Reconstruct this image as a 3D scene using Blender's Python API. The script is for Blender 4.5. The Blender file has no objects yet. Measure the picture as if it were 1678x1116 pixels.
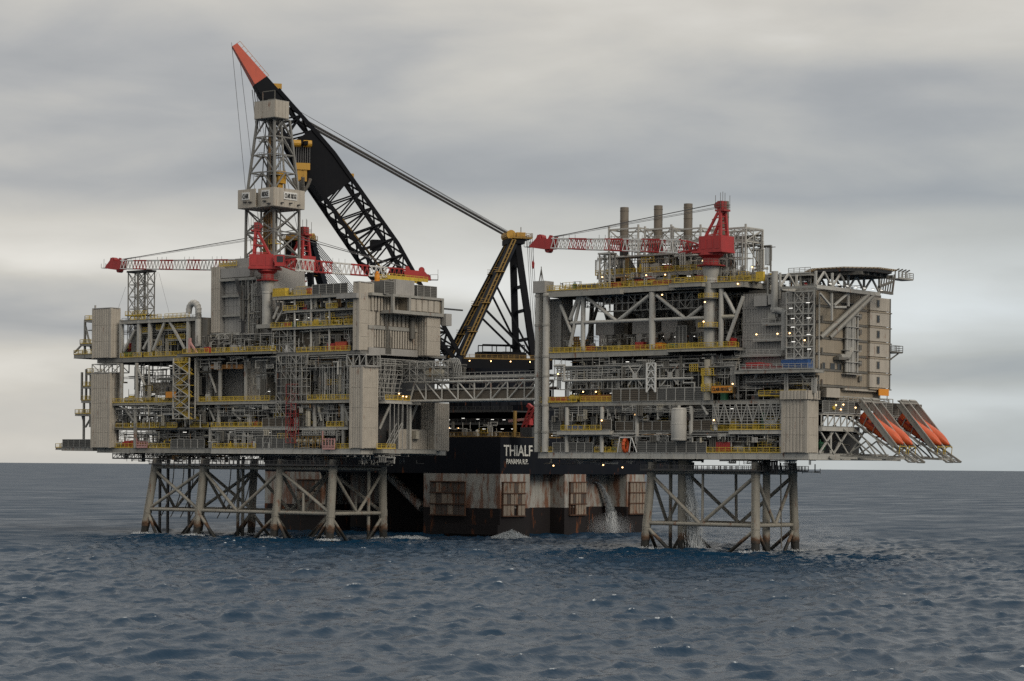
import bpy, math, random
import numpy as np
from mathutils import Vector, Matrix

# =====================================================================
# CAMERA, SKY, SUN, EXPOSURE
# The platforms' own grid is the world frame: x along their long front,
# y towards the back, z up, water at z = 0.  Units are metres.
# =====================================================================
SC = bpy.context.scene
COL = SC.collection
R = math.radians
TH = R(39.0)                         # heading between the view and the platform grid
FPX, CXP, HZP, PW, PH = 3845.0, 839.0, 763.5, 1678.0, 1116.0
ROLL = 0.00834
CAM = Vector((386.7, -420.1, 19.0))
cam_d = bpy.data.cameras.new('camera')
cam = bpy.data.objects.new('camera', cam_d)
COL.objects.link(cam)
cam_d.sensor_width = 36.0
cam_d.lens = FPX / PW * 36.0
cam_d.shift_y = (HZP - PH / 2) / PW
cam_d.clip_start = 1.0
cam_d.clip_end = 90000.0
cam.location = CAM
cam.matrix_world = (Matrix.Translation(CAM) @ Matrix.Rotation(TH, 4, 'Z')
                    @ Matrix.Rotation(math.pi / 2, 4, 'X') @ Matrix.Rotation(math.atan(ROLL), 4, 'Z'))
SC.camera = cam

SUN_AZ, SUN_EL = R(-12.0), R(30.0)   # direction towards the light, in the world frame
world = bpy.data.worlds.new('World')
SC.world = world
world.use_nodes = True
wn = world.node_tree
wn.nodes.clear()
def W(kind, **kw):
    n = wn.nodes.new(kind)
    for k, v in kw.items():
        setattr(n, k, v)
    return n
def wl(a, b):
    wn.links.new(a, b)
w_out = W('ShaderNodeOutputWorld')
w_bg = W('ShaderNodeBackground')
w_bg.inputs['Strength'].default_value = 1.02
wl(w_bg.outputs[0], w_out.inputs[0])
w_sky = W('ShaderNodeTexSky', sky_type='NISHITA', sun_disc=False)
w_sky.sun_elevation = SUN_EL
w_sky.sun_rotation = math.pi / 2 - SUN_AZ
w_sc = W('ShaderNodeMixRGB', blend_type='MULTIPLY')
w_sc.inputs[0].default_value = 1.0
w_sc.inputs[2].default_value = (0.06, 0.06, 0.06, 1)
wl(w_sky.outputs[0], w_sc.inputs[1])
w_tc = W('ShaderNodeTexCoord')
w_map = W('ShaderNodeMapping')
w_map.inputs['Rotation'].default_value = (0, 0, -TH)
wl(w_tc.outputs['Generated'], w_map.inputs[0])
w_sep = W('ShaderNodeSeparateXYZ')
wl(w_map.outputs[0], w_sep.inputs[0])
def wnoise(sx, sz, detail, rough, off):
    m = W('ShaderNodeMapping')
    m.inputs['Scale'].default_value = (sx, sx, sz)
    m.inputs['Location'].default_value = off
    wl(w_map.outputs[0], m.inputs[0])
    n = W('ShaderNodeTexNoise')
    n.inputs['Scale'].default_value = 1.0
    n.inputs['Detail'].default_value = detail
    n.inputs['Roughness'].default_value = rough
    n.inputs['Distortion'].default_value = 0.35
    wl(m.outputs[0], n.inputs['Vector'])
    return n.outputs['Fac']
def wmath(op, a, b=None, c=None, clamp=False):
    n = W('ShaderNodeMath', operation=op, use_clamp=clamp)
    for i, v in enumerate((a, b, c)):
        if v is None:
            continue
        if isinstance(v, (int, float)):
            n.inputs[i].default_value = v
        else:
            wl(v, n.inputs[i])
    return n.outputs[0]
def wramp(src, stops, interp='B_SPLINE'):
    n = W('ShaderNodeValToRGB')
    n.color_ramp.interpolation = interp
    els = n.color_ramp.elements
    while len(els) < len(stops):
        els.new(0.5)
    for e, (p, c) in zip(els, stops):
        e.position = p
        e.color = (*c, 1) if len(c) == 3 else c
    wl(src, n.inputs[0])
    return n.outputs[0]
# cloud banks: long flat layers that thin out towards the horizon
n_big = wnoise(3.4, 13.0, 3.0, 0.5, (6.6, 0.2, 3.9))
n_mid = wnoise(7.0, 24.0, 5.0, 0.52, (0.4, 2.2, 1.1))
n_fin = wnoise(22.0, 60.0, 5.0, 0.55, (5.0, 0.3, 2.0))
cl = wmath('ADD', wmath('MULTIPLY', n_big, 0.62), wmath('ADD', wmath('MULTIPLY', n_mid, 0.28), wmath('MULTIPLY', n_fin, 0.10)))
# height above the horizon, stirred a little so that no layer is straight
el = wmath('ADD', w_sep.outputs['Z'], wmath('MULTIPLY', wmath('SUBTRACT', n_mid, 0.5), 0.030))
el = wmath('ADD', el, wmath('MULTIPLY', wmath('SUBTRACT', n_big, 0.5), 0.075))
layer = wramp(el, [(0.0, (0.64,) * 3), (0.020, (0.63,) * 3), (0.036, (0.70,) * 3), (0.052, (0.45,) * 3), (0.066, (0.54,) * 3), (0.086, (0.71,) * 3),
                   (0.105, (0.58,) * 3), (0.122, (0.40,) * 3), (0.145, (0.44,) * 3), (0.195, (0.53,) * 3), (0.45, (0.67,) * 3), (1.0, (0.88,) * 3)], 'EASE')
bright = wmath('ADD', layer, wmath('MULTIPLY', wmath('SUBTRACT', cl, 0.5), 0.95))
col = wramp(bright, [(0.0, (0.19, 0.21, 0.23)), (0.30, (0.298, 0.314, 0.336)), (0.45, (0.445, 0.447, 0.446)),
                     (0.60, (0.630, 0.604, 0.552)), (0.75, (0.82, 0.79, 0.73)), (1.0, (1.10, 1.09, 1.05))], 'LINEAR')
# thinner, cooler cloud away from the glow that stands beyond the left of the view
glow = wmath('MULTIPLY_ADD', w_sep.outputs['X'], -2.2, 0.50, clamp=True)
low = wramp(w_sep.outputs['Z'], [(0.0, (1,) * 3), (0.10, (0.75,) * 3), (0.20, (0,) * 3)], 'LINEAR')
warm = W('ShaderNodeMixRGB', blend_type='MULTIPLY')
warm.inputs[2].default_value = (0.68, 0.77, 0.86, 1)
wl(wmath('MULTIPLY', low, wmath('SUBTRACT', 1.0, glow), clamp=True), warm.inputs[0])
wl(col, warm.inputs[1])
w_mix = W('ShaderNodeMixRGB', blend_type='MIX')
w_mix.inputs[0].default_value = 0.93
wl(w_sc.outputs[0], w_mix.inputs[1])
wl(warm.outputs[0], w_mix.inputs[2])
wl(w_mix.outputs[0], w_bg.inputs['Color'])

sun_d = bpy.data.lights.new('sun', 'SUN')
sun_d.energy = 1.45
sun_d.angle = R(24.0)
sun_d.color = (1.0, 0.90, 0.76)
sun = bpy.data.objects.new('sun', sun_d)
COL.objects.link(sun)
sun_dir = Vector((math.cos(SUN_AZ) * math.cos(SUN_EL), math.sin(SUN_AZ) * math.cos(SUN_EL), math.sin(SUN_EL)))
sun.rotation_euler = sun_dir.to_track_quat('Z', 'Y').to_euler()
sun.location = (200, -100, 300)

vs = SC.view_settings
vs.view_transform = 'Standard'
vs.look = 'None'
vs.exposure = 0.0
vs.gamma = 1.0
vs.use_curve_mapping = False
SC.cycles.use_denoising = False
SC.cycles.max_bounces = 6
SC.cycles.diffuse_bounces = 3
SC.cycles.glossy_bounces = 3
SC.cycles.volume_bounces = 1
SC.cycles.use_adaptive_sampling = False
SC.cycles.sample_clamp_indirect = 4.0
SC.cycles.caustics_reflective = False
SC.cycles.caustics_refractive = False

# =====================================================================
# SURVEY HELPERS: where a sight line meets a real plane of the platforms
# =====================================================================
_c, _s = math.cos(TH), math.sin(TH)
def sight(px, py):
    dx, dy = px - CXP, py - HZP
    n = math.hypot(1, ROLL)
    a, b = (dx + dy * ROLL) / n, (dy - dx * ROLL) / n
    X, Z = a / FPX, -b / FPX
    return Vector((X * _c - _s, X * _s + _c, Z))
def onY(px, py, y):
    d = sight(px, py)
    return CAM + d * ((y - CAM.y) / d.y)
def onX(px, py, x):
    d = sight(px, py)
    return CAM + d * ((x - CAM.x) / d.x)
def onZ(px, py, z):
    d = sight(px, py)
    return CAM + d * ((z - CAM.z) / d.z)
def atD(px, py, D):
    return CAM + sight(px, py) * D
def X(px, z, y):                      # x on plane y at height z
    py = 600.0
    for _ in range(4):
        p = onY(px, py, y)
        py -= (z - p.z) * FPX / ((p - CAM).dot(Vector((-_s, _c, 0))))
    return onY(px, py, y).x
def Yv(px, z, x):                     # y on plane x at height z
    py = 600.0
    for _ in range(4):
        p = onX(px, py, x)
        py -= (z - p.z) * FPX / ((p - CAM).dot(Vector((-_s, _c, 0))))
    return onX(px, py, x).y
def Zf(px, py, y):
    return onY(px, py, y).z
def Zx(px, py, x):
    return onX(px, py, x).z

# =====================================================================
# MATERIALS
# =====================================================================
MATS = {}
def paint(name, col, rough=0.55, spec=0.5, metal=0.0, dirt=0.35, rust=0.0, streak=True, bump=0.0, dirtcol=None, scale=1.0):
    m = bpy.data.materials.new(name)
    m.use_nodes = True
    nt = m.node_tree
    N = nt.nodes
    L = nt.links
    b = N['Principled BSDF']
    b.inputs['Roughness'].default_value = rough
    b.inputs['Metallic'].default_value = metal
    b.inputs['Specular IOR Level'].default_value = spec
    geo = N.new('ShaderNodeNewGeometry')
    def noise(sc, det, ro):
        mp = N.new('ShaderNodeMapping')
        mp.inputs['Scale'].default_value = sc
        L.new(geo.outputs['Position'], mp.inputs[0])
        n = N.new('ShaderNodeTexNoise')
        n.inputs['Scale'].default_value = 1.0
        n.inputs['Detail'].default_value = det
        n.inputs['Roughness'].default_value = ro
        L.new(mp.outputs[0], n.inputs['Vector'])
        return n.outputs['Fac']
    def ramp(src, a, c, lo=0.0, hi=1.0):
        r = N.new('ShaderNodeMapRange')
        r.inputs['From Min'].default_value = a
        r.inputs['From Max'].default_value = c
        r.inputs['To Min'].default_value = lo
        r.inputs['To Max'].default_value = hi
        L.new(src, r.inputs['Value'])
        return r.outputs[0]
    def mix(f, c1, c2):
        x = N.new('ShaderNodeMixRGB')
        for i, v in ((0, f), (1, c1), (2, c2)):
            if isinstance(v, (int, float)):
                x.inputs[i].default_value = v
            elif isinstance(v, tuple):
                x.inputs[i].default_value = (*v[:3], 1)
            else:
                L.new(v, x.inputs[i])
        return x.outputs[0]
    k = scale
    dc = dirtcol or tuple(c * 0.5 + 0.012 for c in col)
    c = mix(ramp(noise((0.35 * k,) * 3, 4, 0.6), 0.35, 0.75, 0.0, dirt), tuple(col), dc)
    if streak:
        c = mix(ramp(noise((1.6 * k, 1.6 * k, 0.10 * k), 3, 0.6), 0.50, 0.78, 0.0, dirt * 1.1), c, tuple(x * 0.42 + 0.01 for x in col))
    if rust > 0:
        c = mix(ramp(noise((1.1 * k, 1.1 * k, 0.28 * k), 6, 0.65), 0.62 - rust * 0.25, 0.70 - rust * 0.18, 0.0, 0.85), c, (0.16, 0.055, 0.02))
    L.new(c, b.inputs['Base Color'])
    if bump:
        bn = N.new('ShaderNodeBump')
        bn.inputs['Strength'].default_value = bump
        bn.inputs['Distance'].default_value = 0.05
        L.new(noise((6 * k,) * 3, 3, 0.5), bn.inputs['Height'])
        L.new(bn.outputs[0], b.inputs['Normal'])
    MATS[name] = m
    return m
def emit(name, col, strength):
    m = bpy.data.materials.new(name)
    m.use_nodes = True
    b = m.node_tree.nodes['Principled BSDF']
    b.inputs['Base Color'].default_value = (*col, 1)
    b.inputs['Emission Color'].default_value = (*col, 1)
    b.inputs['Emission Strength'].default_value = strength
    MATS[name] = m
paint('grey', (0.32, 0.312, 0.285), dirt=0.45, rust=0.05)
paint('pale', (0.43, 0.422, 0.392), dirt=0.35, rust=0.03)
paint('galv', (0.40, 0.396, 0.375), 0.45, 0.15, dirt=0.5)
paint('mid', (0.135, 0.128, 0.112), dirt=0.5, rust=0.06)
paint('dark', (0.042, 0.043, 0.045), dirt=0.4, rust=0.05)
paint('floor', (0.060, 0.056, 0.048), 0.8, dirt=0.5, streak=False)
paint('soffit', (0.085, 0.080, 0.070), 0.8, dirt=0.6, rust=0.08, streak=False)
paint('clad', (0.43, 0.392, 0.335), 0.6, dirt=0.36, rust=0.02)
paint('cladgrey', (0.335, 0.325, 0.308), 0.6, dirt=0.35)
paint('cladbrown', (0.315, 0.270, 0.208), 0.65, dirt=0.35)
paint('windwall', (0.130, 0.128, 0.120), 0.7, dirt=0.5)
paint('windbrown', (0.125, 0.104, 0.080), 0.75, dirt=0.5)
paint('yellow', (0.60, 0.42, 0.045), 0.55, dirt=0.5)
paint('redpaint', (0.40, 0.032, 0.032), 0.55, dirt=0.42)
paint('reddark', (0.30, 0.03, 0.03), 0.55, dirt=0.35)
paint('orange', (0.60, 0.095, 0.022), 0.45, dirt=0.38)
paint('signorange', (0.72, 0.27, 0.02), 0.5, dirt=0.15, streak=False)
paint('orangebeam', (0.45, 0.20, 0.05), 0.6, dirt=0.35)
paint('bluebox', (0.025, 0.085, 0.25), 0.5, dirt=0.3)
paint('navy', (0.02, 0.03, 0.06), 0.5, dirt=0.3)
paint('greenbox', (0.03, 0.14, 0.07), 0.5, dirt=0.35)
paint('white', (0.70, 0.70, 0.68), 0.5, dirt=0.25)
paint('beige', (0.40, 0.37, 0.30), 0.55, dirt=0.3)
paint('pink', (0.50, 0.27, 0.25), 0.6, dirt=0.3)
paint('copper', (0.26, 0.15, 0.06), 0.5, 0.3, dirt=0.4)
paint('stack', (0.185, 0.160, 0.130), 0.5, 0.3, dirt=0.55)
paint('silver', (0.48, 0.47, 0.44), 0.4, 0.25, dirt=0.4)
paint('hull', (0.006, 0.008, 0.013), 0.75, spec=0.12, dirt=0.35, rust=0.05, dirtcol=(0.018, 0.019, 0.024), scale=0.35)
paint('hullwhite', (0.36, 0.355, 0.33), 0.65, dirt=0.75, rust=0.62, scale=0.45)
paint('hulllow', (0.016, 0.013, 0.014), 0.7, spec=0.2, dirt=0.6, rust=0.12, scale=0.4)
paint('fender', (0.27, 0.225, 0.18), 0.85, dirt=0.75, rust=0.40, scale=0.9)
paint('fenderdark', (0.085, 0.070, 0.060), 0.85, dirt=0.6, rust=0.35, scale=0.9)
paint('rust', (0.085, 0.040, 0.022), 0.9, dirt=0.6, scale=1.4)
paint('crane_black', (0.006, 0.007, 0.010), 0.7, spec=0.12, dirt=0.3, dirtcol=(0.014, 0.014, 0.016))
paint('crane_blue', (0.016, 0.020, 0.029), 0.7, spec=0.15, dirt=0.3, dirtcol=(0.022, 0.022, 0.024))
paint('crane_red', (0.50, 0.075, 0.035), 0.5, dirt=0.3)
paint('crane_yellow', (0.50, 0.27, 0.022), 0.5, dirt=0.4)
paint('ochre', (0.25, 0.15, 0.03), 0.6, dirt=0.5)
paint('wire', (0.10, 0.10, 0.105), 0.5, 0.5, dirt=0.2)
paint('glass', (0.02, 0.025, 0.03), 0.08, dirt=0.1, streak=False)
paint('letter', (0.62, 0.62, 0.58), 0.6, dirt=0.25)
paint('letterdark', (0.02, 0.02, 0.02), 0.6, dirt=0.1)
paint('steelgrey', (0.20, 0.197, 0.185), 0.55, dirt=0.45)
emit('lamp_warm', (1.0, 0.60, 0.26), 5.0)
emit('tube_white', (1.0, 0.97, 0.90), 1.5)
emit('lamp_red', (1.0, 0.05, 0.02), 3.0)

# jacket steel: grey paint with a dark weed and rust zone just above the water
def jacket_steel():
    m = paint('jacket', (0.285, 0.268, 0.228), 0.65, dirt=0.55, rust=0.14)
    nt = m.node_tree
    N, L = nt.nodes, nt.links
    b = N['Principled BSDF']
    src = b.inputs['Base Color'].links[0].from_socket
    geo = N.new('ShaderNodeNewGeometry')
    sep = N.new('ShaderNodeSeparateXYZ')
    L.new(geo.outputs['Position'], sep.inputs[0])
    nz = N.new('ShaderNodeTexNoise')
    nz.inputs['Scale'].default_value = 0.9
    nz.inputs['Detail'].default_value = 5
    L.new(geo.outputs['Position'], nz.inputs['Vector'])
    ad = N.new('ShaderNodeMath')
    ad.operation = 'MULTIPLY_ADD'
    ad.inputs[1].default_value = -3.2
    L.new(nz.outputs[0], ad.inputs[0])
    L.new(sep.outputs['Z'], ad.inputs[2])
    def band(a, c):
        r = N.new('ShaderNodeMapRange')
        r.inputs['From Min'].default_value = a
        r.inputs['From Max'].default_value = c
        r.inputs['To Min'].default_value = 1.0
        r.inputs['To Max'].default_value = 0.0
        L.new(ad.outputs[0], r.inputs['Value'])
        return r.outputs[0]
    x1 = N.new('ShaderNodeMixRGB')
    x1.inputs[2].default_value = (0.12, 0.06, 0.028, 1)
    L.new(band(1.6, 2.6), x1.inputs[0])
    L.new(src, x1.inputs[1])
    x2 = N.new('ShaderNodeMixRGB')
    x2.inputs[2].default_value = (0.014, 0.014, 0.012, 1)
    L.new(band(0.5, 1.9), x2.inputs[0])
    L.new(x1.outputs[0], x2.inputs[1])
    L.new(x2.outputs[0], b.inputs['Base Color'])
jacket_steel()

# =====================================================================
# MESH BUILDING
# =====================================================================
OFF = {}
class MB:
    def __init__(self):
        self.v, self.f = [], []
    def quadbox(self, p):             # eight corners: bottom ring then top ring
        n = len(self.v)
        self.v.extend(p)
        self.f.extend([(n, n + 3, n + 2, n + 1), (n + 4, n + 5, n + 6, n + 7), (n, n + 1, n + 5, n + 4),
                       (n + 1, n + 2, n + 6, n + 5), (n + 2, n + 3, n + 7, n + 6), (n + 3, n, n + 4, n + 7)])
        return self
    def box(self, x0, x1, y0, y1, z0, z1):
        return self.quadbox([(x0, y0, z0), (x1, y0, z0), (x1, y1, z0), (x0, y1, z0),
                             (x0, y0, z1), (x1, y0, z1), (x1, y1, z1), (x0, y1, z1)])
    def beam(self, p, q, w, h=None, up=(0, 0, 1)):
        h = h or w
        p, q = Vector(p), Vector(q)
        d = q - p
        if d.length < 1e-4:
            return self
        d.normalize()
        u = Vector(up)
        if abs(d.dot(u)) > 0.98:
            u = Vector((0, 1, 0))
        s = d.cross(u).normalized()
        t = s.cross(d)
        a, b = s * (w / 2), t * (h / 2)
        n = len(self.v)
        for e in (p, q):
            self.v.extend([tuple(e - a - b), tuple(e + a - b), tuple(e + a + b), tuple(e - a + b)])
        self.f.extend([(n, n + 3, n + 2, n + 1), (n + 4, n + 5, n + 6, n + 7), (n, n + 1, n + 5, n + 4),
                       (n + 1, n + 2, n + 6, n + 5), (n + 2, n + 3, n + 7, n + 6), (n + 3, n, n + 4, n + 7)])
        return self
    def tube(self, p, q, r, n=8, r2=None):
        p, q = Vector(p), Vector(q)
        d = q - p
        if d.length < 1e-4:
            return self
        d.normalize()
        u = Vector((0, 0, 1)) if abs(d.z) < 0.95 else Vector((1, 0, 0))
        s = d.cross(u).normalized()
        t = s.cross(d)
        r2 = r if r2 is None else r2
        b = len(self.v)
        for e, rr in ((p, r), (q, r2)):
            for i in range(n):
                a = 2 * math.pi * i / n
                self.v.append(tuple(e + s * (math.cos(a) * rr) + t * (math.sin(a) * rr)))
        for i in range(n):
            j = (i + 1) % n
            self.f.append((b + i, b + j, b + n + j, b + n + i))
        self.f.append(tuple(b + i for i in reversed(range(n))))
        self.f.append(tuple(b + n + i for i in range(n)))
        return self
    def pipe(self, pts, r, n=6):
        for a, b in zip(pts, pts[1:]):
            a, b = Vector(a), Vector(b)
            d = (b - a)
            if d.length < 1e-4:
                continue
            d = d.normalized() * (r * 0.8)
            self.tube(a - d, b + d, r, n)
        return self
    def lathe(self, prof, cx, cy, n=16):   # prof: (radius, z)
        b = len(self.v)
        for r, z in prof:
            for i in range(n):
                a = 2 * math.pi * i / n
                self.v.append((cx + math.cos(a) * r, cy + math.sin(a) * r, z))
        for k in range(len(prof) - 1):
            for i in range(n):
                j = (i + 1) % n
                self.f.append((b + k * n + i, b + k * n + j, b + (k + 1) * n + j, b + (k + 1) * n + i))
        self.f.append(tuple(b + i for i in reversed(range(n))))
        self.f.append(tuple(b + (len(prof) - 1) * n + i for i in range(n)))
        return self
    def prism(self, poly, z0, z1):     # poly of (x, y), anticlockwise
        b, n = len(self.v), len(poly)
        self.v.extend([(x, y, z0) for x, y in poly] + [(x, y, z1) for x, y in poly])
        self.f.append(tuple(b + i for i in reversed(range(n))))
        self.f.append(tuple(b + n + i for i in range(n)))
        for i in range(n):
            j = (i + 1) % n
            self.f.append((b + i, b + j, b + n + j, b + n + i))
        return self
    def vessel(self, p, q, r, n=12):   # pressure vessel with dished ends
        p, q = Vector(p), Vector(q)
        d = (q - p).normalized()
        self.tube(p + d * r * 0.45, q - d * r * 0.45, r, n)
        for e, s in ((p, 1), (q, -1)):
            self.tube(e + d * s * r * 0.45, e + d * s * r * 0.14, r, n, r * 0.78)
            self.tube(e + d * s * r * 0.14, e, r * 0.78, n, r * 0.3)
        return self
    def mesh(self, name, mat, off=(0, 0, 0), smooth=False):
        me = bpy.data.meshes.new(name)
        ox, oy, oz = off
        v = [(a - ox, b - oy, c - oz) for a, b, c in self.v] if (ox or oy or oz) else self.v
        me.from_pydata(v, [], self.f)
        if mat:
            me.materials.append(MATS[mat])
        if smooth:
            me.shade_smooth() if hasattr(me, 'shade_smooth') else None
            me.set_sharp_from_angle(angle=R(35))
        me.update()
        return me
    def build(self, name, mat, parent=None, smooth=False, stuff=False):
        off = OFF.get(parent.name, (0, 0, 0)) if parent else (0, 0, 0)
        o = bpy.data.objects.new(name, self.mesh(name, mat, off, smooth))
        COL.objects.link(o)
        if parent:
            o.parent = parent
            OFF[o.name] = off
        if stuff:
            o['kind'] = 'stuff'
        return o
def tag(o, label, cat, group=None):
    o['label'] = label
    o['category'] = cat
    if group:
        o['group'] = group
    return o
def thing(name, label, cat, loc=(0, 0, 0), rz=0.0, group=None, local=False):
    o = bpy.data.objects.new(name, None)
    COL.objects.link(o)
    o.empty_display_size = 0.5
    o.location = loc
    o.rotation_euler = (0, 0, rz)
    OFF[o.name] = (0, 0, 0) if local else tuple(loc)
    return tag(o, label, cat, group)
def single(mb, name, mat, label, cat, group=None, smooth=False):
    return tag(mb.build(name, mat, None, smooth), label, cat, group)
def inst(mesh, name, parent, loc, rz=0.0):
    off = OFF.get(parent.name, (0, 0, 0))
    o = bpy.data.objects.new(name, mesh)
    COL.objects.link(o)
    o.parent = parent
    o.location = (loc[0] - off[0], loc[1] - off[1], loc[2] - off[2])
    o.rotation_euler = (0, 0, rz)
    return o
def one_beam(parent, name, p, q, w, mat, h=None):
    return MB().beam(p, q, w, h).build(name, mat, parent)
def one_tube(parent, name, p, q, r, mat, n=12, r2=None):
    return MB().tube(p, q, r, n, r2).build(name, mat, parent, smooth=True)

_CORR = {}
def corr(w, h, pitch, depth, mat):     # a corrugated wall sheet, standing on the origin, facing -y
    key = (round(w, 2), round(h, 2), pitch, depth, mat)
    if key not in _CORR:
        n = max(2, int(round(w / pitch)))
        p = w / n
        prof = []
        for i in range(n):
            x = i * p
            prof += [(x, 0), (x + p * 0.18, -depth), (x + p * 0.68, -depth), (x + p * 0.86, 0)]
        prof.append((w, 0))
        mb = MB()
        m = len(prof)
        mb.v = [(x, y, 0) for x, y in prof] + [(x, y, h) for x, y in prof]
        mb.v += [(0, 0.08, 0), (w, 0.08, 0), (0, 0.08, h), (w, 0.08, h)]
        for i in range(m - 1):
            mb.f.append((i, i + 1, m + i + 1, m + i))
        a = 2 * m
        mb.f.append(tuple(range(m, 2 * m)) + (a + 3, a + 2))
        mb.f.append((a, a + 1) + tuple(reversed(range(m))))
        _CORR[key] = mb.mesh('cladding_panel', mat)
    return _CORR[key]
def clad_faces(parent, x0, x1, y0, y1, z0, z1, rows, mat, pitch=0.85, depth=0.13, faces='FR', gap=0.05):
    h = (z1 - z0) / rows
    for k in range(rows):
        z = z0 + k * h + gap / 2
        if 'F' in faces:
            inst(corr(x1 - x0, h - gap, pitch, depth, mat), 'cladding_panel', parent, (x0, y0 - 0.09, z))
        if 'R' in faces:
            inst(corr(y1 - y0, h - gap, pitch, depth, mat), 'cladding_panel', parent, (x1 + 0.09, y0, z), math.pi / 2)
        if 'L' in faces:
            inst(corr(y1 - y0, h - gap, pitch, depth, mat), 'cladding_panel', parent, (x0 - 0.09, y1, z), -math.pi / 2)
        if 'B' in faces:
            inst(corr(x1 - x0, h - gap, pitch, depth, mat), 'cladding_panel', parent, (x1, y1 + 0.09, z), math.pi)
def clad_tower(name, label, cat, x0, x1, y0, y1, z0, z1, rows, mat='clad', cap=True, pitch=0.85, group=None):
    t = thing(name, label, cat, ((x0 + x1) / 2, (y0 + y1) / 2, z0), group=group)
    MB().box(x0, x1, y0, y1, z0, z1).build('core', mat, t)
    clad_faces(t, x0, x1, y0, y1, z0 + 0.1, z1 - 0.1, rows, mat, pitch, faces='FRLB')
    if cap:
        MB().box(x0 - 0.25, x1 + 0.25, y0 - 0.25, y1 + 0.25, z1 + 0.003, z1 + 0.22).build('cap', 'cladgrey', t)
    c = MB()
    for (x, y) in ((x0, y0), (x1, y0), (x1, y1), (x0, y1)):
        c.box(x - 0.28, x + 0.28, y - 0.28, y + 0.28, z0 - 0.02, z1 - 0.01)
    c.build('corner_trim', mat, t)
    return t

_RAIL = {}
def railing(parent, p, q, mat='yellow', h=1.2, name='railing', solid=0.0):
    """handrail run: posts, three rails and a kick plate"""
    p, q = Vector(p), Vector(q)
    L = (q - p).length
    if L < 0.3:
        return None
    d = (q - p) / L
    mb = MB()
    n = max(1, int(round(L / 1.6)))
    for i in range(n + 1):
        a = p + d * (L * i / n)
        mb.beam(a, a + Vector((0, 0, h)), 0.11)
    for z, w in ((h, 0.115), (h * 0.66, 0.085), (h * 0.36, 0.085)):
        mb.beam(p + Vector((0, 0, z)), q + Vector((0, 0, z)), w)
    mb.beam(p + Vector((0, 0, 0.10)), q + Vector((0, 0, 0.10)), 0.05, 0.26)
    if solid:
        mb.beam(p + Vector((0, 0, h * 0.42)), q + Vector((0, 0, h * 0.42)), 0.03, h * 0.5)
    return mb.build(name, mat, parent)
_WW = {}
def windwall(parent, x0, x1, y, z, h, mat='windwall', n=None, side=False):
    """louvred wind wall: each panel a framed set of blades"""
    L = x1 - x0
    n = n or max(1, int(round(L / 2.6)))
    w = L / n
    key = (round(w, 2), round(h, 2), mat)
    if key not in _WW:
        mb = MB()
        mb.box(0.06, w - 0.06, 0.06, 0.11, 0.05, h - 0.05)
        k = max(3, int(h / 0.42))
        for i in range(k):
            zz = 0.1 + (h - 0.2) * (i + 0.5) / k
            mb.beam((0.08, 0.02, zz), (w - 0.08, 0.02, zz), 0.16, 0.10)
        fr = MB()
        for xx in (0.035, w - 0.035):
            fr.box(xx - 0.055, xx + 0.055, -0.09, 0.05, 0, h)
        for zz in (0.05, h - 0.05):
            fr.box(0.09, w - 0.09, -0.06, 0.055, zz - 0.05, zz + 0.05)
        _WW[key] = (mb.mesh('windwall_panel', mat), fr.mesh('panel_frame', 'galv'))
    for i in range(n):
        if side:
            loc, rz = (y, x0 + i * w, z), math.pi / 2
        else:
            loc, rz = (x0 + i * w, y, z), 0
        o = inst(_WW[key][0], 'windwall_panel', parent, loc, rz)
        f = bpy.data.objects.new('panel_frame', _WW[key][1])
        COL.objects.link(f)
        f.parent = o
def slab(parent, x0, x1, y0, y1, z, th=1.0, name='deck', edge='grey', top='floor', plan=None):
    """deck with a plate on top and a steel edge girder with flanges"""
    d = MB().box(x0 + 0.1, x1 - 0.1, y0 + 0.1, y1 - 0.1, z - 0.12, z).build(name, top, parent)
    g = MB()
    for (a, b, c, e) in ((x0, x1, y0, y0 + 0.14), (x0, x1, y1 - 0.14, y1)):
        g.box(a, b, c, e, z - th, z - 0.02)
        g.box(a, b, c - 0.14, e + 0.14, z - th - 0.06, z - th - 0.001)
        g.box(a, b, c - 0.14, e + 0.14, z - 0.018, z + 0.035)
    for (a, b, c, e) in ((x0, x0 + 0.14, y0 + 0.3, y1 - 0.3), (x1 - 0.14, x1, y0 + 0.3, y1 - 0.3)):
        g.box(a, b, c, e, z - th, z - 0.02)
        g.box(a - 0.14, b + 0.14, c, e, z - th - 0.058, z - th - 0.001)
        g.box(a - 0.14, b + 0.14, c, e, z - 0.018, z + 0.034)
    n = max(1, int((x1 - x0) / 3.2))
    for i in range(1, n):
        xx = x0 + (x1 - x0) * i / n
        g.box(xx - 0.05, xx + 0.05, y0 - 0.12, y0 - 0.002, z - th, z - 0.02)
    g.build('edge_girder', edge, d)
    s = MB()
    for i in range(n + 1):
        xx = x0 + 0.4 + (x1 - x0 - 0.8) * i / max(1, n)
        s.box(xx - 0.12, xx + 0.12, y0 + 0.16, y1 - 0.16, z - th * 0.9, z - 0.125)
    m = max(1, int((y1 - y0) / 5))
    for i in range(1, m):
        yy = y0 + (y1 - y0) * i / m
        s.box(x0 + 0.16, x1 - 0.16, yy - 0.1, yy + 0.1, z - th * 0.98, z - 0.13)
    s.build('floor_beam', 'soffit', d)
    return d

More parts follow.
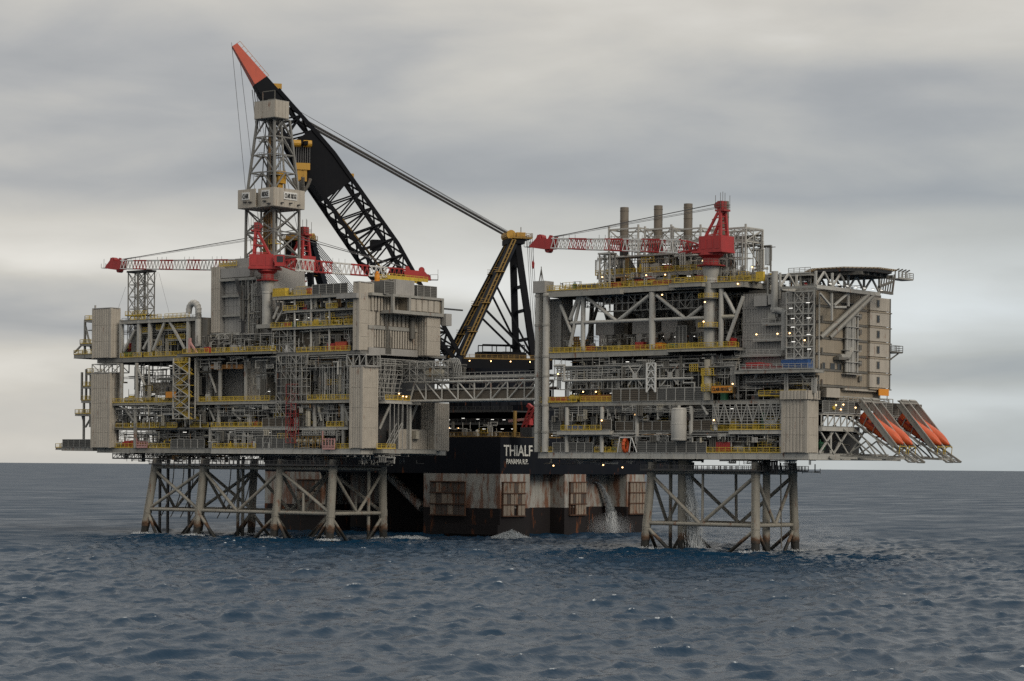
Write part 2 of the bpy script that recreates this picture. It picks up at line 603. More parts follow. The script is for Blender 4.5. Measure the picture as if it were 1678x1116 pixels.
LAMP_MESH = None
def lamp_meshes():
    global LAMP_MESH
    bulb = MB().lathe([(0.04, -0.16), (0.15, -0.10), (0.18, 0.02), (0.14, 0.10), (0.04, 0.15)], 0, 0, 10)
    hood = MB().box(-0.22, 0.22, 0.05, 0.30, 0.10, 0.26).box(-0.06, 0.06, 0.2, 0.7, 0.14, 0.24)
    tube = MB().box(-0.45, 0.45, -0.05, 0.05, -0.05, 0.05)
    hous = MB().box(-0.52, 0.52, -0.10, 0.10, 0.052, 0.16)
    LAMP_MESH = (bulb.mesh('bulb', 'lamp_warm', smooth=True), hood.mesh('floodlight', 'mid'),
                 tube.mesh('tube', 'tube_white'), hous.mesh('tube_light', 'mid'))
lamp_meshes()
def flood(parent, p, rz=0.0):
    o = inst(LAMP_MESH[1], 'floodlight', parent, p, rz)
    b = bpy.data.objects.new('bulb', LAMP_MESH[0])
    COL.objects.link(b)
    b.parent = o
def tubelight(parent, p, rz=0.0):
    o = inst(LAMP_MESH[3], 'tube_light', parent, p, rz)
    b = bpy.data.objects.new('tube', LAMP_MESH[2])
    COL.objects.link(b)
    b.parent = o

# ---------------------------------------------------------------------
# dense process plant: pipe racks, risers, trays, supports, small machines
# ---------------------------------------------------------------------
class Plant:
    def __init__(self, parent, seed):
        self.p, self.r, self.m = parent, random.Random(seed), {}
    def mb(self, kind, mat):
        return self.m.setdefault((kind, mat), MB())
    def done(self):
        for (kind, mat), mb in self.m.items():
            if mb.v:
                mb.build(kind, mat, self.p, stuff=True)
    def pmat(self):
        return self.r.choices(['galv', 'silver', 'mid', 'beige', 'pale', 'dark', 'copper', 'steelgrey'], [20, 13, 20, 14, 10, 12, 4, 20])[0]
    def fill(self, x0, x1, y0, y1, z0, z1, dens=1.0, racks=True, frames=True, machines=True, risers=True):
        r, L, H, D = self.r, x1 - x0, z1 - z0, y1 - y0
        fy = lambda: y0 + D * (r.random() ** 2.2)
        # bundles of parallel pipes under the ceiling
        if racks:
            for _ in range(max(1, int(L / 5 * dens))):
                a = r.uniform(x0, x1 - 2)
                b = min(x1, a + r.uniform(5, 22))
                z = z0 + H * r.choice([0.95, 0.9, 0.86, 0.78, 0.7, 0.6])
                y, rad, mat = fy(), r.choice([0.06, 0.08, 0.11, 0.15, 0.2, 0.26]), self.pmat()
                for k in range(r.randint(2, 6)):
                    yy, zz = y + k * (rad * 2 + 0.1), z - r.choice([0, 0, 0.06])
                    pts = [(a + k * 0.2, yy, zz), (b - k * 0.3, yy, zz)]
                    if r.random() < 0.5:
                        pts.append((b - k * 0.3, yy, max(z0, zz - r.uniform(0.2, 0.9) * H)))
                    self.mb('pipework', mat).pipe(pts, rad * r.uniform(0.75, 1.1))
            for _ in range(max(1, int(L / 9 * dens))):
                a = r.uniform(x0, x1 - 2)
                b = min(x1, a + r.uniform(6, 25))
                z, y = z0 + H * r.uniform(0.5, 0.92), fy()
                t = self.mb('cable_tray', 'galv')
                for k in range(r.randint(1, 3)):
                    t.box(a, b, y, y + 0.6, z + k * 0.42, z + k * 0.42 + 0.13)
        # risers
        if risers:
            for _ in range(int(L / 1.5 * dens)):
                x, y, rad = r.uniform(x0, x1), fy(), r.choice([0.05, 0.06, 0.08, 0.1, 0.13, 0.18, 0.24])
                a, b = sorted((r.random(), r.random()))
                if b - a < 0.25:
                    a, b = max(0, a - 0.2), min(1, b + 0.2)
                mat = self.pmat()
                for k in range(r.choice([1, 1, 2, 3, 4])):
                    xx = x + k * (rad * 2 + 0.14)
                    pts = [(xx, y, z0 + a * H), (xx, y, z0 + b * H)]
                    if r.random() < 0.55:
                        pts.append((xx + r.uniform(-3, 3), y, z0 + b * H))
                    if r.random() < 0.3:
                        pts.insert(0, (xx, y + r.uniform(0.5, 2), z0 + a * H))
                    self.mb('pipework', mat).pipe(pts, rad)
            for _ in range(int(L / 2.2 * dens)):   # small bore runs
                x, y, z = r.uniform(x0, x1), fy(), z0 + H * r.random()
                pts = [(x, y, z)]
                for k in range(r.randint(2, 5)):
                    q = list(pts[-1])
                    ax = r.choice([0, 0, 2, 2, 1])
                    q[ax] += r.uniform(0.5, 3.0) * r.choice([-1, 1])
                    q[0] = min(x1, max(x0, q[0])); q[1] = min(y1, max(y0, q[1])); q[2] = min(z1, max(z0, q[2]))
                    pts.append(tuple(q))
                self.mb('pipework', self.pmat()).pipe(pts, r.choice([0.045, 0.055, 0.07, 0.09]), 5)
        # secondary steel
        if frames:
            for _ in range(int(L / 3.4 * dens)):
                t = self.mb('secondary_steel', r.choice(['galv', 'galv', 'steelgrey', 'pale']))
                x, y, w, h = r.uniform(x0, x1 - 2), fy(), r.uniform(1.2, 5), H * r.uniform(0.25, 0.9)
                zb = z0 + r.choice([0.0, 1.0]) * (H - h)
                for xx in (x, x + w):
                    t.beam((xx, y, zb), (xx, y, zb + h), 0.11)
                for q in range(r.randint(1, 3)):
                    zz = zb + h * r.random()
                    t.beam((x, y, zz), (x + w, y, zz), 0.10)
                if r.random() < 0.45:
                    t.beam((x, y, zb), (x + w, y, zb + h), 0.08)
        if machines:
            for _ in range(int(L / 2.6 * dens)):
                x, y = r.uniform(x0, x1 - 1.5), fy()
                k = r.random()
                mat = r.choices(['mid', 'grey', 'beige', 'cladgrey', 'yellow', 'redpaint', 'greenbox', 'white', 'pale', 'dark'],
                                [18, 13, 12, 8, 16, 7, 5, 5, 8, 14])[0]
                t = self.mb('small_machine', mat)
                if k < 0.45:
                    w, d, h = r.uniform(0.6, 2.4), r.uniform(0.5, 1.5), r.uniform(0.7, 2.3)
                    t.box(x, x + w, y, y + d, z0, z0 + h)
                    t.box(x + 0.1, x + w * 0.55, y - 0.06, y - 0.002, z0 + h * 0.3, z0 + h * 0.8)
                    t.tube((x + w / 2, y + d / 2, z0 + h), (x + w / 2, y + d / 2, z0 + h + 0.5), 0.15, 6)
                elif k < 0.7:
                    rad = r.uniform(0.35, 0.9)
                    t.vessel((x, y + rad, z0 + rad + 0.4), (x + r.uniform(2, 5), y + rad, z0 + rad + 0.4), rad, 10)
                elif k < 0.85:
                    rad, h = r.uniform(0.35, 0.8), r.uniform(1.5, min(5, H * 0.8))
                    t.lathe([(rad * 0.5, z0), (rad, z0 + 0.3), (rad, z0 + h - 0.4), (rad * 0.7, z0 + h - 0.1), (rad * 0.2, z0 + h)], x + rad, y + rad, 10)
                else:
                    zz = z0 + H * r.uniform(0.25, 0.6)
                    yl = self.mb('access_platform', 'yellow')
                    w = r.uniform(2, 4.5)
                    yl.box(x, x + w, y, y + 1.1, zz - 0.1, zz)
                    for j in (0.55, 1.1):
                        yl.beam((x, y, zz + j), (x + w, y, zz + j), 0.08)
                    for j in range(4):
                        yl.beam((x + w * j / 3, y, zz), (x + w * j / 3, y, zz + 1.1), 0.08)
def scaffold(parent, x0, x1, y0, y1, z0, z1, nx, nz, mat='galv', w=0.10, name='scaffold', seed=1, diag=0.4):
    r = random.Random(seed)
    mb = MB()
    for y in (y0, y1):
        for i in range(nx + 1):
            x = x0 + (x1 - x0) * i / nx
            mb.beam((x, y, z0), (x, y, z1), w)
        for k in range(nz + 1):
            z = z0 + (z1 - z0) * k / nz
            mb.beam((x0, y, z), (x1, y, z), w)
        for i in range(nx):
            for k in range(nz):
                if r.random() < diag:
                    a, b = x0 + (x1 - x0) * i / nx, x0 + (x1 - x0) * (i + 1) / nx
                    c, d = z0 + (z1 - z0) * k / nz, z0 + (z1 - z0) * (k + 1) / nz
                    if r.random() < 0.5:
                        c, d = d, c
                    mb.beam((a, y, c), (b, y, d), w * 0.8)
    for i in range(nx + 1):
        for k in range(nz + 1):
            x, z = x0 + (x1 - x0) * i / nx, z0 + (z1 - z0) * k / nz
            mb.beam((x, y0, z), (x, y1, z), w * 0.9)
    return mb.build(name, mat, parent)
def text_mesh(s, height, width, mat, depth=0.05):
    cu = bpy.data.curves.new('lettering', 'FONT')
    cu.body = s
    cu.extrude = depth
    cu.offset = 0.012
    o = bpy.data.objects.new('lettering', cu)
    COL.objects.link(o)
    bpy.context.view_layer.update()
    me = bpy.data.meshes.new_from_object(o.evaluated_get(bpy.context.evaluated_depsgraph_get()))
    bpy.data.objects.remove(o)
    n = len(me.vertices)
    co = np.zeros(n * 3, dtype=np.float32)
    me.vertices.foreach_get('co', co)
    co = co.reshape(-1, 3)
    mn, mx = co.min(0), co.max(0)
    co[:, 0] = (co[:, 0] - mn[0]) / (mx[0] - mn[0]) * width
    z = (co[:, 1] - mn[1]) / (mx[1] - mn[1]) * height
    y = -co[:, 2]
    co[:, 1], co[:, 2] = y, z
    me.vertices.foreach_set('co', co.reshape(-1))
    me.materials.clear()
    me.materials.append(MATS[mat])
    me.name = 'lettering'
    me.update()
    return me

# =====================================================================
# THE SEA: one sheet, fine near the platforms, coarser towards the horizon
# =====================================================================
def make_sea():
    # built in a frame whose y runs along the view heading, then turned
    def axis(lo, hi, step, far, grow):
        a = list(np.arange(lo, hi + step, step))
        s, v = step, a[-1]
        while v < far:
            s *= grow
            v += s
            a.append(v)
        s, v = step, a[0]
        pre = []
        while v > -far:
            s *= grow * 1.05
            v -= s
            pre.append(v)
        return np.array(pre[::-1] + a)
    xs = axis(-95, 95, 0.5, 42000, 1.05)
    ys = axis(188, 600, 0.50, 45000, 1.012)
    GX, GY = np.meshgrid(xs, ys)
    sx, sy = np.gradient(xs), np.gradient(ys)
    SX, SY = np.meshgrid(sx, sy)
    rng = np.random.RandomState(11)
    n = 110
    lam = np.exp(np.linspace(math.log(1.25), math.log(45.0), n)) * rng.uniform(0.93, 1.07, n)
    steep = np.where(lam < 2.8, 0.074, 0.074 * (2.8 / lam) ** 0.72)
    amp = steep * lam / (2 * np.pi)
    wind = math.radians(-68)
    spread = np.where(lam > 12, 0.45, 0.80)
    ang = wind + rng.normal(0, 1, n) * spread
    ph = rng.uniform(0, 2 * np.pi, n)
    LOST = np.zeros_like(GX)
    H = np.zeros_like(GX); DX = np.zeros_like(GX); DY = np.zeros_like(GX); J = np.zeros_like(GX)
    for l, a, t, p in zip(lam, amp, ang, ph):
        k = 2 * np.pi / l
        cx, cy = math.cos(t), math.sin(t)
        eff = np.sqrt((SX * cx) ** 2 + (SY * cy) ** 2)
        wgt = np.clip((l / eff - 2.2) / 2.0, 0, 1)
        th = k * (GX * cx + GY * cy) + p
        s, c = np.sin(th), np.cos(th)
        H += wgt * a * s
        DX += wgt * a * c * cx * 0.9
        DY += wgt * a * c * cy * 0.9
        J += wgt * a * k * s
        LOST += (1 - wgt ** 2) * (a * k) ** 2 / 2
    co = np.stack([GX + DX, GY + DY, H], -1).reshape(-1, 3)
    ny, nx = GX.shape
    idx = np.arange(ny * nx).reshape(ny, nx)
    q = np.stack([idx[:-1, :-1], idx[:-1, 1:], idx[1:, 1:], idx[1:, :-1]], -1).reshape(-1, 4)
    # turn into the world frame
    x, y = co[:, 0].copy(), co[:, 1].copy()
    co[:, 0] = CAM.x + x * _c - y * _s
    co[:, 1] = CAM.y + x * _s + y * _c
    me = bpy.data.meshes.new('sea')
    me.vertices.add(len(co))
    me.vertices.foreach_set('co', co.astype(np.float32).reshape(-1))
    me.loops.add(q.size)
    me.loops.foreach_set('vertex_index', q.reshape(-1).astype(np.int32))
    me.polygons.add(len(q))
    me.polygons.foreach_set('loop_start', np.arange(0, q.size, 4, dtype=np.int32))
    me.polygons.foreach_set('use_smooth', np.ones(len(q), dtype=bool))
    me.update(calc_edges=True)
    at = me.attributes.new('crest', 'FLOAT', 'POINT')
    at.data.foreach_set('value', J.reshape(-1).astype(np.float32))
    at = me.attributes.new('unresolved', 'FLOAT', 'POINT')
    at.data.foreach_set('value', np.sqrt(LOST).reshape(-1).astype(np.float32))
    m = bpy.data.materials.new('sea_water')
    m.use_nodes = True
    nt = m.node_tree
    N, L = nt.nodes, nt.links
    b = N['Principled BSDF']
    b.inputs['Base Color'].default_value = (0.0045, 0.026, 0.056, 1)
    b.inputs['IOR'].default_value = 1.333
    ur = N.new('ShaderNodeAttribute')
    ur.attribute_name = 'unresolved'
    rg = N.new('ShaderNodeMath')
    rg.operation = 'MULTIPLY_ADD'
    rg.inputs[1].default_value = 1.15
    rg.inputs[2].default_value = 0.045
    L.new(ur.outputs['Fac'], rg.inputs[0])
    b.inputs['Specular IOR Level'].default_value = 0.46
    gp = N.new('ShaderNodeNewGeometry')
    gm = N.new('ShaderNodeMapping')
    gm.inputs['Rotation'].default_value = (0, 0, -TH)
    gm.inputs['Scale'].default_value = (0.045, 0.010, 1.0)
    L.new(gp.outputs['Position'], gm.inputs[0])
    gn = N.new('ShaderNodeTexNoise')
    gn.inputs['Scale'].default_value = 1.0
    gn.inputs['Detail'].default_value = 8
    gn.inputs['Roughness'].default_value = 0.72
    L.new(gm.outputs[0], gn.inputs['Vector'])
    gr_ = N.new('ShaderNodeMapRange')            # gusts roughen the surface in patches
    gr_.inputs['From Min'].default_value = 0.30
    gr_.inputs['From Max'].default_value = 0.70
    gr_.inputs['To Min'].default_value = 0.55
    gr_.inputs['To Max'].default_value = 1.55
    L.new(gn.outputs['Fac'], gr_.inputs['Value'])
    gx_ = N.new('ShaderNodeMath')
    gx_.operation = 'MULTIPLY'
    L.new(rg.outputs[0], gx_.inputs[0])
    L.new(gr_.outputs[0], gx_.inputs[1])
    L.new(gx_.outputs[0], b.inputs['Roughness'])
    geo = N.new('ShaderNodeNewGeometry')
    def noise(sc, det, off=0.0):
        mp = N.new('ShaderNodeMapping')
        mp.inputs['Scale'].default_value = sc
        mp.inputs['Rotation'].default_value = (0, 0, -TH - R(20))
        mp.inputs['Location'].default_value = (off, off * 0.7, 0)
        L.new(geo.outputs['Position'], mp.inputs[0])
        t = N.new('ShaderNodeTexNoise')
        t.inputs['Scale'].default_value = 1.0
        t.inputs['Detail'].default_value = det
        t.inputs['Roughness'].default_value = 0.6
        L.new(mp.outputs[0], t.inputs['Vector'])
        return t.outputs['Fac']
    n1 = noise((0.9, 1.9, 0.8), 3)
    n2 = noise((0.05, 0.11, 0.05), 4, 7.0)
    bp = N.new('ShaderNodeBump')
    bp.inputs['Strength'].default_value = 0.18
    bp.inputs['Distance'].default_value = 0.6
    L.new(n1, bp.inputs['Height'])
    bp2 = N.new('ShaderNodeBump')
    bp2.inputs['Strength'].default_value = 0.12
    bp2.inputs['Distance'].default_value = 3.0
    L.new(n2, bp2.inputs['Height'])
    L.new(bp.outputs[0], bp2.inputs['Normal'])
    L.new(bp2.outputs[0], b.inputs['Normal'])
    # whitecaps only where the crests steepen, broken up
    a = N.new('ShaderNodeAttribute')
    a.attribute_name = 'crest'
    mr = N.new('ShaderNodeMapRange')
    mr.inputs['From Min'].default_value = 0.78
    mr.inputs['From Max'].default_value = 0.93
    L.new(a.outputs['Fac'], mr.inputs['Value'])
    fn = noise((1.3, 2.4, 1.0), 6, 3.0)
    fr = N.new('ShaderNodeMapRange')
    fr.inputs['From Min'].default_value = 0.42
    fr.inputs['From Max'].default_value = 0.62
    L.new(fn, fr.inputs['Value'])
    mu = N.new('ShaderNodeMath')
    mu.operation = 'MULTIPLY'
    L.new(mr.outputs[0], mu.inputs[0])
    L.new(fr.outputs[0], mu.inputs[1])
    foam = N.new('ShaderNodeBsdfDiffuse')
    foam.inputs['Color'].default_value = (0.55, 0.58, 0.60, 1)
    mx = N.new('ShaderNodeMixShader')
    L.new(mu.outputs[0], mx.inputs[0])
    L.new(b.outputs[0], mx.inputs[1])
    L.new(foam.outputs[0], mx.inputs[2])
    L.new(mx.outputs[0], N['Material Output'].inputs['Surface'])
    me.materials.append(m)
    o = bpy.data.objects.new('sea', me)
    COL.objects.link(o)
    o['kind'] = 'structure'
    return o
make_sea()

# =====================================================================
# DRILLING PLATFORM: JACKET
# =====================================================================
def walkway(parent, p, q, w=1.6, mat='dark', rail='dark'):
    p, q = Vector(p), Vector(q)
    MB().beam(p, q, w, 0.22).build('walkway', mat, parent)
    d = (q - p).normalized()
    s = d.cross(Vector((0, 0, 1))) * (w / 2)
    for e in (s, -s):
        railing(parent, p + e, q + e, rail, 1.15)
def jacket(name, label, legs, rows, zt, zm, r, braces_front, extra=None):
    """legs: [(x_top, x_water)], rows: [(y_top, y_water)]"""
    t = thing(name, label, 'jacket', (legs[0][1], rows[0][1], 0))
    def P(i, j, z):
        f = z / zt
        return Vector((legs[i][1] + (legs[i][0] - legs[i][1]) * f, rows[j][1] + (rows[j][0] - rows[j][1]) * f, z))
    for i in range(len(legs)):
        for j in range(len(rows)):
            leg = MB().tube(P(i, j, -7), P(i, j, zt), r, 18).build('leg', 'jacket', t, smooth=True)
            for z in (zm, zt - 2.4, 3.2):
                a, b = P(i, j, z - 0.9), P(i, j, z + 0.9)
                MB().tube(a, b, r * 1.09, 18).build('collar', 'jacket', leg, smooth=True)
            ring = MB()
            for k in range(24):
                z = 3 + k * (zt - 5) / 24
                c = P(i, j, z)
                ring.beam(c + Vector((-0.28, -r - 0.12, 0)), c + Vector((0.28, -r - 0.12, 0)), 0.05)
            for sx in (-0.28, 0.28):
                ring.beam(P(i, j, 3) + Vector((sx, -r - 0.12, 0)), P(i, j, zt - 1) + Vector((sx, -r - 0.12, 0)), 0.06)
            ring.build('ladder', 'jacket', leg)
    def br(a, b, rr=0.42):
        one_tube(t, 'brace', a, b, rr, 'jacket', 12)
    nl, nr = len(legs), len(rows)
    for j in range(nr):
        for i in range(nl - 1):
            br(P(i, j, zm), P(i + 1, j, zm), 0.46)
            br(P(i, j, zt - 2.2), P(i + 1, j, zt - 2.2), 0.50)
    for i in range(nl):
        for j in range(nr - 1):
            br(P(i, j, zm), P(i, j + 1, zm), 0.46)
            br(P(i, j, zt - 2.2), P(i, j + 1, zt - 2.2), 0.46)
            m = (P(i, j, zm) + P(i, j + 1, zm)) / 2
            br(P(i, j, zt - 3), m, 0.40)
            br(P(i, j + 1, zt - 3), m, 0.40)
            w = (P(i, j, -4) + P(i, j + 1, -4)) / 2
            br(P(i, j, zm - 0.6), w, 0.40)
            br(P(i, j + 1, zm - 0.6), w, 0.40)
    for j in range(nr):
        for i, kind in enumerate(braces_front):
            a, b = P(i, j, zm), P(i + 1, j, zm)
            A, B = P(i, j, zt - 3), P(i + 1, j, zt - 3)
            if kind == '\\':
                br(A, b)
            elif kind == '/':
                br(a, B)
            elif kind == 'X':
                br(A, b); br(a, B)
            elif kind == 'V':
                br(A, (a + b) / 2); br(B, (a + b) / 2)
            if kind in '\\/':
                m = (a + b) / 2 if kind == '\\' else (a + b) / 2
                br(m, m + Vector((0, 0, (zt - 3 - zm) * 0.48)), 0.34)
            mid = (P(i, j, -5) + P(i + 1, j, -5)) / 2
            br(P(i, j, zm - 0.8), mid + Vector((-1.5, 0, 0)))
            br(P(i + 1, j, zm - 0.8), mid + Vector((1.5, 0, 0)))
    return t, P

ZJ = 20.2
legs_d = [(X(a, 17.5, 2.0), X(b, 0.5, 2.0)) for a, b in ((252, 236), (331, 322), (457, 448), (542, 540))]
rows_d = [(3.0, 2.0), (21.0, 21.8)]
ZMD = Zf(447, 839.6, 2.0)
jk, PJ = jacket('steel_jacket', 'eight-legged weathered steel jacket standing in the sea under the derrick platform',
                legs_d, rows_d, ZJ, ZMD, 1.0, ['X', 'V', '\\', ])
cnd = [(X(262, 10, 14), 14.0), (X(275, 10, 12), 12.0), (X(310, 10, 8), 8.0), (X(398, 10, 13), 13.0), (X(604, 10, 17), 17.0), (X(390, 10, 12), 12.0)]
for (x, y) in cnd:
    one_tube(jk, 'conductor', (x, y, -7), (x, y, ZJ + 0.6), 0.42, 'dark' if x < legs_d[1][1] - 3 else 'jacket', 12)
# curved risers under the deck
for k in range(7):
    x = X(285 + 15 * k + (28 if k > 3 else 0), 15, 9.0)
    pts = []
    for i in range(9):
        f = i / 8
        pts.append((x - 5.0 * f ** 2.2, 9.0 + k * 0.3, ZJ - 1.5 - 14.0 * f))
    MB().pipe(pts, 0.14, 6).build('riser', 'mid', jk)
walkway(jk, PJ(0, 0, ZJ - 1.5) + Vector((0, -1.6, 0)), PJ(3, 0, ZJ - 1.5) + Vector((2.5, -1.6, 0)))
walkway(jk, PJ(3, 0, ZJ - 1.5) + Vector((1.8, 0, 0)), PJ(3, 1, ZJ - 1.5) + Vector((1.8, 0, 0)))
walkway(jk, PJ(0, 1, ZJ - 1.5) + Vector((0, 1.6, 0)), PJ(3, 1, ZJ - 1.5) + Vector((0, 1.6, 0)))

# =====================================================================
# DRILLING PLATFORM: TOPSIDES
# =====================================================================
DX0, DX1, DY0, DY1 = -99.0, 0.0, 0.0, 32.0
Z1, Z2, Z3, Z4 = 22.9, 28.3, 34.9, 47.0     # deck levels
XL = X(295, Z4, 0)                         # where the left module ends
top = thing('platform_topside', 'topsides of grey decks and pipework carrying the drilling derrick', 'oil platform', (-50, 0, 21.5))
slab(top, DX0 + 0.5, X(345, Z1, 0), DY0 + 1.2, DY1, Z1, 1.2, edge='grey')
slab(top, X(345, Z1, 0) + 0.2, DX1 - 1.0, DY0, DY1, Z1, 1.3, edge='pale')
slab(top, DX0 + 5, X(343, Z2, 0), DY0 + 1.0, DY1, Z2, 0.45, edge='steelgrey')
slab(top, X(343, Z2, 0) + 0.2, X(568, Z2, 0), DY0 + 0.4, DY1, Z2, 0.7, edge='pale')
slab(top, DX0 + 4, X(322, Z3, 0), DY0 + 0.3, DY1, Z3, 0.6, edge='grey')
slab(top, X(322, Z3, 0) + 0.2, DX1 - 3.5, DY0 - 0.2, DY1, Z3, 0.75, edge='grey')
slab(top, DX0 + 0.5, X(296, Z4, 0), DY0 + 1.0, DY1, Z4, 1.2, edge='steelgrey')
slab(top, X(296, Z4, 0) + 0.2, X(452, Z4, 0), DY0 - 1.5, DY1, Z4 + 0.3, 0.6, edge='steelgrey')
slab(top, X(452, Z4, 0) + 0.2, DX1 - 1.2, DY0, DY1, Z4 - 0.2, 0.7, edge='steelgrey')
# hanging tray under the cellar deck
hx0, hx1 = X(184, 21, 4), X(346, 21, 4)
tr = MB()
for y in (4, 14, 24):
    tr.box(hx0, hx1, y, y + 0.3, 20.0, 20.35)
    tr.box(hx0, hx1, y, y + 0.3, 21.2, 21.5)
    n = 22
    for i in range(n + 1):
        x = hx0 + (hx1 - hx0) * i / n
        tr.beam((x, y + 0.15, 20.0), (x, y + 0.15, 21.6), 0.16)
        if i < n:
            x2 = hx0 + (hx1 - hx0) * (i + 1) / n
            tr.beam((x, y + 0.15, 20.1), (x2, y + 0.15, 21.4), 0.12)
tr.box(hx0, hx1, 4.4, 24, 20.02, 20.12)
tr.build('hanging_tray', 'dark', top)
un = Plant(top, 5)
un.fill(hx0, X(640, 21, 4), 3, 26, 19.4, 21.6, 0.9, machines=False, frames=True)
un.done()

# columns and diagonals of the front
def fcol(px, za, zb, y=0.35, r=0.5, mat='grey'):
    x = X(px, (za + zb) / 2, y)
    return one_tube(top, 'column', (x, y, za), (x, y, zb), r, mat, 14)
def fdiag(pa, pb, y=0.6, r=0.34, mat='grey'):
    a, b = onY(*pa, y), onY(*pb, y)
    return one_tube(top, 'diagonal', a, b, r, mat, 12)
for px in (199, 228, 246, 309):
    x = X(px, 52, 1.4)
    one_beam(top, 'column', (x, 1.4, Z4), (x, 1.4, 57.2), 0.85, 'pale')
for a, b in (((221, 541), (203, 575)), ((271, 526), (251, 574)), ((276, 523), (303, 572)), ((246, 552), (235, 572))):
    A, B = onY(*a, 1.3), onY(*b, 1.3)
    one_beam(top, 'diagonal', A, B, 0.55, 'pale')
for px, za, zb in ((199, Z3, Z4 - 1.5), (224, Z3, Z4 - 1.5), (324, Z3, Z4 - 0.6), (403, Z3, Z4 - 0.6), (361, Z3, Z4 - 0.6),
                   (222, Z1, Z3 - 0.9), (359, Z2, Z3 - 1), (345, Z1, Z2), (516, Z2, Z3 - 1.0), (563, Z1, Z3 - 1.0)):
    fcol(px, za, zb, 0.9, 0.52, 'grey')
for a, b in (((199, 662), (220, 690)), ((226, 606), (238, 632)), ((342, 666), (352, 690)), ((382, 676), (395, 688)), ((521, 663), (527, 690)),
             ((564, 664), (572, 690)), ((473, 704), (465, 732)), ((548, 727), (561, 707)), ((344, 612), (355, 644))):
    fdiag(a, b, 1.0)
one_beam(top, 'orange_beam', onY(347, 601, 1.2), onY(399, 601, 1.2), 0.7, 'orangebeam', 1.1)
# dark walls added inside the storeys: stop the view and darken the interior
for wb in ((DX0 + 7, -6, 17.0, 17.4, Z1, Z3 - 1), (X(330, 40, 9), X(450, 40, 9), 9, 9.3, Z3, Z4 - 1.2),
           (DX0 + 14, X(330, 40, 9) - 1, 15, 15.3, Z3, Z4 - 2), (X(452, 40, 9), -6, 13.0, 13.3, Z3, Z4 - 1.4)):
    MB().box(*wb).build('shade_bulkhead', 'dark', top)
# louvred and clad rooms set back on the storeys
for a, b, z0, z1, y, mat in ((241, 291, Z3 + 2.2, Z3 + 5.5, 4.5, 'clad'), (402, 437, Z3, Z4 - 1.2, 2.2, 'clad'), (363, 398, Z3, Z4 - 1.6, 7.5, 'cladgrey'),
                             (338, 348, Z3, Z4 - 1.2, 3.0, 'cladgrey')):
    x0, x1 = X(a, z0, y), X(b, z0, y)
    rm = MB().box(x0, x1, y, y + 4, z0, z1).build('plant_room', mat, top)
    h = (z1 - z0) / 2
    for k in range(2):
        inst(corr(x1 - x0, h - 0.06, 0.6, 0.12, mat), 'cladding_panel', rm, (x0, y - 0.09, z0 + k * h))
# railings along the deck edges: (from px, to px, level, y)
for a, b, z, y in ((178, 278, Z1, 1.1), (348, 419, Z1, -0.1), (550, 573, Z1, -0.1), (190, 245, Z2, 0.9), (246, 290, Z2, 0.5), (312, 341, Z2, 0.9),
                   (346, 429, Z2, 0.3), (535, 563, Z2, 0.3), (184, 288, Z3, 0.2), (326, 441, Z3, -0.3), (504, 582, Z3, -0.3),
                   (197, 232, Z4, 0.9), (236, 299, Z4, 0.9), (299, 342, Z4 + 0.3, -1.6), (346, 451, Z4 + 0.3, -1.6), (486, 574, Z4 - 0.2, -0.1)):
    railing(top, (X(a, z, y), y, z), (X(b, z, y), y, z), solid=0.0)
    railing(top, (X(a, z, y) + 1, y + 3.2, z), (X(b, z, y) - 1, y + 3.2, z))
# wind walls on the cellar deck
windwall(top, X(280, Z1, 1), X(335, Z1, 1), 1.0, Z1, 2.4)
windwall(top, X(419, Z1, 0), X(489, Z1, 0), -0.05, Z1, 2.7)
windwall(top, X(428, Z2, 0), X(472, Z2, 0), 0.4, Z2, 2.3, 'windbrown')
# process plant on every storey
pl = Plant(top, 21)
xa, xb = DX0 + 6, -6
pl.fill(xa, X(343, Z1, 1), 1.4, 14, Z1, Z2 - 0.7, 2.17)
pl.fill(X(346, Z1, 1), X(560, Z1, 1), 0.9, 14, Z1, Z2 - 0.9, 2.17)
pl.fill(xa, X(343, Z2, 1), 1.4, 14, Z2, Z3 - 0.9, 2.46)
pl.fill(X(346, Z2, 1), X(572, Z2, 1), 0.9, 14, Z2, Z3 - 1.0, 2.61)
pl.fill(xa + 2, X(292, Z3, 1), 1.2, 13, Z3, Z4 - 1.8, 2.17)
pl.fill(X(322, Z3, 1), X(345, Z3, 1), 1.0, 8, Z3, Z4 - 1, 2.17)
pl.fill(X(405, Z3, 1), X(480, Z3, 1), 0.8, 2.4, Z3, Z4 - 1, 1.59, machines=False)
pl.fill(X(440, Z3, 1), X(575, Z3, 1), 1.0, 12, Z3, Z4 - 1, 2.75)
pl.fill(DX0 + 6, X(316, Z4, 1), 2.0, 14, Z4, 56.5, 2.17)
pl.fill(X(316, Z4, 1), X(450, Z4, 1), 0.0, 10, Z4 + 0.3, 52.0, 1.89)
pl.fill(xa, X(343, Z1, 1), 0.2, 1.6, Z2 + 0.0, Z3 - 0.8, 0.5, machines=False)
pl.fill(X(346, Z2, 1), X(572, Z2, 1), 0.0, 1.4, Z3 - 3, Z3 - 0.9, 0.6, machines=False)
pl.fill(X(440, Z3, 1), X(575, Z3, 1), -0.2, 1.4, Z3 + 1, Z4 - 0.8, 0.7, machines=False)
pl.fill(X(330, Z4, 1), X(560, Z4, 1), -0.6, 1.4, Z4 - 4, Z4 - 0.8, 0.7, machines=False)
pl.fill(X(346, Z1, 1), X(560, Z1, 1), -0.1, 1.2, Z1, Z2 - 0.9, 0.6)
pl.done()
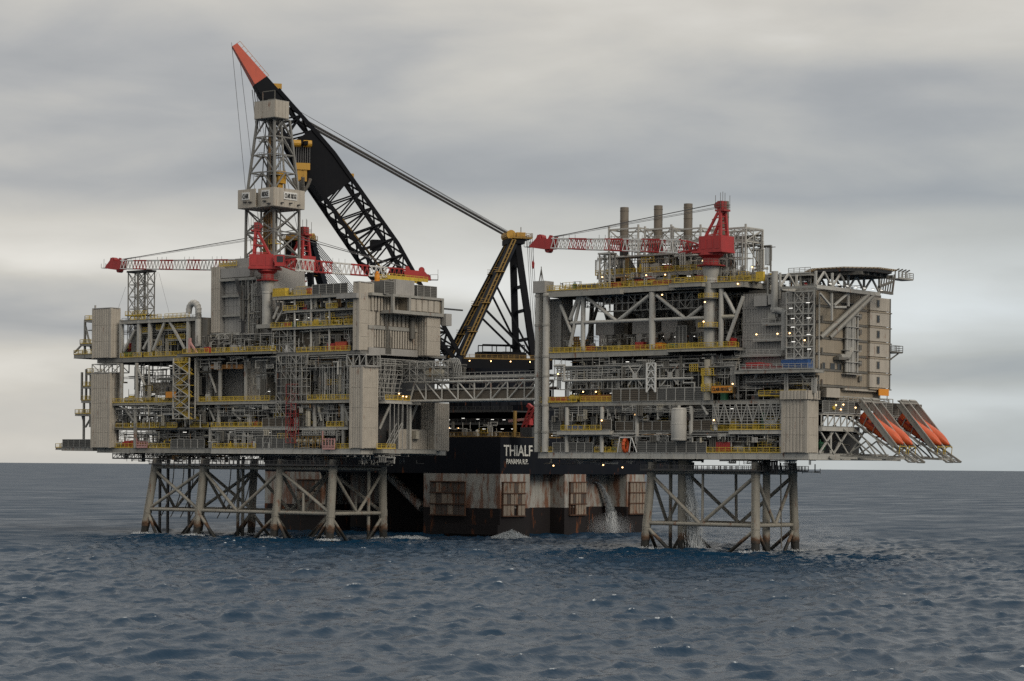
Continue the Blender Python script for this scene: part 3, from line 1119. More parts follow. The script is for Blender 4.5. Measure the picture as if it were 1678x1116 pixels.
# bank of pale risers and scaffold towers in front
bank = MB()
for k in range(13):
    x = X(524 + k * 4.0, 40, 0.9)
    r_ = 0.10 + 0.09 * ((k * 7) % 4) / 3
    bank.pipe([(x, 0.9 + 0.2 * (k % 2), Z3 + 0.3), (x, 0.9 + 0.2 * (k % 2), 43.5 - 0.25 * (k % 3)), (x, 2.5, 43.5 - 0.25 * (k % 3))], r_)
bank.build('pipe_bank', 'silver', top)
scaffold(top, X(478, 40, -0.6), X(504, 40, -0.6), -0.9, 0.4, Z3 - 0.5, Z4 - 1.0, 3, 6, seed=3, name='scaffold_tower')
scaffold(top, X(454, 40, -0.2), X(478, 40, -0.2), -0.5, 0.6, Z3 - 4, Z4 - 1.0, 3, 8, seed=4, name='scaffold_tower')
scaffold(top, X(470, 33, -0.5), X(486, 33, -0.5), -0.8, 0.2, Z2 - 4, Z3 + 4, 2, 6, 'reddark', seed=9, name='scaffold_tower', diag=0.6)
scaffold(top, X(486, 31, 0.2), X(504, 31, 0.2), 0.1, 1.8, Z2, Z3 + 5, 3, 5, 'mid', seed=12, name='scaffold_tower')
scaffold(top, X(496, 26, -0.3), X(548, 26, -0.3), -0.4, 1.2, Z1 + 3.3, Z2 - 0.9, 14, 2, 'galv', seed=6, name='scaffold_tower', diag=0.8)
scaffold(top, X(446, 52, 0.4), X(484, 52, 0.4), 0.3, 2.0, Z4, 53, 3, 3, 'galv', seed=7, name='scaffold_tower')
# hanging frames of thin rail under deck three
scaffold(top, X(212, 32, 0.4), X(292, 32, 0.4), 0.5, 1.2, 31.5, Z3 - 1.0, 14, 2, 'galv', 0.09, seed=15, name='pipe_support_frame', diag=0.0)
scaffold(top, X(352, 32, 0.4), X(436, 32, 0.4), 0.5, 1.2, 31.2, Z3 - 1.1, 12, 2, 'galv', 0.09, seed=16, name='pipe_support_frame', diag=0.0)
scaffold(top, X(346, 26, 0.4), X(468, 26, 0.4), 0.5, 1.0, 25.2, Z2 - 1.0, 16, 2, 'galv', 0.09, seed=17, name='pipe_support_frame', diag=0.0)

# stair tower standing outside the front
sx0, sx1 = X(289, 38, -1.5), X(315, 38, -1.5)
st = thing('stair_tower', 'white lattice stair tower with yellow landings against the front of the derrick platform', 'stair tower', ((sx0 + sx1) / 2, -1.5, 30.5))
zz = [30.5 + 2.9 * k for k in range(6)]
for x in (sx0, sx1):
    for y in (-2.6, -0.5):
        MB().beam((x, y, zz[0]), (x, y, zz[-1] + 1.2), 0.28).build('post', 'pale', st)
for k in range(5):
    c = MB()
    c.beam((sx0, -2.75, zz[k]), (sx1, -2.75, zz[k + 1]), 0.16).beam((sx0, -2.75, zz[k + 1]), (sx1, -2.75, zz[k]), 0.16)
    c.beam((sx0, -2.75, zz[k]), (sx1, -2.75, zz[k]), 0.18)
    c.build('cross_brace', 'pale', st)
    f = MB().box(sx0 + 0.2, sx1 - 0.2, -2.3, -0.7, zz[k] - 0.1, zz[k])
    a, b = (sx0 + 0.4, sx1 - 0.4) if k % 2 else (sx1 - 0.4, sx0 + 0.4)
    for y in (-2.0, -1.1):
        f.beam((a, y, zz[k]), (b, y, zz[k + 1]), 0.1, 0.3)
        f.beam((a, y, zz[k] + 1.0), (b, y, zz[k + 1] + 1.0), 0.09)
    f.build('stair_flight', 'yellow', st)
railing(st, (sx0, -2.4, zz[-1]), (sx1, -2.4, zz[-1]))

# ---- clad stair enclosures at the corners ---------------------------
def box_at(name, label, pl_, pr, pside, yf, zb, zt, rows, mat='clad', cat='stair enclosure', cap=True):
    """front face from px pl_ to pr on plane yf, side face as far as px pside"""
    zm = (zb + zt) / 2
    x0, x1 = X(pl_, zm, yf), X(pr, zm, yf)
    y1 = Yv(pside, zm, x1)
    return clad_tower(name, label, cat, x0, x1, yf, y1, zb, zt, rows, mat, cap), (x0, x1, yf, y1)
zt_ = Zf(165, 506, -0.5)
box_at('clad_stair_enclosure', 'corrugated beige enclosure with a roof post at the platform end far from the bridge', 153, 182, 195, -0.5, Z4, zt_, 3, 'clad')
box_at('clad_stair_enclosure', 'tall corrugated beige enclosure rising from the lowest deck below the roof-post enclosure', 151, 180, 193, -0.5, Z1 + 0.05, Zf(165, 612, -0.5), 5, 'clad')
_, lob = box_at('clad_stair_enclosure', 'tall beige corrugated corner enclosure under the open lattice gap, left of the bridge', 575, 594, 617, -0.4, Z1 + 0.05, Zf(594, 601, -0.4), 4, 'clad')
_, upb = box_at('clad_stair_enclosure', 'plain beige corrugated enclosure above the corner lattice, beside the pilastered wall', 581, 588.5, 610, -0.4, Z4 - 0.15, Zf(594, 462, -0.4), 5, 'clad')
one_tube(top, 'roof_post', (X(156, 58, 0.4), 0.4, zt_), (X(156, 58, 0.4), 0.4, zt_ + 1.1), 0.25, 'cladgrey')
# lattice between the stacked enclosures
for (x0, x1, y0, y1, z0, z1, s) in ((X(151, 45, -0.2), X(192, 45, -0.2), -0.2, 4, Zf(165, 612, -0.5) + 0.2, Z4 - 1.6, 31), (lob[0] - 1.5, lob[1] + 1, lob[2], lob[3], Zf(594, 601, -0.4) + 0.3, Z4 - 1.2, 32)):
    scaffold(top, x0, x1, y0, y1, z0, z1, 3, 1, 'galv', 0.22, name='link_lattice', seed=s, diag=1.0)

# ---- upper storeys above deck four: right part of the front ---------
zu = [Z4 - 0.2, 53.2, 57.4, 61.0]
xr = X(580, 55, 0)
slab(top, X(447, 53, 0) - 0.5, xr, 0.2, 14, zu[1], 0.6, edge='grey')
slab(top, X(463, 57, 0), xr, 0.6, 14, zu[2], 0.5, edge='grey')
slab(top, X(446, 61, 0), X(588, 61, 0), 0.3, 16, zu[3], 0.8, edge='grey')
MB().box(X(553, 61, -1.2), X(586, 61, -1.2), -1.6, 2.0, zu[3] - 1.5, zu[3] - 0.3).build('balcony', 'cladgrey', top)
for a, b, z, y in ((444, 478, zu[1], 0.1), (487, 513, zu[1], 0.1), (512, 560, zu[1], 0.1), (564, 580, zu[1], 0.1), (464, 486, zu[2], 0.5), (535, 553, zu[2], 0.5), (570, 580, zu[2], 0.5)):
    railing(top, (X(a, z, y), y, z), (X(b, z, y), y, z))
for px in (483, 510, 540):
    fcol(px, zu[0], zu[3] - 0.8, 0.8, 0.28, 'pale')
fdiag((456, 503), (448, 522), 0.6, 0.3, 'pale')
fdiag((468, 500), (452, 528), 0.9, 0.25, 'pale')
pu = Plant(top, 44)
for k in range(3):
    pu.fill(X(452, 55, 1), xr - 1, 0.9, 8, zu[k], zu[k + 1] - 0.6, 2.21)
pu.fill(X(450, 62, 4), X(520, 62, 4), 2.5, 12, zu[3], zu[3] + 2.6, 1.30, racks=False, frames=False)
pu.done()
ub = MB()
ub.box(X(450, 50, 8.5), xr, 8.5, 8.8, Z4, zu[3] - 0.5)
ub.build('shade_bulkhead', 'dark', top)  # dark wall put in to darken the upper storeys
windwall(top, X(512, 62, 0.5), X(570, 62, 0.5), 0.45, zu[3], 2.5)
railing(top, (X(447, 61, 0.4), 0.4, zu[3]), (X(510, 61, 0.4), 0.4, zu[3]))

# ---- side of the drilling platform (faces the bridge) ---------------
xs = DX1
def sy(px, z, x=None):
    return Yv(px, z, xs if x is None else x)
pm = thing('pilastered_module', 'beige module with pilastered walls, louvres and a balcony above the bridge end', 'module', (-10, 20, Z4))
ya, yb, yc = sy(609, 52), sy(683, 52, -1.5), sy(720, 52, 2.0)
zmt = Zx(672, 487, 1.0)
MB().box(-30, -1.5, ya, yc, Z4 - 0.6, zmt).build('core', 'windbrown', pm)
z_lo, z_mid, z_hi = Zx(640, 580, -1.4), Zx(640, 538, -1.4), Zx(640, 512, -1.4)
def pilasters(y0, y1, z0, z1, x, n, d=0.4, mat='clad', w=0.5):
    me = MB().box(-0.3, d, -w / 2, w / 2, 0, z1 - z0).mesh('pilaster', mat)
    for i in range(n + 1):
        inst(me, 'pilaster', pm, (x, y0 + (y1 - y0) * i / n, z0))
pilasters(ya + 0.6, yb - 0.6, z_lo + 1.5, z_mid - 0.4, -1.5, 18)
pilasters(ya + 0.6, yb - 0.6, z_mid + 0.5, z_hi + 0.4, -1.5, 11, 0.25, 'clad', 1.0)
MB().box(-2, -0.9, ya, yb, z_mid - 0.5, z_mid + 0.4).build('string_course', 'grey', pm)
MB().box(-2, -0.8, ya, yb, z_lo - 0.4, z_lo + 1.3).build('base_course', 'cladgrey', pm)
# end tower of the module
x_et0, x_et1 = -5.0, 2.0
ye0, ye1 = sy(699, 52, 2.0), sy(721, 52, 2.0)
MB().box(x_et0, x_et1, ye0, ye1, z_lo - 0.2, z_hi + 0.6).build('end_block', 'clad', pm)
clad_faces(pm, x_et0, x_et1, ye0, ye1, z_lo, z_hi + 0.5, 3, 'clad', 0.9, faces='FR')
# balcony storey with infill panels
zb0, zb1, zb2 = Zx(672, 513, 3.0), Zx(672, 507, 3.0), Zx(672, 484, 3.0)
yk = sy(672, 56, 3.0)
MB().box(-2, 3.0, sy(644, 56, 3.0), ye1 + 0.3, zb0 - 0.3, zb0 + 0.5).build('balcony_floor', 'grey', pm)
MB().box(-2, 3.0, sy(644, 56, 3.0), ye1 + 0.3, zb2 - 0.6, zb2).build('balcony_roof', 'grey', pm)
MB().box(-2, 2.3, yk, ye1 + 0.2, zb0 + 0.5, zb2 - 0.6).build('balcony_core', 'cladbrown', pm)
pan = MB().box(-0.15, 0.35, 0.12, 2.05, 0.1, zb2 - zb0 - 1.4).mesh('infill_panel', 'clad')
k = 0
y = yk + 0.4
while y + 2.1 < ye1:
    inst(pan, 'infill_panel', pm, (2.3, y, zb0 + 0.6))
    y += 2.25
for yy in (sy(644, 56, 3.0) + 0.3, yk, ye1):
    MB().box(2.3, 2.95, yy - 0.35, yy + 0.35, zb0 + 0.5, zb2 - 0.6).build('balcony_post', 'grey', pm)
for i in range(9):
    yy = sy(612, 56, 0) + 0.5 + i * (yk - sy(612, 56, 0) - 1) / 8
    MB().box(-1.5, -0.7, yy - 0.3, yy + 0.3, zb0 + 0.3, zb2 - 0.5).build('pilaster', 'clad', pm)
MB().box(-10, 0.2, ya - 0.1, yk, zb2 - 0.5, zb2 + 0.2).build('cornice', 'grey', pm)
# roof boxes of the module: louvres and a clad house
zr = zb2 + 0.05
for (pa, pb, h, mat) in ((629, 645, 3.2, 'w'), (648, 679, 3.9, 'c'), (683, 715, 3.0, 'w')):
    y0, y1 = sy(pa, zr + 1, 0.5), sy(pb, zr + 1, 0.5)
    hb = MB().box(-7, 0.4, y0, y1, zr, zr + h).build('roof_house', 'windwall' if mat == 'w' else 'cladgrey', pm)
    if mat == 'w':
        windwall(pm, y0, y1, 0.62, zr, h, side=True)
    else:
        inst(corr(y1 - y0, h - 0.1, 0.7, 0.12, 'cladgrey'), 'cladding_panel', hb, (0.5, y0, zr + 0.05), math.pi / 2)
        inst(corr(7.4, h - 0.1, 0.7, 0.12, 'cladgrey'), 'cladding_panel', hb, (-7, y0 - 0.09, zr + 0.05))
railing(pm, (0.3, sy(636, zr + 4, 0.5), zr + 3.95), (0.3, sy(702, zr + 4, 0.5), zr + 3.95), solid=1)
railing(pm, (-4, sy(640, zr + 4, 0.5), zr + 3.95), (-4, sy(705, zr + 4, 0.5), zr + 3.95))
# hoist boom and drain pipes on the wall
one_beam(pm, 'runway_beam', (0, ye1, zb1 + 1.2), (0, ye1 + 11, zb1 + 1.2), 0.4, 'dark')
one_tube(pm, 'vent_pipe', (-0.6, sy(673, 52, -1), z_lo + 4), (-0.6, sy(673, 52, -1), z_hi - 1), 0.75, 'mid')
MB().box(2.1, 3.6, ye1 + 0.4, ye1 + 2.6, z_hi - 2.6, z_hi + 0.4).build('wall_cabinet', 'cladgrey', pm)
dp = Plant(pm, 8)
dp.m[('pipework', 'mid')] = MB()
for i in range(6):
    yy = sy(636, 50) + i * 0.35
    dp.m[('pipework', 'mid')].pipe([(-0.6, yy, z_lo), (-0.6, yy, z_lo + 9 - i)], 0.09)
dp.done()

# below the module: scaffold, walkway and bottom rooms on the side
ysd0, ysd1 = sy(618, 44, -1), sy(700, 44, -1)
scaffold(top, -5, -1.0, ysd0, ysd1, Z4 - 3, Z4 - 0.8, 3, 2, 'galv', 0.14, 'scaffold_tower', 51, 0.6)
tmp = MB()
rr = random.Random(4)
for k in range(20):
    yy = ysd0 + (sy(660, 40) - ysd0) * k / 19
    tmp.beam((-0.6 - rr.random() * 3, yy, Z3), (-0.6 - rr.random() * 3, yy, Z4 - 2), 0.14)
for k in range(9):
    z = Z3 + 0.9 + k * 1.1
    for x in (-0.7, -3.5):
        tmp.beam((x, ysd0, z), (x, sy(662, 40), z), 0.11)
for k in range(7):
    a = ysd0 + k * (sy(660, 40) - ysd0) / 7
    b = ysd0 + (k + 1) * (sy(660, 40) - ysd0) / 7
    tmp.beam((-0.7, a, Z3 + rr.randint(0, 4)), (-0.7, b, Z3 + 5 + rr.randint(0, 5)), 0.11)
tmp.build('scaffold_tower', 'galv', top)
MB().box(-8, -4.5, ysd0, DY1 - 0.5, Z1, Z4 - 1).build('shade_bulkhead', 'dark', top)  # dark block added behind the side, its colour gives the interior shade
# side gallery at deck three and its brackets
slab(top, -3.4, 1.6, ysd0 + 0.2, sy(668, 34), Z3, 0.8, 'side_gallery', edge='pale')
railing(top, (1.5, ysd0 + 0.4, Z3), (1.5, sy(664, 34), Z3))
for pa, pb in ((640, 622), (683, 668)):
    one_tube(top, 'diagonal', (0.4, sy(pa, 33, 0.4), Z3 - 0.9), (-1, sy(pb, 30, -1), Z2 - 0.5), 0.36, 'grey')
# bottom storey on the side
slab(top, -2.6, 2.0, sy(616, 22), sy(716, 22, 2), Z1 + 0.02, 1.0, 'side_gallery', edge='grey')
railing(top, (1.9, sy(618, 23, 2), Z1), (1.9, sy(648, 23, 2), Z1))
y0, y1 = sy(652, 25, -0.5), sy(700, 25, -0.5)
cr_ = MB().box(-3.8, -0.5, y0, y1, Z1, Z1 + 5).build('plant_room', 'cladgrey', top)
for k in range(2):
    ww = (y1 - y0) / 2
    inst(corr(ww - 0.1, 4.9, 0.7, 0.14, 'clad'), 'cladding_panel', cr_, (-0.4, y0 + k * ww, Z1), math.pi / 2)
one_beam(top, 'column', (0.1, sy(671, 25, 0.1), Z1), (0.1, sy(671, 25, 0.1), Z1 + 11), 0.7, 'pale')
yv_ = sy(676, 26)
MB().prism([(-0.3, yv_), (1.2, yv_), (1.2, yv_ + 1.2), (-0.3, yv_ + 2.6)], Z1 + 2.6, Z1 + 4.6).build('vent_hood', 'beige', top)
xq0 = X(700.5, 30, sy(712, 30, 1.5))
ybx0, ybx1 = sy(712, 30, 1.5), sy(733.5, 30, 1.5)
clad_tower('clad_stair_enclosure', 'beige corrugated enclosure hanging over the dark vessel below the bridge', 'stair enclosure',
           min(xq0, -2.5), 1.5, ybx0, ybx1, Z1 - 0.3, Zx(712, 660, 1.5), 3, 'clad', cap=False)
# stairs on the side
sst = thing('side_stair', 'grey zigzag outside stair between the corner enclosure and the clad room', 'stair', (1, sy(640, 25), Z1))
s = MB()
pts = [(1.0, sy(632, 23), Z1), (1.0, sy(650, 28), Z1 + 5.4), (1.0, sy(634, 28), Z1 + 5.4), (1.0, sy(652, 33), Z3 - 0.5)]
for a, b in ((pts[0], pts[1]), (pts[1], pts[3])):
    for dx in (-0.9, 0.6):
        for dz in (0, 1.1):
            s.beam((a[0] + dx, a[1], a[2] + dz), (b[0] + dx, b[1], b[2] + dz), 0.16, 0.25 if dz == 0 else 0.12)
for k in range(5):
    yy = sy(630 + k * 7, 28)
    s.beam((1.8, yy, Z1), (1.8, yy, Z3 - 1), 0.14)
s.build('flight', 'galv', sst)
treads = MB()
for a, b in ((pts[0], pts[1]), (pts[1], pts[3])):
    for k in range(16):
        f = (k + 0.5) / 16
        c = Vector(a).lerp(Vector(b), f)
        treads.box(c.x - 0.85, c.x + 0.55, c.y - 0.15, c.y + 0.15, c.z - 0.03, c.z + 0.03)
treads.build('tread', 'mid', sst)

# ---- far-left end: small balconies and cantilevers ------------------
def balcony(px0, px1, py, y0, y1, th=0.6, rail='yellow', name='end_balcony'):
    p = onY(px1, py, y0)
    x1, z = p.x, p.z
    x0 = X(px0, z, y0)
    d = slab(top, x0, x1, y0, y1, z, th, name, edge='grey')
    for a, b in (((x0, y0), (x1, y0)), ((x0, y0), (x0, y1)), ((x0, y1), (x1, y1))):
        railing(top, (*a, z), (*b, z), rail)
    return x0, x1, z
balcony(121, 156, 580, 4, 12, 1.0)
balcony(131, 154, 563, 4, 9, 0.5)
balcony(139, 154, 524, 4, 9, 0.5)
balcony(142, 153, 611, 4, 8, 0.5)
balcony(135, 152, 633, 3, 8, 0.5)
balcony(133, 152, 656, 3, 9, 0.6)
balcony(123, 152, 678, 3, 9, 0.5)
b0 = balcony(91, 118, 734, 5, 12, 0.5)
b1 = balcony(101, 152, 733, 4, 12, 0.9, 'galv')
windwall(top, X(103, b1[2], 3.9), X(150, b1[2], 3.9), 3.8, b1[2], 2.2)
for px, a, b in ((137, 734, 656), (139, 580, 524), (148, 700, 611), (134, 656, 610), (141, 656, 605)):
    p, q = onY(px, a, 5), onY(px, b, 5)
    one_beam(top, 'column', p, (p.x, p.y, q.z), 0.5, 'grey')
for a, b in (((122, 578), (136, 563)), ((150, 575), (139, 530)), ((134, 678), (137, 690)), ((149, 685), (140, 700))):
    one_beam(top, 'diagonal', onY(*a, 5), onY(*b, 5), 0.4, 'grey')
pe = Plant(top, 77)
pe.fill(X(139, 52, 4), X(154, 52, 4), 5, 10, Z4 + 1, 56, 1.6, machines=False)
pe.fill(X(143, 40, 4), X(153, 40, 4), 5, 10, 27, 46, 1.6, machines=False)
pe.done()

# ---- left module roof ------------------------------------------------
zlt = Zf(250, 523, 1.2)
slab(top, X(197, zlt, 1), X(322, zlt, 1), 1.0, 20, zlt, 0.9, edge='grey')
MB().box(X(200, 52, 10), X(318, 52, 10), 14.2, 14.5, Z4, zlt - 0.5).build('shade_bulkhead', 'dark', top)  # dark back wall added for a dark interior
for a, b in ((214, 238), (246, 264), (270, 310)):
    railing(top, (X(a, zlt, 1), 1.0, zlt), (X(b, zlt, 1), 1.0, zlt))
railing(top, (X(200, zlt, 8), 8, zlt), (X(330, zlt, 8), 8, zlt), 'galv')
for a, b, z in ((257, 306, 54.2), (277, 304, 51.5), (232, 246, 53.6)):
    slab(top, X(a, z, 2.2), X(b, z, 2.2), 2.0, 8, z, 0.4, 'mezzanine')
    railing(top, (X(a, z, 2.2), 2.0, z), (X(b, z, 2.2), 2.0, z))
MB().box(X(310, 52, 2), X(340, 52, 2), 2.0, 12, Z4, zlt - 0.2).build('plant_room', 'mid', top)
# goose-neck vent
gx = X(325, 58, 1.5)
gv = MB()
pts = [(gx, 1.5, 50)] + [(gx, 1.5, 57 + 0.8 * i) for i in range(3)]
for i in range(1, 9):
    a = math.pi * i / 8
    pts.append((gx - 2.2 * (1 - math.cos(a)) * 0.5 * 1.6, 1.5, 58.6 + 2.0 * math.sin(a)))
gv.pipe(pts, 0.8, 12)
tag(gv.build('goose_neck_vent', 'silver', None, True), 'fat metal goose-neck vent duct beside the tall clad drilling module', 'vent')

# ---- tall clad drilling module ---------------------------------------
dm = thing('drilling_module', 'tall grey clad drilling module hung with pipes and a black hose', 'module', (X(375, 55, 4), 4, 52))
dx0, dx1, dx2 = X(346, 60, 3), X(361, 60, 3), X(393, 60, 3)
zd0, zd1 = Zf(360, 545, 3), Zf(360, 437, 3)
MB().box(dx0, dx1, 3, 15, zd0, zd1).build('wall', 'cladgrey', dm)
clad_faces(dm, dx0, dx1, 3, 15, zd0, zd1, 3, 'clad', 0.8, faces='FL')
MB().box(dx1, X(440, 60, 3), 4.5, 16, zd0 - 2, zd1 - 0.5).build('wall', 'cladgrey', dm)
clad_faces(dm, dx1 + 0.3, dx2, 4.5, 16, zd0, zd1 - 3.5, 4, 'cladgrey', 1.2, faces='F')
MB().box(dx1 - 0.4, X(409, 65, 3), 3.0, 4.6, zd1 - 3.0, zd1 - 0.6).build('parapet', 'cladgrey', dm)
MB().box(dx1 - 0.4, X(420, 65, 3), 2.8, 4.4, zd1 - 3.9, zd1 - 3.2).build('ledge', 'grey', dm)
MB().box(X(385, 70, 5), X(409, 70, 5), 5, 9, zd1 - 0.5, zd1 + 2).build('roof_cabin', 'cladgrey', dm)
MB().box(X(358, 70, 5), X(384, 70, 5), 5, 9, zd1 - 0.5, zd1 + 1.2).build('roof_cabin', 'beige', dm)
railing(dm, (X(358, 68, 4), 4.4, zd1 + 0.2), (X(386, 68, 4), 4.4, zd1 + 0.2))
for z in (zd0 + 4.5, zd0 + 9.5, zd0 - 0.3):
    MB().box(dx1, dx2 + 0.5, 3.4, 4.5, z - 0.5, z).build('ledge', 'grey', dm)
scaffold(dm, dx0, dx2, 3.0, 5, zd0 - 3, zd0 - 0.3, 4, 1, 'pale', 0.25, 'under_lattice', 3, 1.0)
hs = MB()
base = X(384, 60, 2.6)
for i in range(4):
    x = base + i * 0.35
    hs.pipe([(x, 2.9, zd1 - 3.5), (x + 0.8, 2.8, zd1 - 6), (x + 2.3, 2.8, zd1 - 9), (x + 2.6, 2.8, zd0 - 3)], 0.17)
hs.build('hose', 'dark', dm)
pp = Plant(dm, 91)
pp.fill(X(394, 60, 3), X(430, 60, 3), 2.6, 4.4, zd0 - 3.5, zd1 - 3.5, 2.6, machines=False, racks=False)
pp.fill(X(394, 60, 3), X(430, 60, 3), 2.6, 4.4, zd0 - 3.5, zd1 - 3.5, 1.6, machines=False, racks=False, frames=False)
pp.fill(X(385, 50, 1), X(430, 50, 1), 0.5, 4.4, Z4 + 0.3, zd0 - 0.5, 1.6, machines=True)
pp.done()

# =====================================================================
# DERRICK
# =====================================================================
def lattice_face(mb, a0, b0, a1, b1, n, w, style='K'):
    """bracing between two legs a (a0->a1) and b (b0->b1)"""
    a0, b0, a1, b1 = map(Vector, (a0, b0, a1, b1))
    for k in range(n):
        f, g = k / n, (k + 1) / n
        p, q, r_, s = a0.lerp(a1, f), b0.lerp(b1, f), a0.lerp(a1, g), b0.lerp(b1, g)
        mb.beam(r_, s, w)
        if style == 'K':
            m = (r_ + s) / 2
            mb.beam(p, m, w); mb.beam(q, m, w)
        elif style == 'X':
            mb.beam(p, s, w); mb.beam(q, r_, w)
        elif style == 'Z':
            if k % 2:
                mb.beam(p, s, w)
            else:
                mb.beam(q, r_, w)
dc = onY(447, 330, 16)
ddx, ddy = dc.x, 16.0
der = thing('drilling_derrick', 'tall grey lattice drilling derrick with two beige wind-wall boxes', 'derrick', (ddx, ddy, 61))
zL0, zL1, zT0, zT1 = Zf(447, 344, 16), Zf(447, 314, 16), Zf(447, 197, 16), Zf(447, 170, 16)
def ring(hx, hy, z):
    return [Vector((ddx + sx * hx, ddy + sy_ * hy, z)) for sx, sy_ in ((-1, -1), (1, -1), (1, 1), (-1, 1))]
h0, h1, h2 = ring(5.2, 4.7, 61), ring(5.1, 4.6, zL0), ring(3.1, 2.8, zT0)
for lo, hi, n, nm, st_ in ((h0, h1, 4, 'lower', 'X'), (ring(4.9, 4.4, zL1), h2, 4, 'upper', 'K')):
    for i in range(4):
        one_beam(der, 'leg', lo[i], hi[i], 0.55, 'steelgrey')
        mb = MB()
        lattice_face(mb, lo[i], lo[(i + 1) % 4], hi[i], hi[(i + 1) % 4], n, 0.30, st_)
        mb.build('lattice_face', 'steelgrey', der)
for i in range(4):
    one_beam(der, 'leg', h1[i], ring(4.9, 4.4, zL1)[i], 0.5, 'grey')
# lower and upper wind-wall boxes, panel by panel
def windbox(x0, x1, y0, y1, z0, z1, nf, ns, sunk=None):
    b = MB().box(x0, x1, y0, y1, z0 - 0.12, z0).build('windwall_floor', 'grey', der)
    wf, ws = (x1 - x0) / nf, (y1 - y0) / ns
    pf = MB().box(0.03, wf - 0.03, -0.12, 0.12, 0, z1 - z0).mesh('wall_panel', 'clad')
    ps = MB().box(-0.12, 0.12, 0.03, ws - 0.03, 0, z1 - z0).mesh('wall_panel', 'clad')
    for i in range(nf):
        for y in (y0, y1):
            inst(pf, 'wall_panel', der, (x0 + i * wf, y + (0.9 if sunk == i and y == y0 else 0), z0))
    for i in range(ns):
        for x in (x0, x1):
            inst(ps, 'wall_panel', der, (x, y0 + i * ws, z0))
LX0, LX1 = X(390, 86, 8.6), X(448.5, 86, 8.6)
LY1 = Yv(499, 86, LX1)
windbox(LX0, LX1, 8.6, LY1, zL0, zL1, 6, 6, 3)
TX0, TX1 = X(417, 109, 11.8), X(451, 109, 11.8)
TY1 = Yv(473, 109, TX1)
windbox(TX0, TX1, 11.8, TY1, zT0, zT1, 5, 4)
MB().box(TX0 - 0.1, TX1 + 0.1, 11.7, TY1 + 0.1, zT1 + 0.002, zT1 + 0.2).build('cap', 'grey', der)
for s_, a, b, py in (('CLAIR', 398, 407.5, 325), ('RIDGE', 430, 440, 321)):
    x0, x1 = X(a, 87, 8.4), X(b, 87, 8.4)
    z = Zf(b, py, 8.4)
    bd = MB().box(x0 - 0.3, x1 + 0.3, 8.30, 8.46, z - 0.35, z + 1.6).build('name_board', 'white', der)
    inst(text_mesh(s_, 1.2, x1 - x0, 'letterdark'), 'lettering', bd, (x0, 8.25, z))
ya_, yb_ = Yv(466, 87, LX1 + 0.15), Yv(485, 87, LX1 + 0.15)
zc = Zx(475, 325.5, LX1)
bd = MB().box(LX1 + 0.13, LX1 + 0.3, ya_ - 0.3, yb_ + 0.3, zc - 0.35, zc + 1.6).build('name_board', 'white', der)
inst(text_mesh('CLAIR RIDGE', 1.2, yb_ - ya_, 'letterdark'), 'lettering', bd, (LX1 + 0.35, ya_, zc), math.pi / 2)
for px, py in ((401, 331), (409, 331), (433, 329), (440, 333), (462, 332), (476, 333), (489, 336)):
    p = onY(px, py, 8.2) if px < 448 else onX(px, py, LX1 + 0.4)
    MB().box(p.x - 0.5, p.x + 0.5, p.y - 0.25, p.y + 0.25, p.z - 0.2, p.z + 0.1).build('louvre', 'dark', der)
# guide tubes, travelling gear and ladders inside
dd = Plant(der, 61)
rr = random.Random(9)
for k in range(34):
    x, y = ddx + rr.uniform(-3.8, 3.8), ddy + rr.uniform(-3.4, 3.4)
    a, b = (62, zL0) if k % 2 else (zL1 - 4, zT0 + 1)
    sc_ = 1.0 if k % 2 else 0.55
    m_ = ['galv', 'mid', 'mid', 'silver', 'dark'][k % 5]
    dd.mb('guide_pipe', m_).tube((ddx + (x - ddx) * (1 if k % 2 else 1), y, a), (ddx + (x - ddx) * sc_, ddy + (y - ddy) * sc_, b), rr.choice([0.1, 0.14, 0.2, 0.3]), 6)
for k in range(4):
    dd.mb('guide_pipe', 'copper').tube((ddx - 0.6 + k * 0.9, ddy - 2.5, 62), (ddx - 0.6 + k * 0.9, ddy - 2.5, zL0 - 1 + (k == 2) * 20), 0.30, 8)
for z in (66, 71, 76, 80, 94, 99, 103):
    for sx in (-1, 1):
        w_ = 4.4 - max(0, z - 88) * 0.09
        t_ = dd.mb('landing', 'galv' if z != 76 else 'yellow')
        x = ddx + sx * (w_ - 1.2)
        t_.box(x - 1.3, x + 1.3, ddy - w_ + 1, ddy - w_ + 3, z, z + 0.15)
        t_.beam((x - 1.3, ddy - w_ + 1, z + 1.1), (x + 1.3, ddy - w_ + 1, z + 1.1), 0.1)
        for j in range(4):
            t_.beam((x - 1.3 + 0.87 * j, ddy - w_ + 1, z), (x - 1.3 + 0.87 * j, ddy - w_ + 1, z + 1.1), 0.08)
dd.done()
tb = MB().box(ddx + 0.6, ddx + 3.4, ddy - 1.4, ddy + 1.4, 92, 95.2).box(ddx + 1.2, ddx + 2.8, ddy - 0.9, ddy + 0.9, 89.4, 92)
tb.build('travelling_block', 'crane_yellow', der)
cw = MB()
cw.box(TX0 + 2.6, TX1 - 2.6, 14, TY1 - 2, zT1 + 0.2, zT1 + 0.9)
for x in (TX0 + 1.6, TX1 - 1.6):
    cw.beam((x, 13.2, zT1), (x, 13.2, zT1 + 2.8), 0.2)
cw.beam((TX0 + 1.6, 13.2, zT1 + 2.8), (TX1 - 1.6, 13.2, zT1 + 2.8), 0.2)
cw.build('crown_block', 'mid', der)
MB().box(ddx - 8, ddx + 8, ddy - 7, ddy + 7, 57, 61.2).build('substructure', 'mid', der)
ds = Plant(der, 14)
ds.fill(ddx - 8, ddx + 8, ddy - 8.5, ddy - 7.1, 57, 61.0, 1.2, machines=False)
ds.fill(ddx - 7, ddx + 7, ddy - 6.5, ddy + 5, 61.2, 70, 1.6)
ds.done()

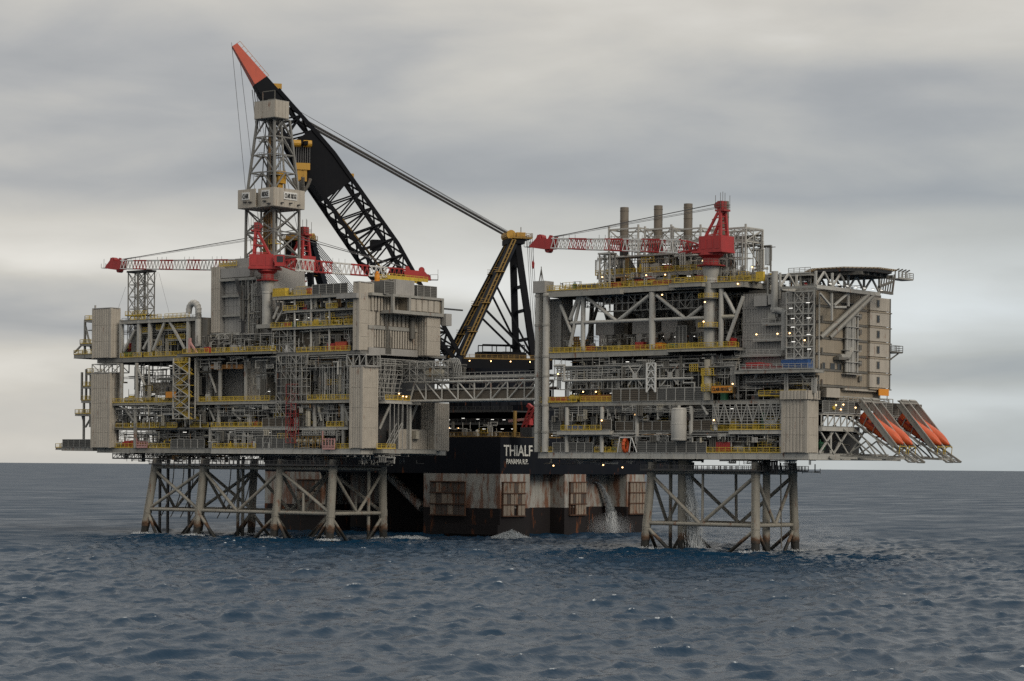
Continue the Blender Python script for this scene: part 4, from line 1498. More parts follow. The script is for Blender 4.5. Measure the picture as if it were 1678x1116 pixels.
# =====================================================================
# PEDESTAL CRANES
# =====================================================================
def pedestal_crane(label, base, zb, zring, length, rise, rz, mast_h, r_ped, ped_mat='pale', wires=True, tipdrop=None, segs=8, detail=True):
    """local frame: boom along +x, origin on the pedestal foot"""
    t = thing('pedestal_crane', label, 'crane', (base[0], base[1], zb), rz, local=True, group='red pedestal cranes')
    hr = zring - zb
    MB().lathe([(r_ped, 0), (r_ped, hr - 3.2), (r_ped * 1.06, hr - 3.1), (r_ped * 1.06, hr - 2.7), (r_ped, hr - 2.6), (r_ped * 1.35, hr - 0.3), (r_ped * 1.35, hr)], 0, 0, 24).build('pedestal', ped_mat, t, True)
    MB().lathe([(r_ped * 2.1, hr + 0.05), (r_ped * 2.15, hr + 0.3), (r_ped * 1.2, hr + 0.35)], 0, 0, 20).build('ring_walkway', 'reddark', t)
    rl = MB()
    for k in range(16):
        a, b = 2 * math.pi * k / 16, 2 * math.pi * (k + 1) / 16
        rad = r_ped * 2.08
        p, q = Vector((math.cos(a) * rad, math.sin(a) * rad, hr + 0.35)), Vector((math.cos(b) * rad, math.sin(b) * rad, hr + 0.35))
        rl.beam(p, p + Vector((0, 0, 1.1)), 0.07)
        for z in (0.55, 1.1):
            rl.beam(p + Vector((0, 0, z)), q + Vector((0, 0, z)), 0.07)
    rl.build('ring_railing', 'mid', t)
    z0 = hr + 0.35
    MB().lathe([(r_ped * 1.25, z0), (r_ped * 1.25, z0 + 1.5), (r_ped * 1.9, z0 + 2.1), (r_ped * 1.9, z0 + 2.6)], 0, 0, 20).build('slew_bearing', 'redpaint', t)
    zd = z0 + 2.6
    MB().box(-4.6, 3.4, -2.7, 2.7, zd, zd + 0.5).build('slew_platform', 'redpaint', t)
    hs_ = MB().box(-4.4, 1.6, -2.6, 2.6, zd + 0.5, zd + 3.7).build('machinery_house', 'redpaint', t)
    for k in range(3):
        MB().box(-3.9 + k * 1.8, -2.6 + k * 1.8, -2.66, -2.6, zd + 0.8, zd + 3.0).build('house_door', 'redpaint', hs_)
        MB().box(-3.9 + k * 1.8, -2.6 + k * 1.8, 2.6, 2.66, zd + 0.8, zd + 3.0).build('house_door', 'redpaint', hs_)
    cb = MB().box(2.2, 4.6, -3.9, -1.9, zd + 0.6, zd + 3.4).build('cab', 'redpaint', t)
    MB().box(2.5, 4.66, -3.6, -2.2, zd + 1.6, zd + 3.1).box(2.7, 4.3, -3.96, -3.9, zd + 1.6, zd + 3.1).build('cab_window', 'glass', cb)
    # mast: two back legs, two raking front legs, head with platform
    zm = zd + mast_h
    mast = MB()
    for s in (-1, 1):
        mast.beam((-3.6, 1.7 * s, zd + 0.5), (-3.0, 0.9 * s, zm), 0.62)
        mast.beam((2.2, 1.9 * s, zd + 0.5), (-2.4, 0.9 * s, zm - 0.6), 0.52)
        for k in range(1, 5):
            f = k / 5
            mast.beam((-3.6 + 0.6 * f, 1.7 * s, zd + 0.5 + (zm - zd - 0.5) * f), (2.2 - 4.6 * f, 1.9 * s, zd + 0.5 + (zm - zd - 1.1) * f), 0.20)
    for k in range(1, 6):
        f = k / 6
        y = 1.7 - 0.8 * f
        mast.beam((-3.6 + 0.6 * f, -y, zd + 0.5 + (zm - zd - 0.5) * f), (-3.6 + 0.6 * f, y, zd + 0.5 + (zm - zd - 0.5) * f), 0.22)
    mast.build('mast', 'redpaint', t)
    hd = MB().box(-4.2, -1.8, -1.3, 1.3, zm - 0.4, zm).box(-3.4, -2.2, -1.0, 1.0, zm, zm + 1.9).tube((-2.2, -1.1, zm + 0.9), (-2.2, 1.1, zm + 0.9), 0.8, 12)
    hd.build('mast_head', 'reddark', t)
    an = MB()
    for k, (x, y) in enumerate(((-4.1, -1.2), (-3.2, 1.2), (-2.2, -1.2), (-1.8, 1.1), (-3.6, 0))):
        an.beam((x, y, zm), (x, y, zm + 3.2 + 0.5 * (k % 3)), 0.08)
    for z in (0.6, 1.1):
        an.beam((-4.2, -1.3, zm + z), (-1.8, -1.3, zm + z), 0.08).beam((-4.2, 1.3, zm + z), (-1.8, 1.3, zm + z), 0.08).beam((-4.2, -1.3, zm + z), (-4.2, 1.3, zm + z), 0.08)
    an.build('antenna', 'mid', t)
    # boom, section by section, white and red by turns
    fb = Vector((2.6, 0, zd + 1.6))
    tp = Vector((length, 0, zd + 1.6 + rise))
    ax = (tp - fb).normalized()
    upv = Vector((0, 1, 0)).cross(ax) * -1
    W0, H0 = 1.5, 1.5
    def bp(f, sy_, su):
        g = min(1.0, 0.25 + f * 6) * (1 - 0.25 * f)
        return fb + (tp - fb) * f + Vector((0, 1, 0)) * (sy_ * W0 * g) + upv * (su * H0 * g)
    n = segs
    for k in range(n):
        f0, f1 = k / n, (k + 1) / n
        mb = MB()
        for a in (-1, 1):
            for b in (-1, 1):
                mb.beam(bp(f0, a, b), bp(f1, a, b), 0.24)
        m = 4
        for j in range(m):
            g0, g1 = f0 + (f1 - f0) * j / m, f0 + (f1 - f0) * (j + 1) / m
            gm = (g0 + g1) / 2
            for a in (-1, 1):
                mb.beam(bp(g0, a, -1), bp(gm, a, 1), 0.13).beam(bp(gm, a, 1), bp(g1, a, -1), 0.13)
                mb.beam(bp(g0, -1, a), bp(g1, 1, a), 0.12)
                mb.beam(bp(g0, -1, a), bp(g0, 1, a), 0.12)
        mb.build('boom_section', 'white' if k % 2 == 1 else 'redpaint', t)
        if k % 2 == 1:
            for j in range(3):
                c = bp(f0 + (f1 - f0) * j / 3, -1, 1)
                MB().beam(c, c + Vector((0, 0, 1.1)), 0.07).build('boom_stanchion', 'mid', t)
    # tip: plated head with sheaves
    hd = MB()
    for s in (-1, 1):
        y = s * 1.05
        base_ = [tp - ax * 0.2 - upv * 1.3, tp - ax * 0.2 + upv * 1.8, tp + ax * 0.6 + upv * 1.9, tp + ax * 1.1 + upv * 1.0, tp + ax * 3.2 + upv * 1.0, tp + ax * 3.5 + upv * 1.9, tp + ax * 4.3 + upv * 1.9, tp + ax * 4.6 + upv * 1.1, tp + ax * 6.4 - upv * 0.6, tp + ax * 6.5 - upv * 1.1, tp + ax * 2.0 - upv * 1.5]
        b = len(hd.v)
        m = len(base_)
        for e in (-0.09, 0.09):
            hd.v.extend([(p.x, y + e, p.z) for p in base_])
        hd.f.append(tuple(range(b, b + m)))
        hd.f.append(tuple(reversed(range(b + m, b + 2 * m))))
        for i in range(m):
            j = (i + 1) % m
            hd.f.append((b + j, b + i, b + m + i, b + m + j))
    for f in (0.3, 1.9, 3.4, 4.8):
        p = tp + ax * f
        hd.beam((p.x, -1, p.z), (p.x, 1, p.z), 0.5)
    hd.build('boom_head', 'redpaint', t)
    for p in (tp + ax * 3.9 + upv * 1.3, tp + ax * 5.6 - upv * 0.4, tp + ax * 1.4 - upv * 1.5):
        MB().tube((p.x, -0.7, p.z), (p.x, 0.7, p.z), 0.75, 14).build('sheave', 'reddark', t)
    tpl = MB()
    q = tp + ax * 6.9 - upv * 0.9
    tpl.box(q.x - 0.6, q.x + 1.3, -1, 1, q.z - 0.1, q.z)
    for xx in (q.x - 0.6, q.x + 1.3):
        tpl.beam((xx, -1, q.z), (xx, -1, q.z + 1.2), 0.08).beam((xx, 1, q.z), (xx, 1, q.z + 1.2), 0.08)
    tpl.beam((q.x - 0.6, -1, q.z + 1.2), (q.x + 1.3, -1, q.z + 1.2), 0.08).beam((q.x + 1.3, 0, q.z), (q.x + 1.3, 0, q.z + 2.6), 0.08)
    tpl.build('tip_platform', 'mid', t)
    wr = MB()
    for y in (-0.7, -0.25, 0.25, 0.7):
        wr.tube((-2.2, y, zm + (1.5 if abs(y) < 0.5 else 0.6)), tp + ax * 0.5 + upv * 1.5 + Vector((0, y, 0)), 0.055, 5)
    wr.build('pendant_wire', 'wire', t)
    if tipdrop:
        q = tp + ax * 6.2 - upv * 1.0
        MB().tube((q.x, 0, q.z), (q.x, 0, q.z - tipdrop), 0.05, 5).build('hoist_wire', 'wire', t)
        MB().lathe([(0.1, q.z - tipdrop + 0.6), (0.35, q.z - tipdrop), (0.3, q.z - tipdrop - 0.9), (0.08, q.z - tipdrop - 1.4)], q.x, 0, 10).build('hook_block', 'redpaint', t)
    return t
# near crane of the drilling platform, boom laid over the pilastered module
xc1 = X(438, 60, 2.0)
zring1 = Zf(438, 461, 2.0)
zft1 = Zf(438, 532, 2.0)
MB().box(xc1 - 2.2, xc1 + 2.2, 0.4, 5, zft1 - 1.0, zft1 + 0.02).build('crane_bracket', 'grey', top)
pedestal_crane('red crane on a round white pedestal before the derrick, its boom pointing to the bridge', (xc1, 2.0), zft1, zring1, 35.0, -2.4, R(39), 10.0, 1.3, segs=7)
# rear crane behind the derrick
p_ = atD(484, 470, 616)
pr = Vector((X(486, 65, 25), 25.0, 0))
zring2 = Zf(486, 462, 25)
pedestal_crane('red crane behind the derrick, boom laid over the slender lattice tower', (pr.x, 25.0), 50, zring2, 68.0, 3.2, R(180), 9.5, 1.3, segs=12)
# lattice boom rest
lx0, lx1 = X(210, 65, 25), X(242, 65, 25)
lt = thing('boom_rest_tower', 'slender grey lattice tower under the tip of the long crane boom', 'lattice tower', ((lx0 + lx1) / 2, 25, zlt))
zb_, zt2 = zlt - 1.5, Zf(226, 446, 25)
ltr = MB()
xm = (lx0 + lx1) / 2
for (a, b) in ((lx0, xm - 0.25), (xm + 0.25, lx1)):
    c = MB()
    for y in (25, 27.5):
        for x in (a, b):
            MB().beam((x, y, zb_), (x, y, zt2), 0.26).build('post', 'grey', lt)
    for y in (25, 27.5):
        lattice_face(c, (a, y, zb_), (b, y, zb_), (a, y, zt2), (b, y, zt2), 5, 0.15, 'X')
    for x in (a, b):
        lattice_face(c, (x, 25, zb_), (x, 27.5, zb_), (x, 25, zt2), (x, 27.5, zt2), 5, 0.15, 'Z')
    c.build('lattice', 'grey', lt)
MB().box(lx0 - 0.3, lx1 + 0.3, 24.6, 27.9, zt2, zt2 + 0.5).build('head_beam', 'dark', lt)
MB().box(lx0 - 0.4, lx1 + 0.4, 24.3, 28.2, zlt + 3.3, zlt + 3.45).build('landing', 'mid', lt)
railing(lt, (lx0 - 0.4, 24.3, zlt + 3.4), (lx1 + 0.4, 24.3, zlt + 3.4))
gw = MB()
for a, b in (((206, 470), (193, 508)), ((250, 468), (247, 510)), ((260, 446), (277, 512)), ((258, 446), (246, 485))):
    gw.tube(onY(*a, 25.5), onY(*b, 25.5), 0.04, 4)
gw.build('guy_wire', 'wire', lt)

# =====================================================================
# LINK BRIDGE
# =====================================================================
by0, by1 = 16.2, 20.6
bx0, bx1 = X(672, 36, by0), X(882, 36, by0) + 1.0
zbb, zbt = Zf(770, 656, by0), Zf(770, 625, by0)
br_ = thing('link_bridge', 'long grey tubular truss bridge with brown side panels joining the two platforms', 'bridge', ((bx0 + bx1) / 2, by0, zbb))
nb = 8
bl = (bx1 - bx0) / nb
for y in (by0, by1):
    one_tube(br_, 'chord', (bx0, y, zbb), (bx1, y, zbb), 0.34, 'pale')
    one_tube(br_, 'chord', (bx0 + 1.5, y, zbt), (bx1, y, zbt), 0.30, 'pale')
    for k in range(nb + 1):
        x = bx0 + bl * k
        if k:
            one_tube(br_, 'post', (x, y, zbb), (x, y, zbt), 0.2, 'pale', 10)
    for k in range(nb):
        x = bx0 + bl * k
        if k == 0:
            a, b = (x, y, zbb), (x + 1.5, y, zbt)
            one_tube(br_, 'diagonal', a, b, 0.24, 'pale', 10)
            one_tube(br_, 'diagonal', (x + 1.5, y, zbt), (x + bl, y, zbb), 0.2, 'pale', 10)
        elif k < nb / 2:
            one_tube(br_, 'diagonal', (x, y, zbt), (x + bl, y, zbb), 0.2, 'pale', 10)
        else:
            one_tube(br_, 'diagonal', (x, y, zbb), (x + bl, y, zbt), 0.2, 'pale', 10)
pw = MB().box(0.03, bl - 0.03, -0.05, 0.05, 0, 2.1).mesh('side_panel', 'windbrown')
for k in range(nb):
    for y in (by0 + 0.5, by1 - 0.5):
        inst(pw, 'side_panel', br_, (bx0 + k * bl, y, zbb + 0.25))
MB().box(bx0, bx1, by0 + 0.3, by1 - 0.3, zbb + 0.05, zbb + 0.2).build('bridge_floor', 'floor', br_)
bp_ = Plant(br_, 33)
for k in range(9):
    y = by0 + 0.6 + 0.42 * k
    bp_.mb('pipework', ['mid', 'silver', 'galv', 'reddark', 'beige'][k % 5]).tube((bx0 - 2, y, zbb + 2.6 + 0.12 * (k % 4)), (bx1 + 2, y, zbb + 2.6 + 0.12 * (k % 4)), 0.12 + 0.06 * (k % 3), 6)
for k in range(5):
    y = by0 + 0.3 + 0.8 * k
    bp_.mb('pipework', ['silver', 'galv', 'mid', 'pale', 'galv'][k]).tube((bx0 - 2, y, zbt + 1.0 + 0.3 * (k % 2)), (bx1 + 2, y, zbt + 1.0 + 0.3 * (k % 2)), 0.16, 6)
for k in range(25):
    x = bx0 + (bx1 - bx0) * k / 24
    bp_.mb('secondary_steel', 'galv').beam((x, by0 + 0.2, zbt), (x, by0 + 0.2, zbt + 2.2), 0.1)
for z in (0.7, 1.5, 2.2):
    bp_.mb('secondary_steel', 'galv').beam((bx0, by0 + 0.2, zbt + z), (bx1, by0 + 0.2, zbt + z), 0.1)
bp_.done()
# expansion loops and scaffold where the bridge meets the drilling platform
scaffold(br_, bx0 - 7, bx0 + 13, by0 - 0.8, by0 + 3.5, zbt + 0.2, zbt + 5.2, 8, 3, 'galv', 0.13, 'scaffold', 71, 0.6)
MB().vessel((bx0 + 4.5, by0 + 1.4, zbt + 2.2), (bx0 + 11, by0 + 1.4, zbt + 2.2), 1.5).build('drum', 'beige', br_, True)
lp = MB()
for k in range(5):
    x = bx0 + 11 + k * 0.55
    pts = []
    for i in range(9):
        a = math.pi * i / 8
        pts.append((x + 1.6 * (1 - math.cos(a)), by0 + 0.4, zbt + 1.5 + 4.2 * math.sin(a)))
    lp.pipe(pts, 0.12)
lp.build('expansion_loop', 'galv', br_)
bl_ = Plant(br_, 81)
bl_.fill(bx0 - 7, bx0 + 14, by0, by0 + 4, zbt + 0.5, zbt + 5, 1.6, machines=False)
bl_.done()

# =====================================================================
# SEMI-SUBMERSIBLE CRANE VESSEL BEHIND THE BRIDGE
# =====================================================================
VY = 63.0
VX1 = X(820, 25, VY)                 # side of the hull that runs back
VX0 = VX1 - 88.0
zh0, zh1 = Zf(760, 776, VY), Zf(760, 716, VY)
ves = thing('crane_vessel', 'huge black-hulled crane vessel on rust-streaked white columns behind the platforms', 'ship', (VX1 - 44, VY, 0))
MB().box(VX0, VX1, VY, 152.5, zh0, zh1).build('deck_box', 'hull', ves)
zw = Zf(760, 832, VY)                # paint line
def vcol(x0, x1, y0, y1):
    MB().box(x0, x1, y0, y1, zw, zh0 - 0.002).build('column_upper', 'hullwhite', ves)
    MB().box(x0 - 0.02, x1 + 0.02, y0 - 0.02, y1 + 0.02, -9, zw - 0.001).build('column_lower', 'hulllow', ves)
    return x0, x1, y0, y1
cxl = X(694, 8, VY)
ye = [Yv(p, 10, VX1) for p in (868, 925, 960, 1027, 1056)]
c1 = vcol(cxl, VX1 - 0.001, VY + 0.004, ye[0])
c2 = vcol(cxl + 4, VX1 - 0.001, ye[1], ye[2])
c3 = vcol(cxl + 4, VX1 - 0.001, ye[3], ye[4])
c4 = vcol(VX1 - 88, VX1 - 66, VY + 0.004, ye[0])
c5 = vcol(VX1 - 88, VX1 - 66, ye[1], ye[2])
# recessed plating between the columns, white and dark
MB().box(cxl + 10, VX1 - 5, ye[0], ye[1], zw, zh0 - 0.01).build('recess_plate', 'hullwhite', ves)
MB().box(cxl + 10, VX1 - 5.02, ye[0], ye[1], -5, zw - 0.01).build('recess_plate', 'hulllow', ves)
MB().box(cxl + 12, VX1 - 7, ye[2], ye[3], zw, zh0 - 0.01).build('recess_plate', 'hullwhite', ves)
MB().box(cxl + 12, VX1 - 7.02, ye[2], ye[3], -5, zw - 0.01).build('recess_plate', 'hulllow', ves)
for x0, x1 in ((cxl - 1, VX1 + 0.5), (VX1 - 89, VX1 - 65)):
    MB().box(x0, x1, VY - 3, 152, -9, -1.2).build('pontoon', 'hulllow', ves)
# dark wall between the two rows of columns, in place of shadowed columns behind
MB().box(VX1 - 66, cxl, VY + 26, VY + 27, -4, zh0 - 0.01).build('shadow_wall', 'hulllow', ves)
one_tube(ves, 'hull_brace', (X(640, 14, VY + 8), VY + 8, Zf(640, 780, VY + 8)), (X(692, 8, VY + 6), VY + 6, Zf(692, 832, VY + 6)), 1.3, 'hullwhite')
MB().box(cxl + 8, VX1 + 0.03, VY - 0.9, VY + 2.5, 0.6, 3.2).build('bilge_keel', 'hulllow', ves)
# fenders: framed grids of plates
def fender(face, a, b, zb, zt, cols, rows, skip=()):
    L = b - a
    w, h = L / cols, (zt - zb) / rows
    side = face == 'side'
    fr = MB()
    for k in range(rows + 1):
        z = zb + k * h
        if side:
            fr.box(VX1 + 0.02, VX1 + 0.75, a - 0.2, b + 0.2, z - 0.14, z + 0.14)
        else:
            fr.box(a - 0.2, b + 0.2, VY - 0.75, VY - 0.02, z - 0.14, z + 0.14)
    for i in range(cols + 1):
        if side:
            fr.box(VX1 + 0.02, VX1 + 0.5, a + i * w - 0.09, a + i * w + 0.09, zb, zt)
        else:
            fr.box(a + i * w - 0.09, a + i * w + 0.09, VY - 0.5, VY - 0.02, zb, zt)
    f = fr.build('fender_frame', 'rust', ves)
    me1 = MB().box(0.12, w - 0.12, -0.62, -0.05, 0.18, h - 0.18).mesh('fender_panel', 'fender')
    me2 = MB().box(0.12, w - 0.12, -0.56, -0.05, 0.18, h - 0.18).mesh('fender_panel', 'fenderdark')
    rr = random.Random(int(abs(a) * 10) + cols)
    for i in range(cols):
        for k in range(rows):
            if (i, k) in skip:
                continue
            me = me1 if rr.random() < (0.85 if side else 0.35 + 0.2 * (i in (0, cols - 1))) else me2
            if side:
                inst(me, 'fender_panel', f, (VX1, a + i * w, zb + k * h), math.pi / 2)
            else:
                inst(me, 'fender_panel', f, (a + i * w, VY, zb + k * h))
zf0, zf1 = Zf(735, 844, VY), Zf(735, 789, VY)
fender('front', X(707, 8, VY), X(763, 8, VY), zf0, zf1, 6, 3)
fender('side', Yv(822, 8, VX1), Yv(858, 8, VX1), zf0, zf1, 6, 3, {(3, 0)})
fender('side', ye[1] + 2.0, ye[2] - 0.5, zf0, zf1, 6, 3, {(0, 0), (1, 0)})
fender('side', ye[3] + 0.8, ye[4] - 0.3, zf0, zf1, 5, 3)
fender('front', X(489, 8, VY), X(527, 8, VY), zf0, zf1, 4, 3)
# lettering on the stern and on the side
def lettering_side(s, pa, pb, pyb, pyt):
    z0, z1 = Zx(pa, pyb, VX1), Zx(pa, pyt, VX1)
    y0, y1 = Yv(pa, z0, VX1), Yv(pb, z0, VX1)
    inst(text_mesh(s, z1 - z0, y1 - y0, 'letter'), 'lettering', ves, (VX1 + 0.06, y0, z0), math.pi / 2)
lettering_side('THIALF', 825, 872, 747, 729)
lettering_side('PANAMA R.P.', 829.5, 865, 760.5, 752)
z0, z1 = Zf(600, 763, VY), Zf(600, 755, VY)
inst(text_mesh('PANAMA R.P.', z1 - z0, X(643, z0, VY) - X(588, z0, VY), 'letter'), 'lettering', ves, (X(588, z0, VY), VY - 0.06, z0))
z0, z1 = Zf(600, 750, VY), Zf(600, 733, VY)
inst(text_mesh('THIALF', z1 - z0, X(652, z0, VY) - X(562, z0, VY), 'letter'), 'lettering', ves, (X(562, z0, VY), VY - 0.06, z0))
# deck edge: bulwark, deckhouse galleries, lamps
for y, zt3 in ((VY + 7, zh1 + 9.5),):
    MB().box(VX1 - 60, VX1 - 14, y + 4, y + 40, zh1, zt3).build('deckhouse', 'hull', ves)
MB().box(VX1 - 26, VX1 - 0.6, VY + 16, VY + 60, zh1, zh1 + 9.0).build('deckhouse', 'hull', ves)
for z in (zh1 + 0.02, zh1 + 3.4, zh1 + 6.8):
    MB().box(VX1 - 60, VX1 - 1, VY + 6.0, VY + 16.5, z, z + 0.35).build('gallery', 'dark', ves)
    railing(ves, (VX1 - 60, VY + 6.0, z + 0.35), (VX1 - 1, VY + 6.0, z + 0.35), 'dark')
railing(ves, (VX1 - 36, VY + 0.3, zh1), (VX1 - 0.5, VY + 0.3, zh1), 'ochre')
railing(ves, (VX1 - 0.3, VY + 0.5, zh1), (VX1 - 0.3, VY + 80, zh1), 'ochre')
vp = Plant(ves, 3)
vp.fill(VX1 - 36, VX1 - 2, VY + 1.5, VY + 6, zh1, zh1 + 4, 0.5, racks=False)
vp.done()
for px, py in ((735, 688), (759, 685.5), (783, 687), (807, 687.5), (826, 688)):
    tubelight(ves, onY(px, py, VY + 5.8))
for px, py in ((737, 702), (763, 703), (793, 703), (823, 703), (840, 703)):
    tubelight(ves, onY(px, py, VY + 5.7))
for px, py in ((751, 702), (735.5, 701)):
    flood(ves, onY(px, py, VY + 5.5))
one_tube(ves, 'capstan', (X(844, 36, VY + 4), VY + 4, zh1), (X(844, 36, VY + 4), VY + 4, zh1 + 7), 0.5, 'ochre')
# small red crane on its deck
rc = thing('deck_crane', 'small red knuckle crane on the black vessel beside the bridge end', 'crane', (X(868, 34, VY + 5), VY + 5, zh1))
cxr = X(868, 34, VY + 5)
MB().box(cxr - 2, cxr + 2, VY + 3.5, VY + 7, zh1, zh1 + 2.6).build('base', 'dark', rc)
cl3 = MB()
for dx in (-0.7, 0.7):
    for dy in (-0.7, 0.7):
        cl3.beam((cxr - 1.5 + dx, VY + 5 + dy, zh1 + 2.2), (cxr + 1.2 + dx, VY + 5 + dy, zh1 + 7.6), 0.4)
for k in range(6):
    f = k / 5
    for dy in (-0.7, 0.7):
        cl3.beam((cxr - 2.2 + 2.7 * f, VY + 5 + dy, zh1 + 2.2 + 5.4 * f), (cxr - 0.8 + 2.7 * f, VY + 5 + dy, zh1 + 2.6 + 5.4 * f), 0.35)
cl3.build('column', 'reddark', rc)
MB().box(cxr - 1.2, cxr + 0.6, VY + 4.2, VY + 5.8, zh1 + 3.2, zh1 + 5.0).build('cab', 'redpaint', rc)
MB().beam((cxr + 1.2, VY + 5, zh1 + 7.4), (cxr - 0.6, VY + 5, zh1 + 8.6), 1.0).build('jib', 'reddark', rc)
MB().beam((cxr - 7, VY + 5, zh1 + 4.3), (cxr - 1, VY + 5, zh1 + 4.8), 0.7).build('arm', 'pink', rc)

# =====================================================================
# HEAVY-LIFT CRANES OF THE VESSEL
# =====================================================================
def vessel_crane(label, loc, zdeck, rz, elev, L, hooks=True, group='vessel cranes'):
    """local frame: boom along +x; z up from the tub top at z = 0"""
    t = thing('heavy_lift_crane', label, 'crane', (loc[0], loc[1], zdeck), rz, group=group, local=True)
    tub = MB().lathe([(11.5, -16.5), (11.5, -2.4), (12.6, -1.6), (12.6, 0)], 0, 0, 28).build('tub', 'hull', t)
    ins = MB()
    for k in range(28):
        a = 2 * math.pi * k / 28
        ins.box(math.cos(a) * 11.6 - 0.2, math.cos(a) * 11.6 + 0.2, math.sin(a) * 11.6 - 0.2, math.sin(a) * 11.6 + 0.2, -16, -2.5)
    ins.build('stiffener', 'hull', tub)
    MB().box(-15, 10.5, -9.5, 9.5, 0.02, 2.6).build('slew_platform', 'crane_black', t)
    for s in (-1, 1):
        railing(t, (-15, 9.5 * s, 2.6), (10, 9.5 * s, 2.6), 'ochre')
    railing(t, (-15, -9.5, 2.6), (-15, 9.5, 2.6), 'ochre')
    if hooks:
        for x in (-13.5, -8.5, -3.0, 2.5, 8.5):
            flood(t, (x, 9.9, 2.0), math.pi)
    for hh in ((-9, -4, -8.0, -3.5, 2.62, 5.4), (-3, 3.2, -7.6, -3.2, 2.62, 5.2), (-8, -1, 3, 8, 2.62, 4.6)):
        MB().box(*hh).build('winch_house', 'crane_black', t)
    fr = MB()
    for x in (-10, -6, -2, 2):
        for y in (-8.6, -3):
            fr.beam((x, y, 2.6), (x, y, 7.2), 0.22)
    for y in (-8.6, -3):
        fr.beam((-10, y, 7.2), (2, y, 7.2), 0.3).beam((-10, y, 5.2), (2, y, 5.2), 0.2)
    fr.build('winch_frame', 'crane_black', t)
    # A-frame
    za = 37.0
    top_ = Vector((-6.0, 0, za))
    for s in (-1, 1):
        fl = MB().beam((11.5, 8.6 * s, 1.6), (-5.2, 3.0 * s, za - 1.5), 2.1, 1.9).build('a_frame_leg', 'crane_blue', t)
        lad = MB()
        a, b = Vector((10.6, 8.3 * s + 1.6, 3.6)), Vector((-5.0, 3.0 * s + 1.6, za - 1.0))
        for e in (-0.45, 0.45):
            lad.beam(a + Vector((e, 0, 0)), b + Vector((e, 0, 0)), 0.30)
        for k in range(26):
            p = a.lerp(b, k / 25)
            lad.beam(p + Vector((-0.45, 0, 0)), p + Vector((0.45, 0, 0)), 0.14)
        for f in (0.2, 0.45, 0.72):
            p = a.lerp(b, f)
            lad.box(p.x - 1.3, p.x + 1.3, p.y - 1.0, p.y + 0.8, p.z - 0.15, p.z + 0.1)
            for z in (0.6, 1.2):
                lad.beam((p.x - 1.3, p.y - 1.0, p.z + z), (p.x + 1.3, p.y - 1.0, p.z + z), 0.12)
        lad.build('ladder', 'ochre', fl)
        MB().beam((-9.5 - 1.2 * s, 5.6 * s, 2.6), (-6.3, 2.6 * s, za - 1.2), 1.7, 1.5).build('a_frame_leg', 'crane_black', t)
        MB().beam((4.0, 6.1 * s, 17.0), (-9.8, 5.2 * s, 4.0), 0.55).build('a_frame_tie', 'crane_black', t)
        MB().beam((0.5, 4.9 * s, 24.0), (-9.6, 5.2 * s, 5.0), 0.5).build('a_frame_tie', 'crane_black', t)
    for f in (0.18, 0.42, 0.62, 0.8):
        p, q = Vector((-9.5, 5.6, 2.6)).lerp(Vector((-6.3, 2.6, za - 1.2)), f), Vector((-9.5, -5.6, 2.6)).lerp(Vector((-6.3, -2.6, za - 1.2)), f)
        MB().beam(p, q, 0.8).build('a_frame_crossbeam', 'crane_blue', t)
    for f in (0.30, 0.75):
        p, q = Vector((11.5, 8.6, 1.6)).lerp(Vector((-5.2, 3.0, za - 1.5)), f), Vector((11.5, -8.6, 1.6)).lerp(Vector((-5.2, -3.0, za - 1.5)), f)
        MB().beam(p, q, 1.0).build('a_frame_crossbeam', 'crane_blue', t)
    hd = MB().box(-8.2, -3.6, -4.2, 4.2, za - 2.0, za - 0.6)
    hd.build('a_frame_head', 'crane_black', t)
    pt = MB().box(-10.2, -4.8, -4.8, 4.8, za - 0.58, za - 0.4).tube((-4.4, -3.6, za + 0.5), (-4.4, 3.6, za + 0.5), 1.3, 14).box(-8.5, -6, -3.5, 3.5, za - 0.4, za + 1.2)
    pt.build('sheave_platform', 'crane_yellow', t)
    for a, b in (((-10.2, -4.8), (-4.8, -4.8)), ((-10.2, -4.8), (-10.2, 4.8)), ((-10.2, 4.8), (-4.8, 4.8))):
        railing(t, (*a, za - 0.4), (*b, za - 0.4), 'ochre')
    one_tube(t, 'mast_beacon', (-8, 0, za), (-8, 0, za + 3), 0.12, 'mid', 6)
    # boom
    foot = Vector((11.8, 0, 3.4))
    dirv = Vector((math.cos(elev), 0, math.sin(elev)))
    nrm = Vector((math.sin(elev), 0, -math.cos(elev)))   # towards the underside
    yv = Vector((0, 1, 0))
    def hw(s):       # half width
        return 8.4 - 5.0 * s if s < 0.72 else max(0.8, 4.8 - (s - 0.72) * 13.5)
    def dp_(s):      # half depth
        return 0.9 + s * 11 if s < 0.33 else (4.6 if s < 0.62 else max(0.7, 4.6 - (s - 0.62) * 10.2))
    def B(s, a, b):
        return foot + dirv * (L * s) + yv * (a * hw(s)) + nrm * (b * dp_(s))
    # four chords
    st_ = [0, 0.1, 0.2, 0.33, 0.45, 0.62, 0.72, 0.84]
    for a in (-1, 1):
        for b in (-1, 1):
            mb = MB()
            for s0, s1 in zip(st_, st_[1:]):
                mb.beam(B(s0, a, b), B(s1, a, b), 1.05)
            mb.build('boom_chord', 'crane_black', t)
    def lat(s0, s1, n):
        mb = MB()
        for k in range(n):
            f0, f1 = s0 + (s1 - s0) * k / n, s0 + (s1 - s0) * (k + 1) / n
            fm = (f0 + f1) / 2
            for a in (-1, 1):
                mb.beam(B(f0, a, -1), B(fm, a, 1), 0.42).beam(B(fm, a, 1), B(f1, a, -1), 0.42).beam(B(f0, a, -1), B(f0, a, 1), 0.36)
                mb.beam(B(f0, -1, a), B(f1, 1, a), 0.40).beam(B(f0, 1, a), B(f1, -1, a), 0.40).beam(B(f0, -1, a), B(f0, 1, a), 0.36)
        return mb.build('boom_lattice', 'crane_black', t)
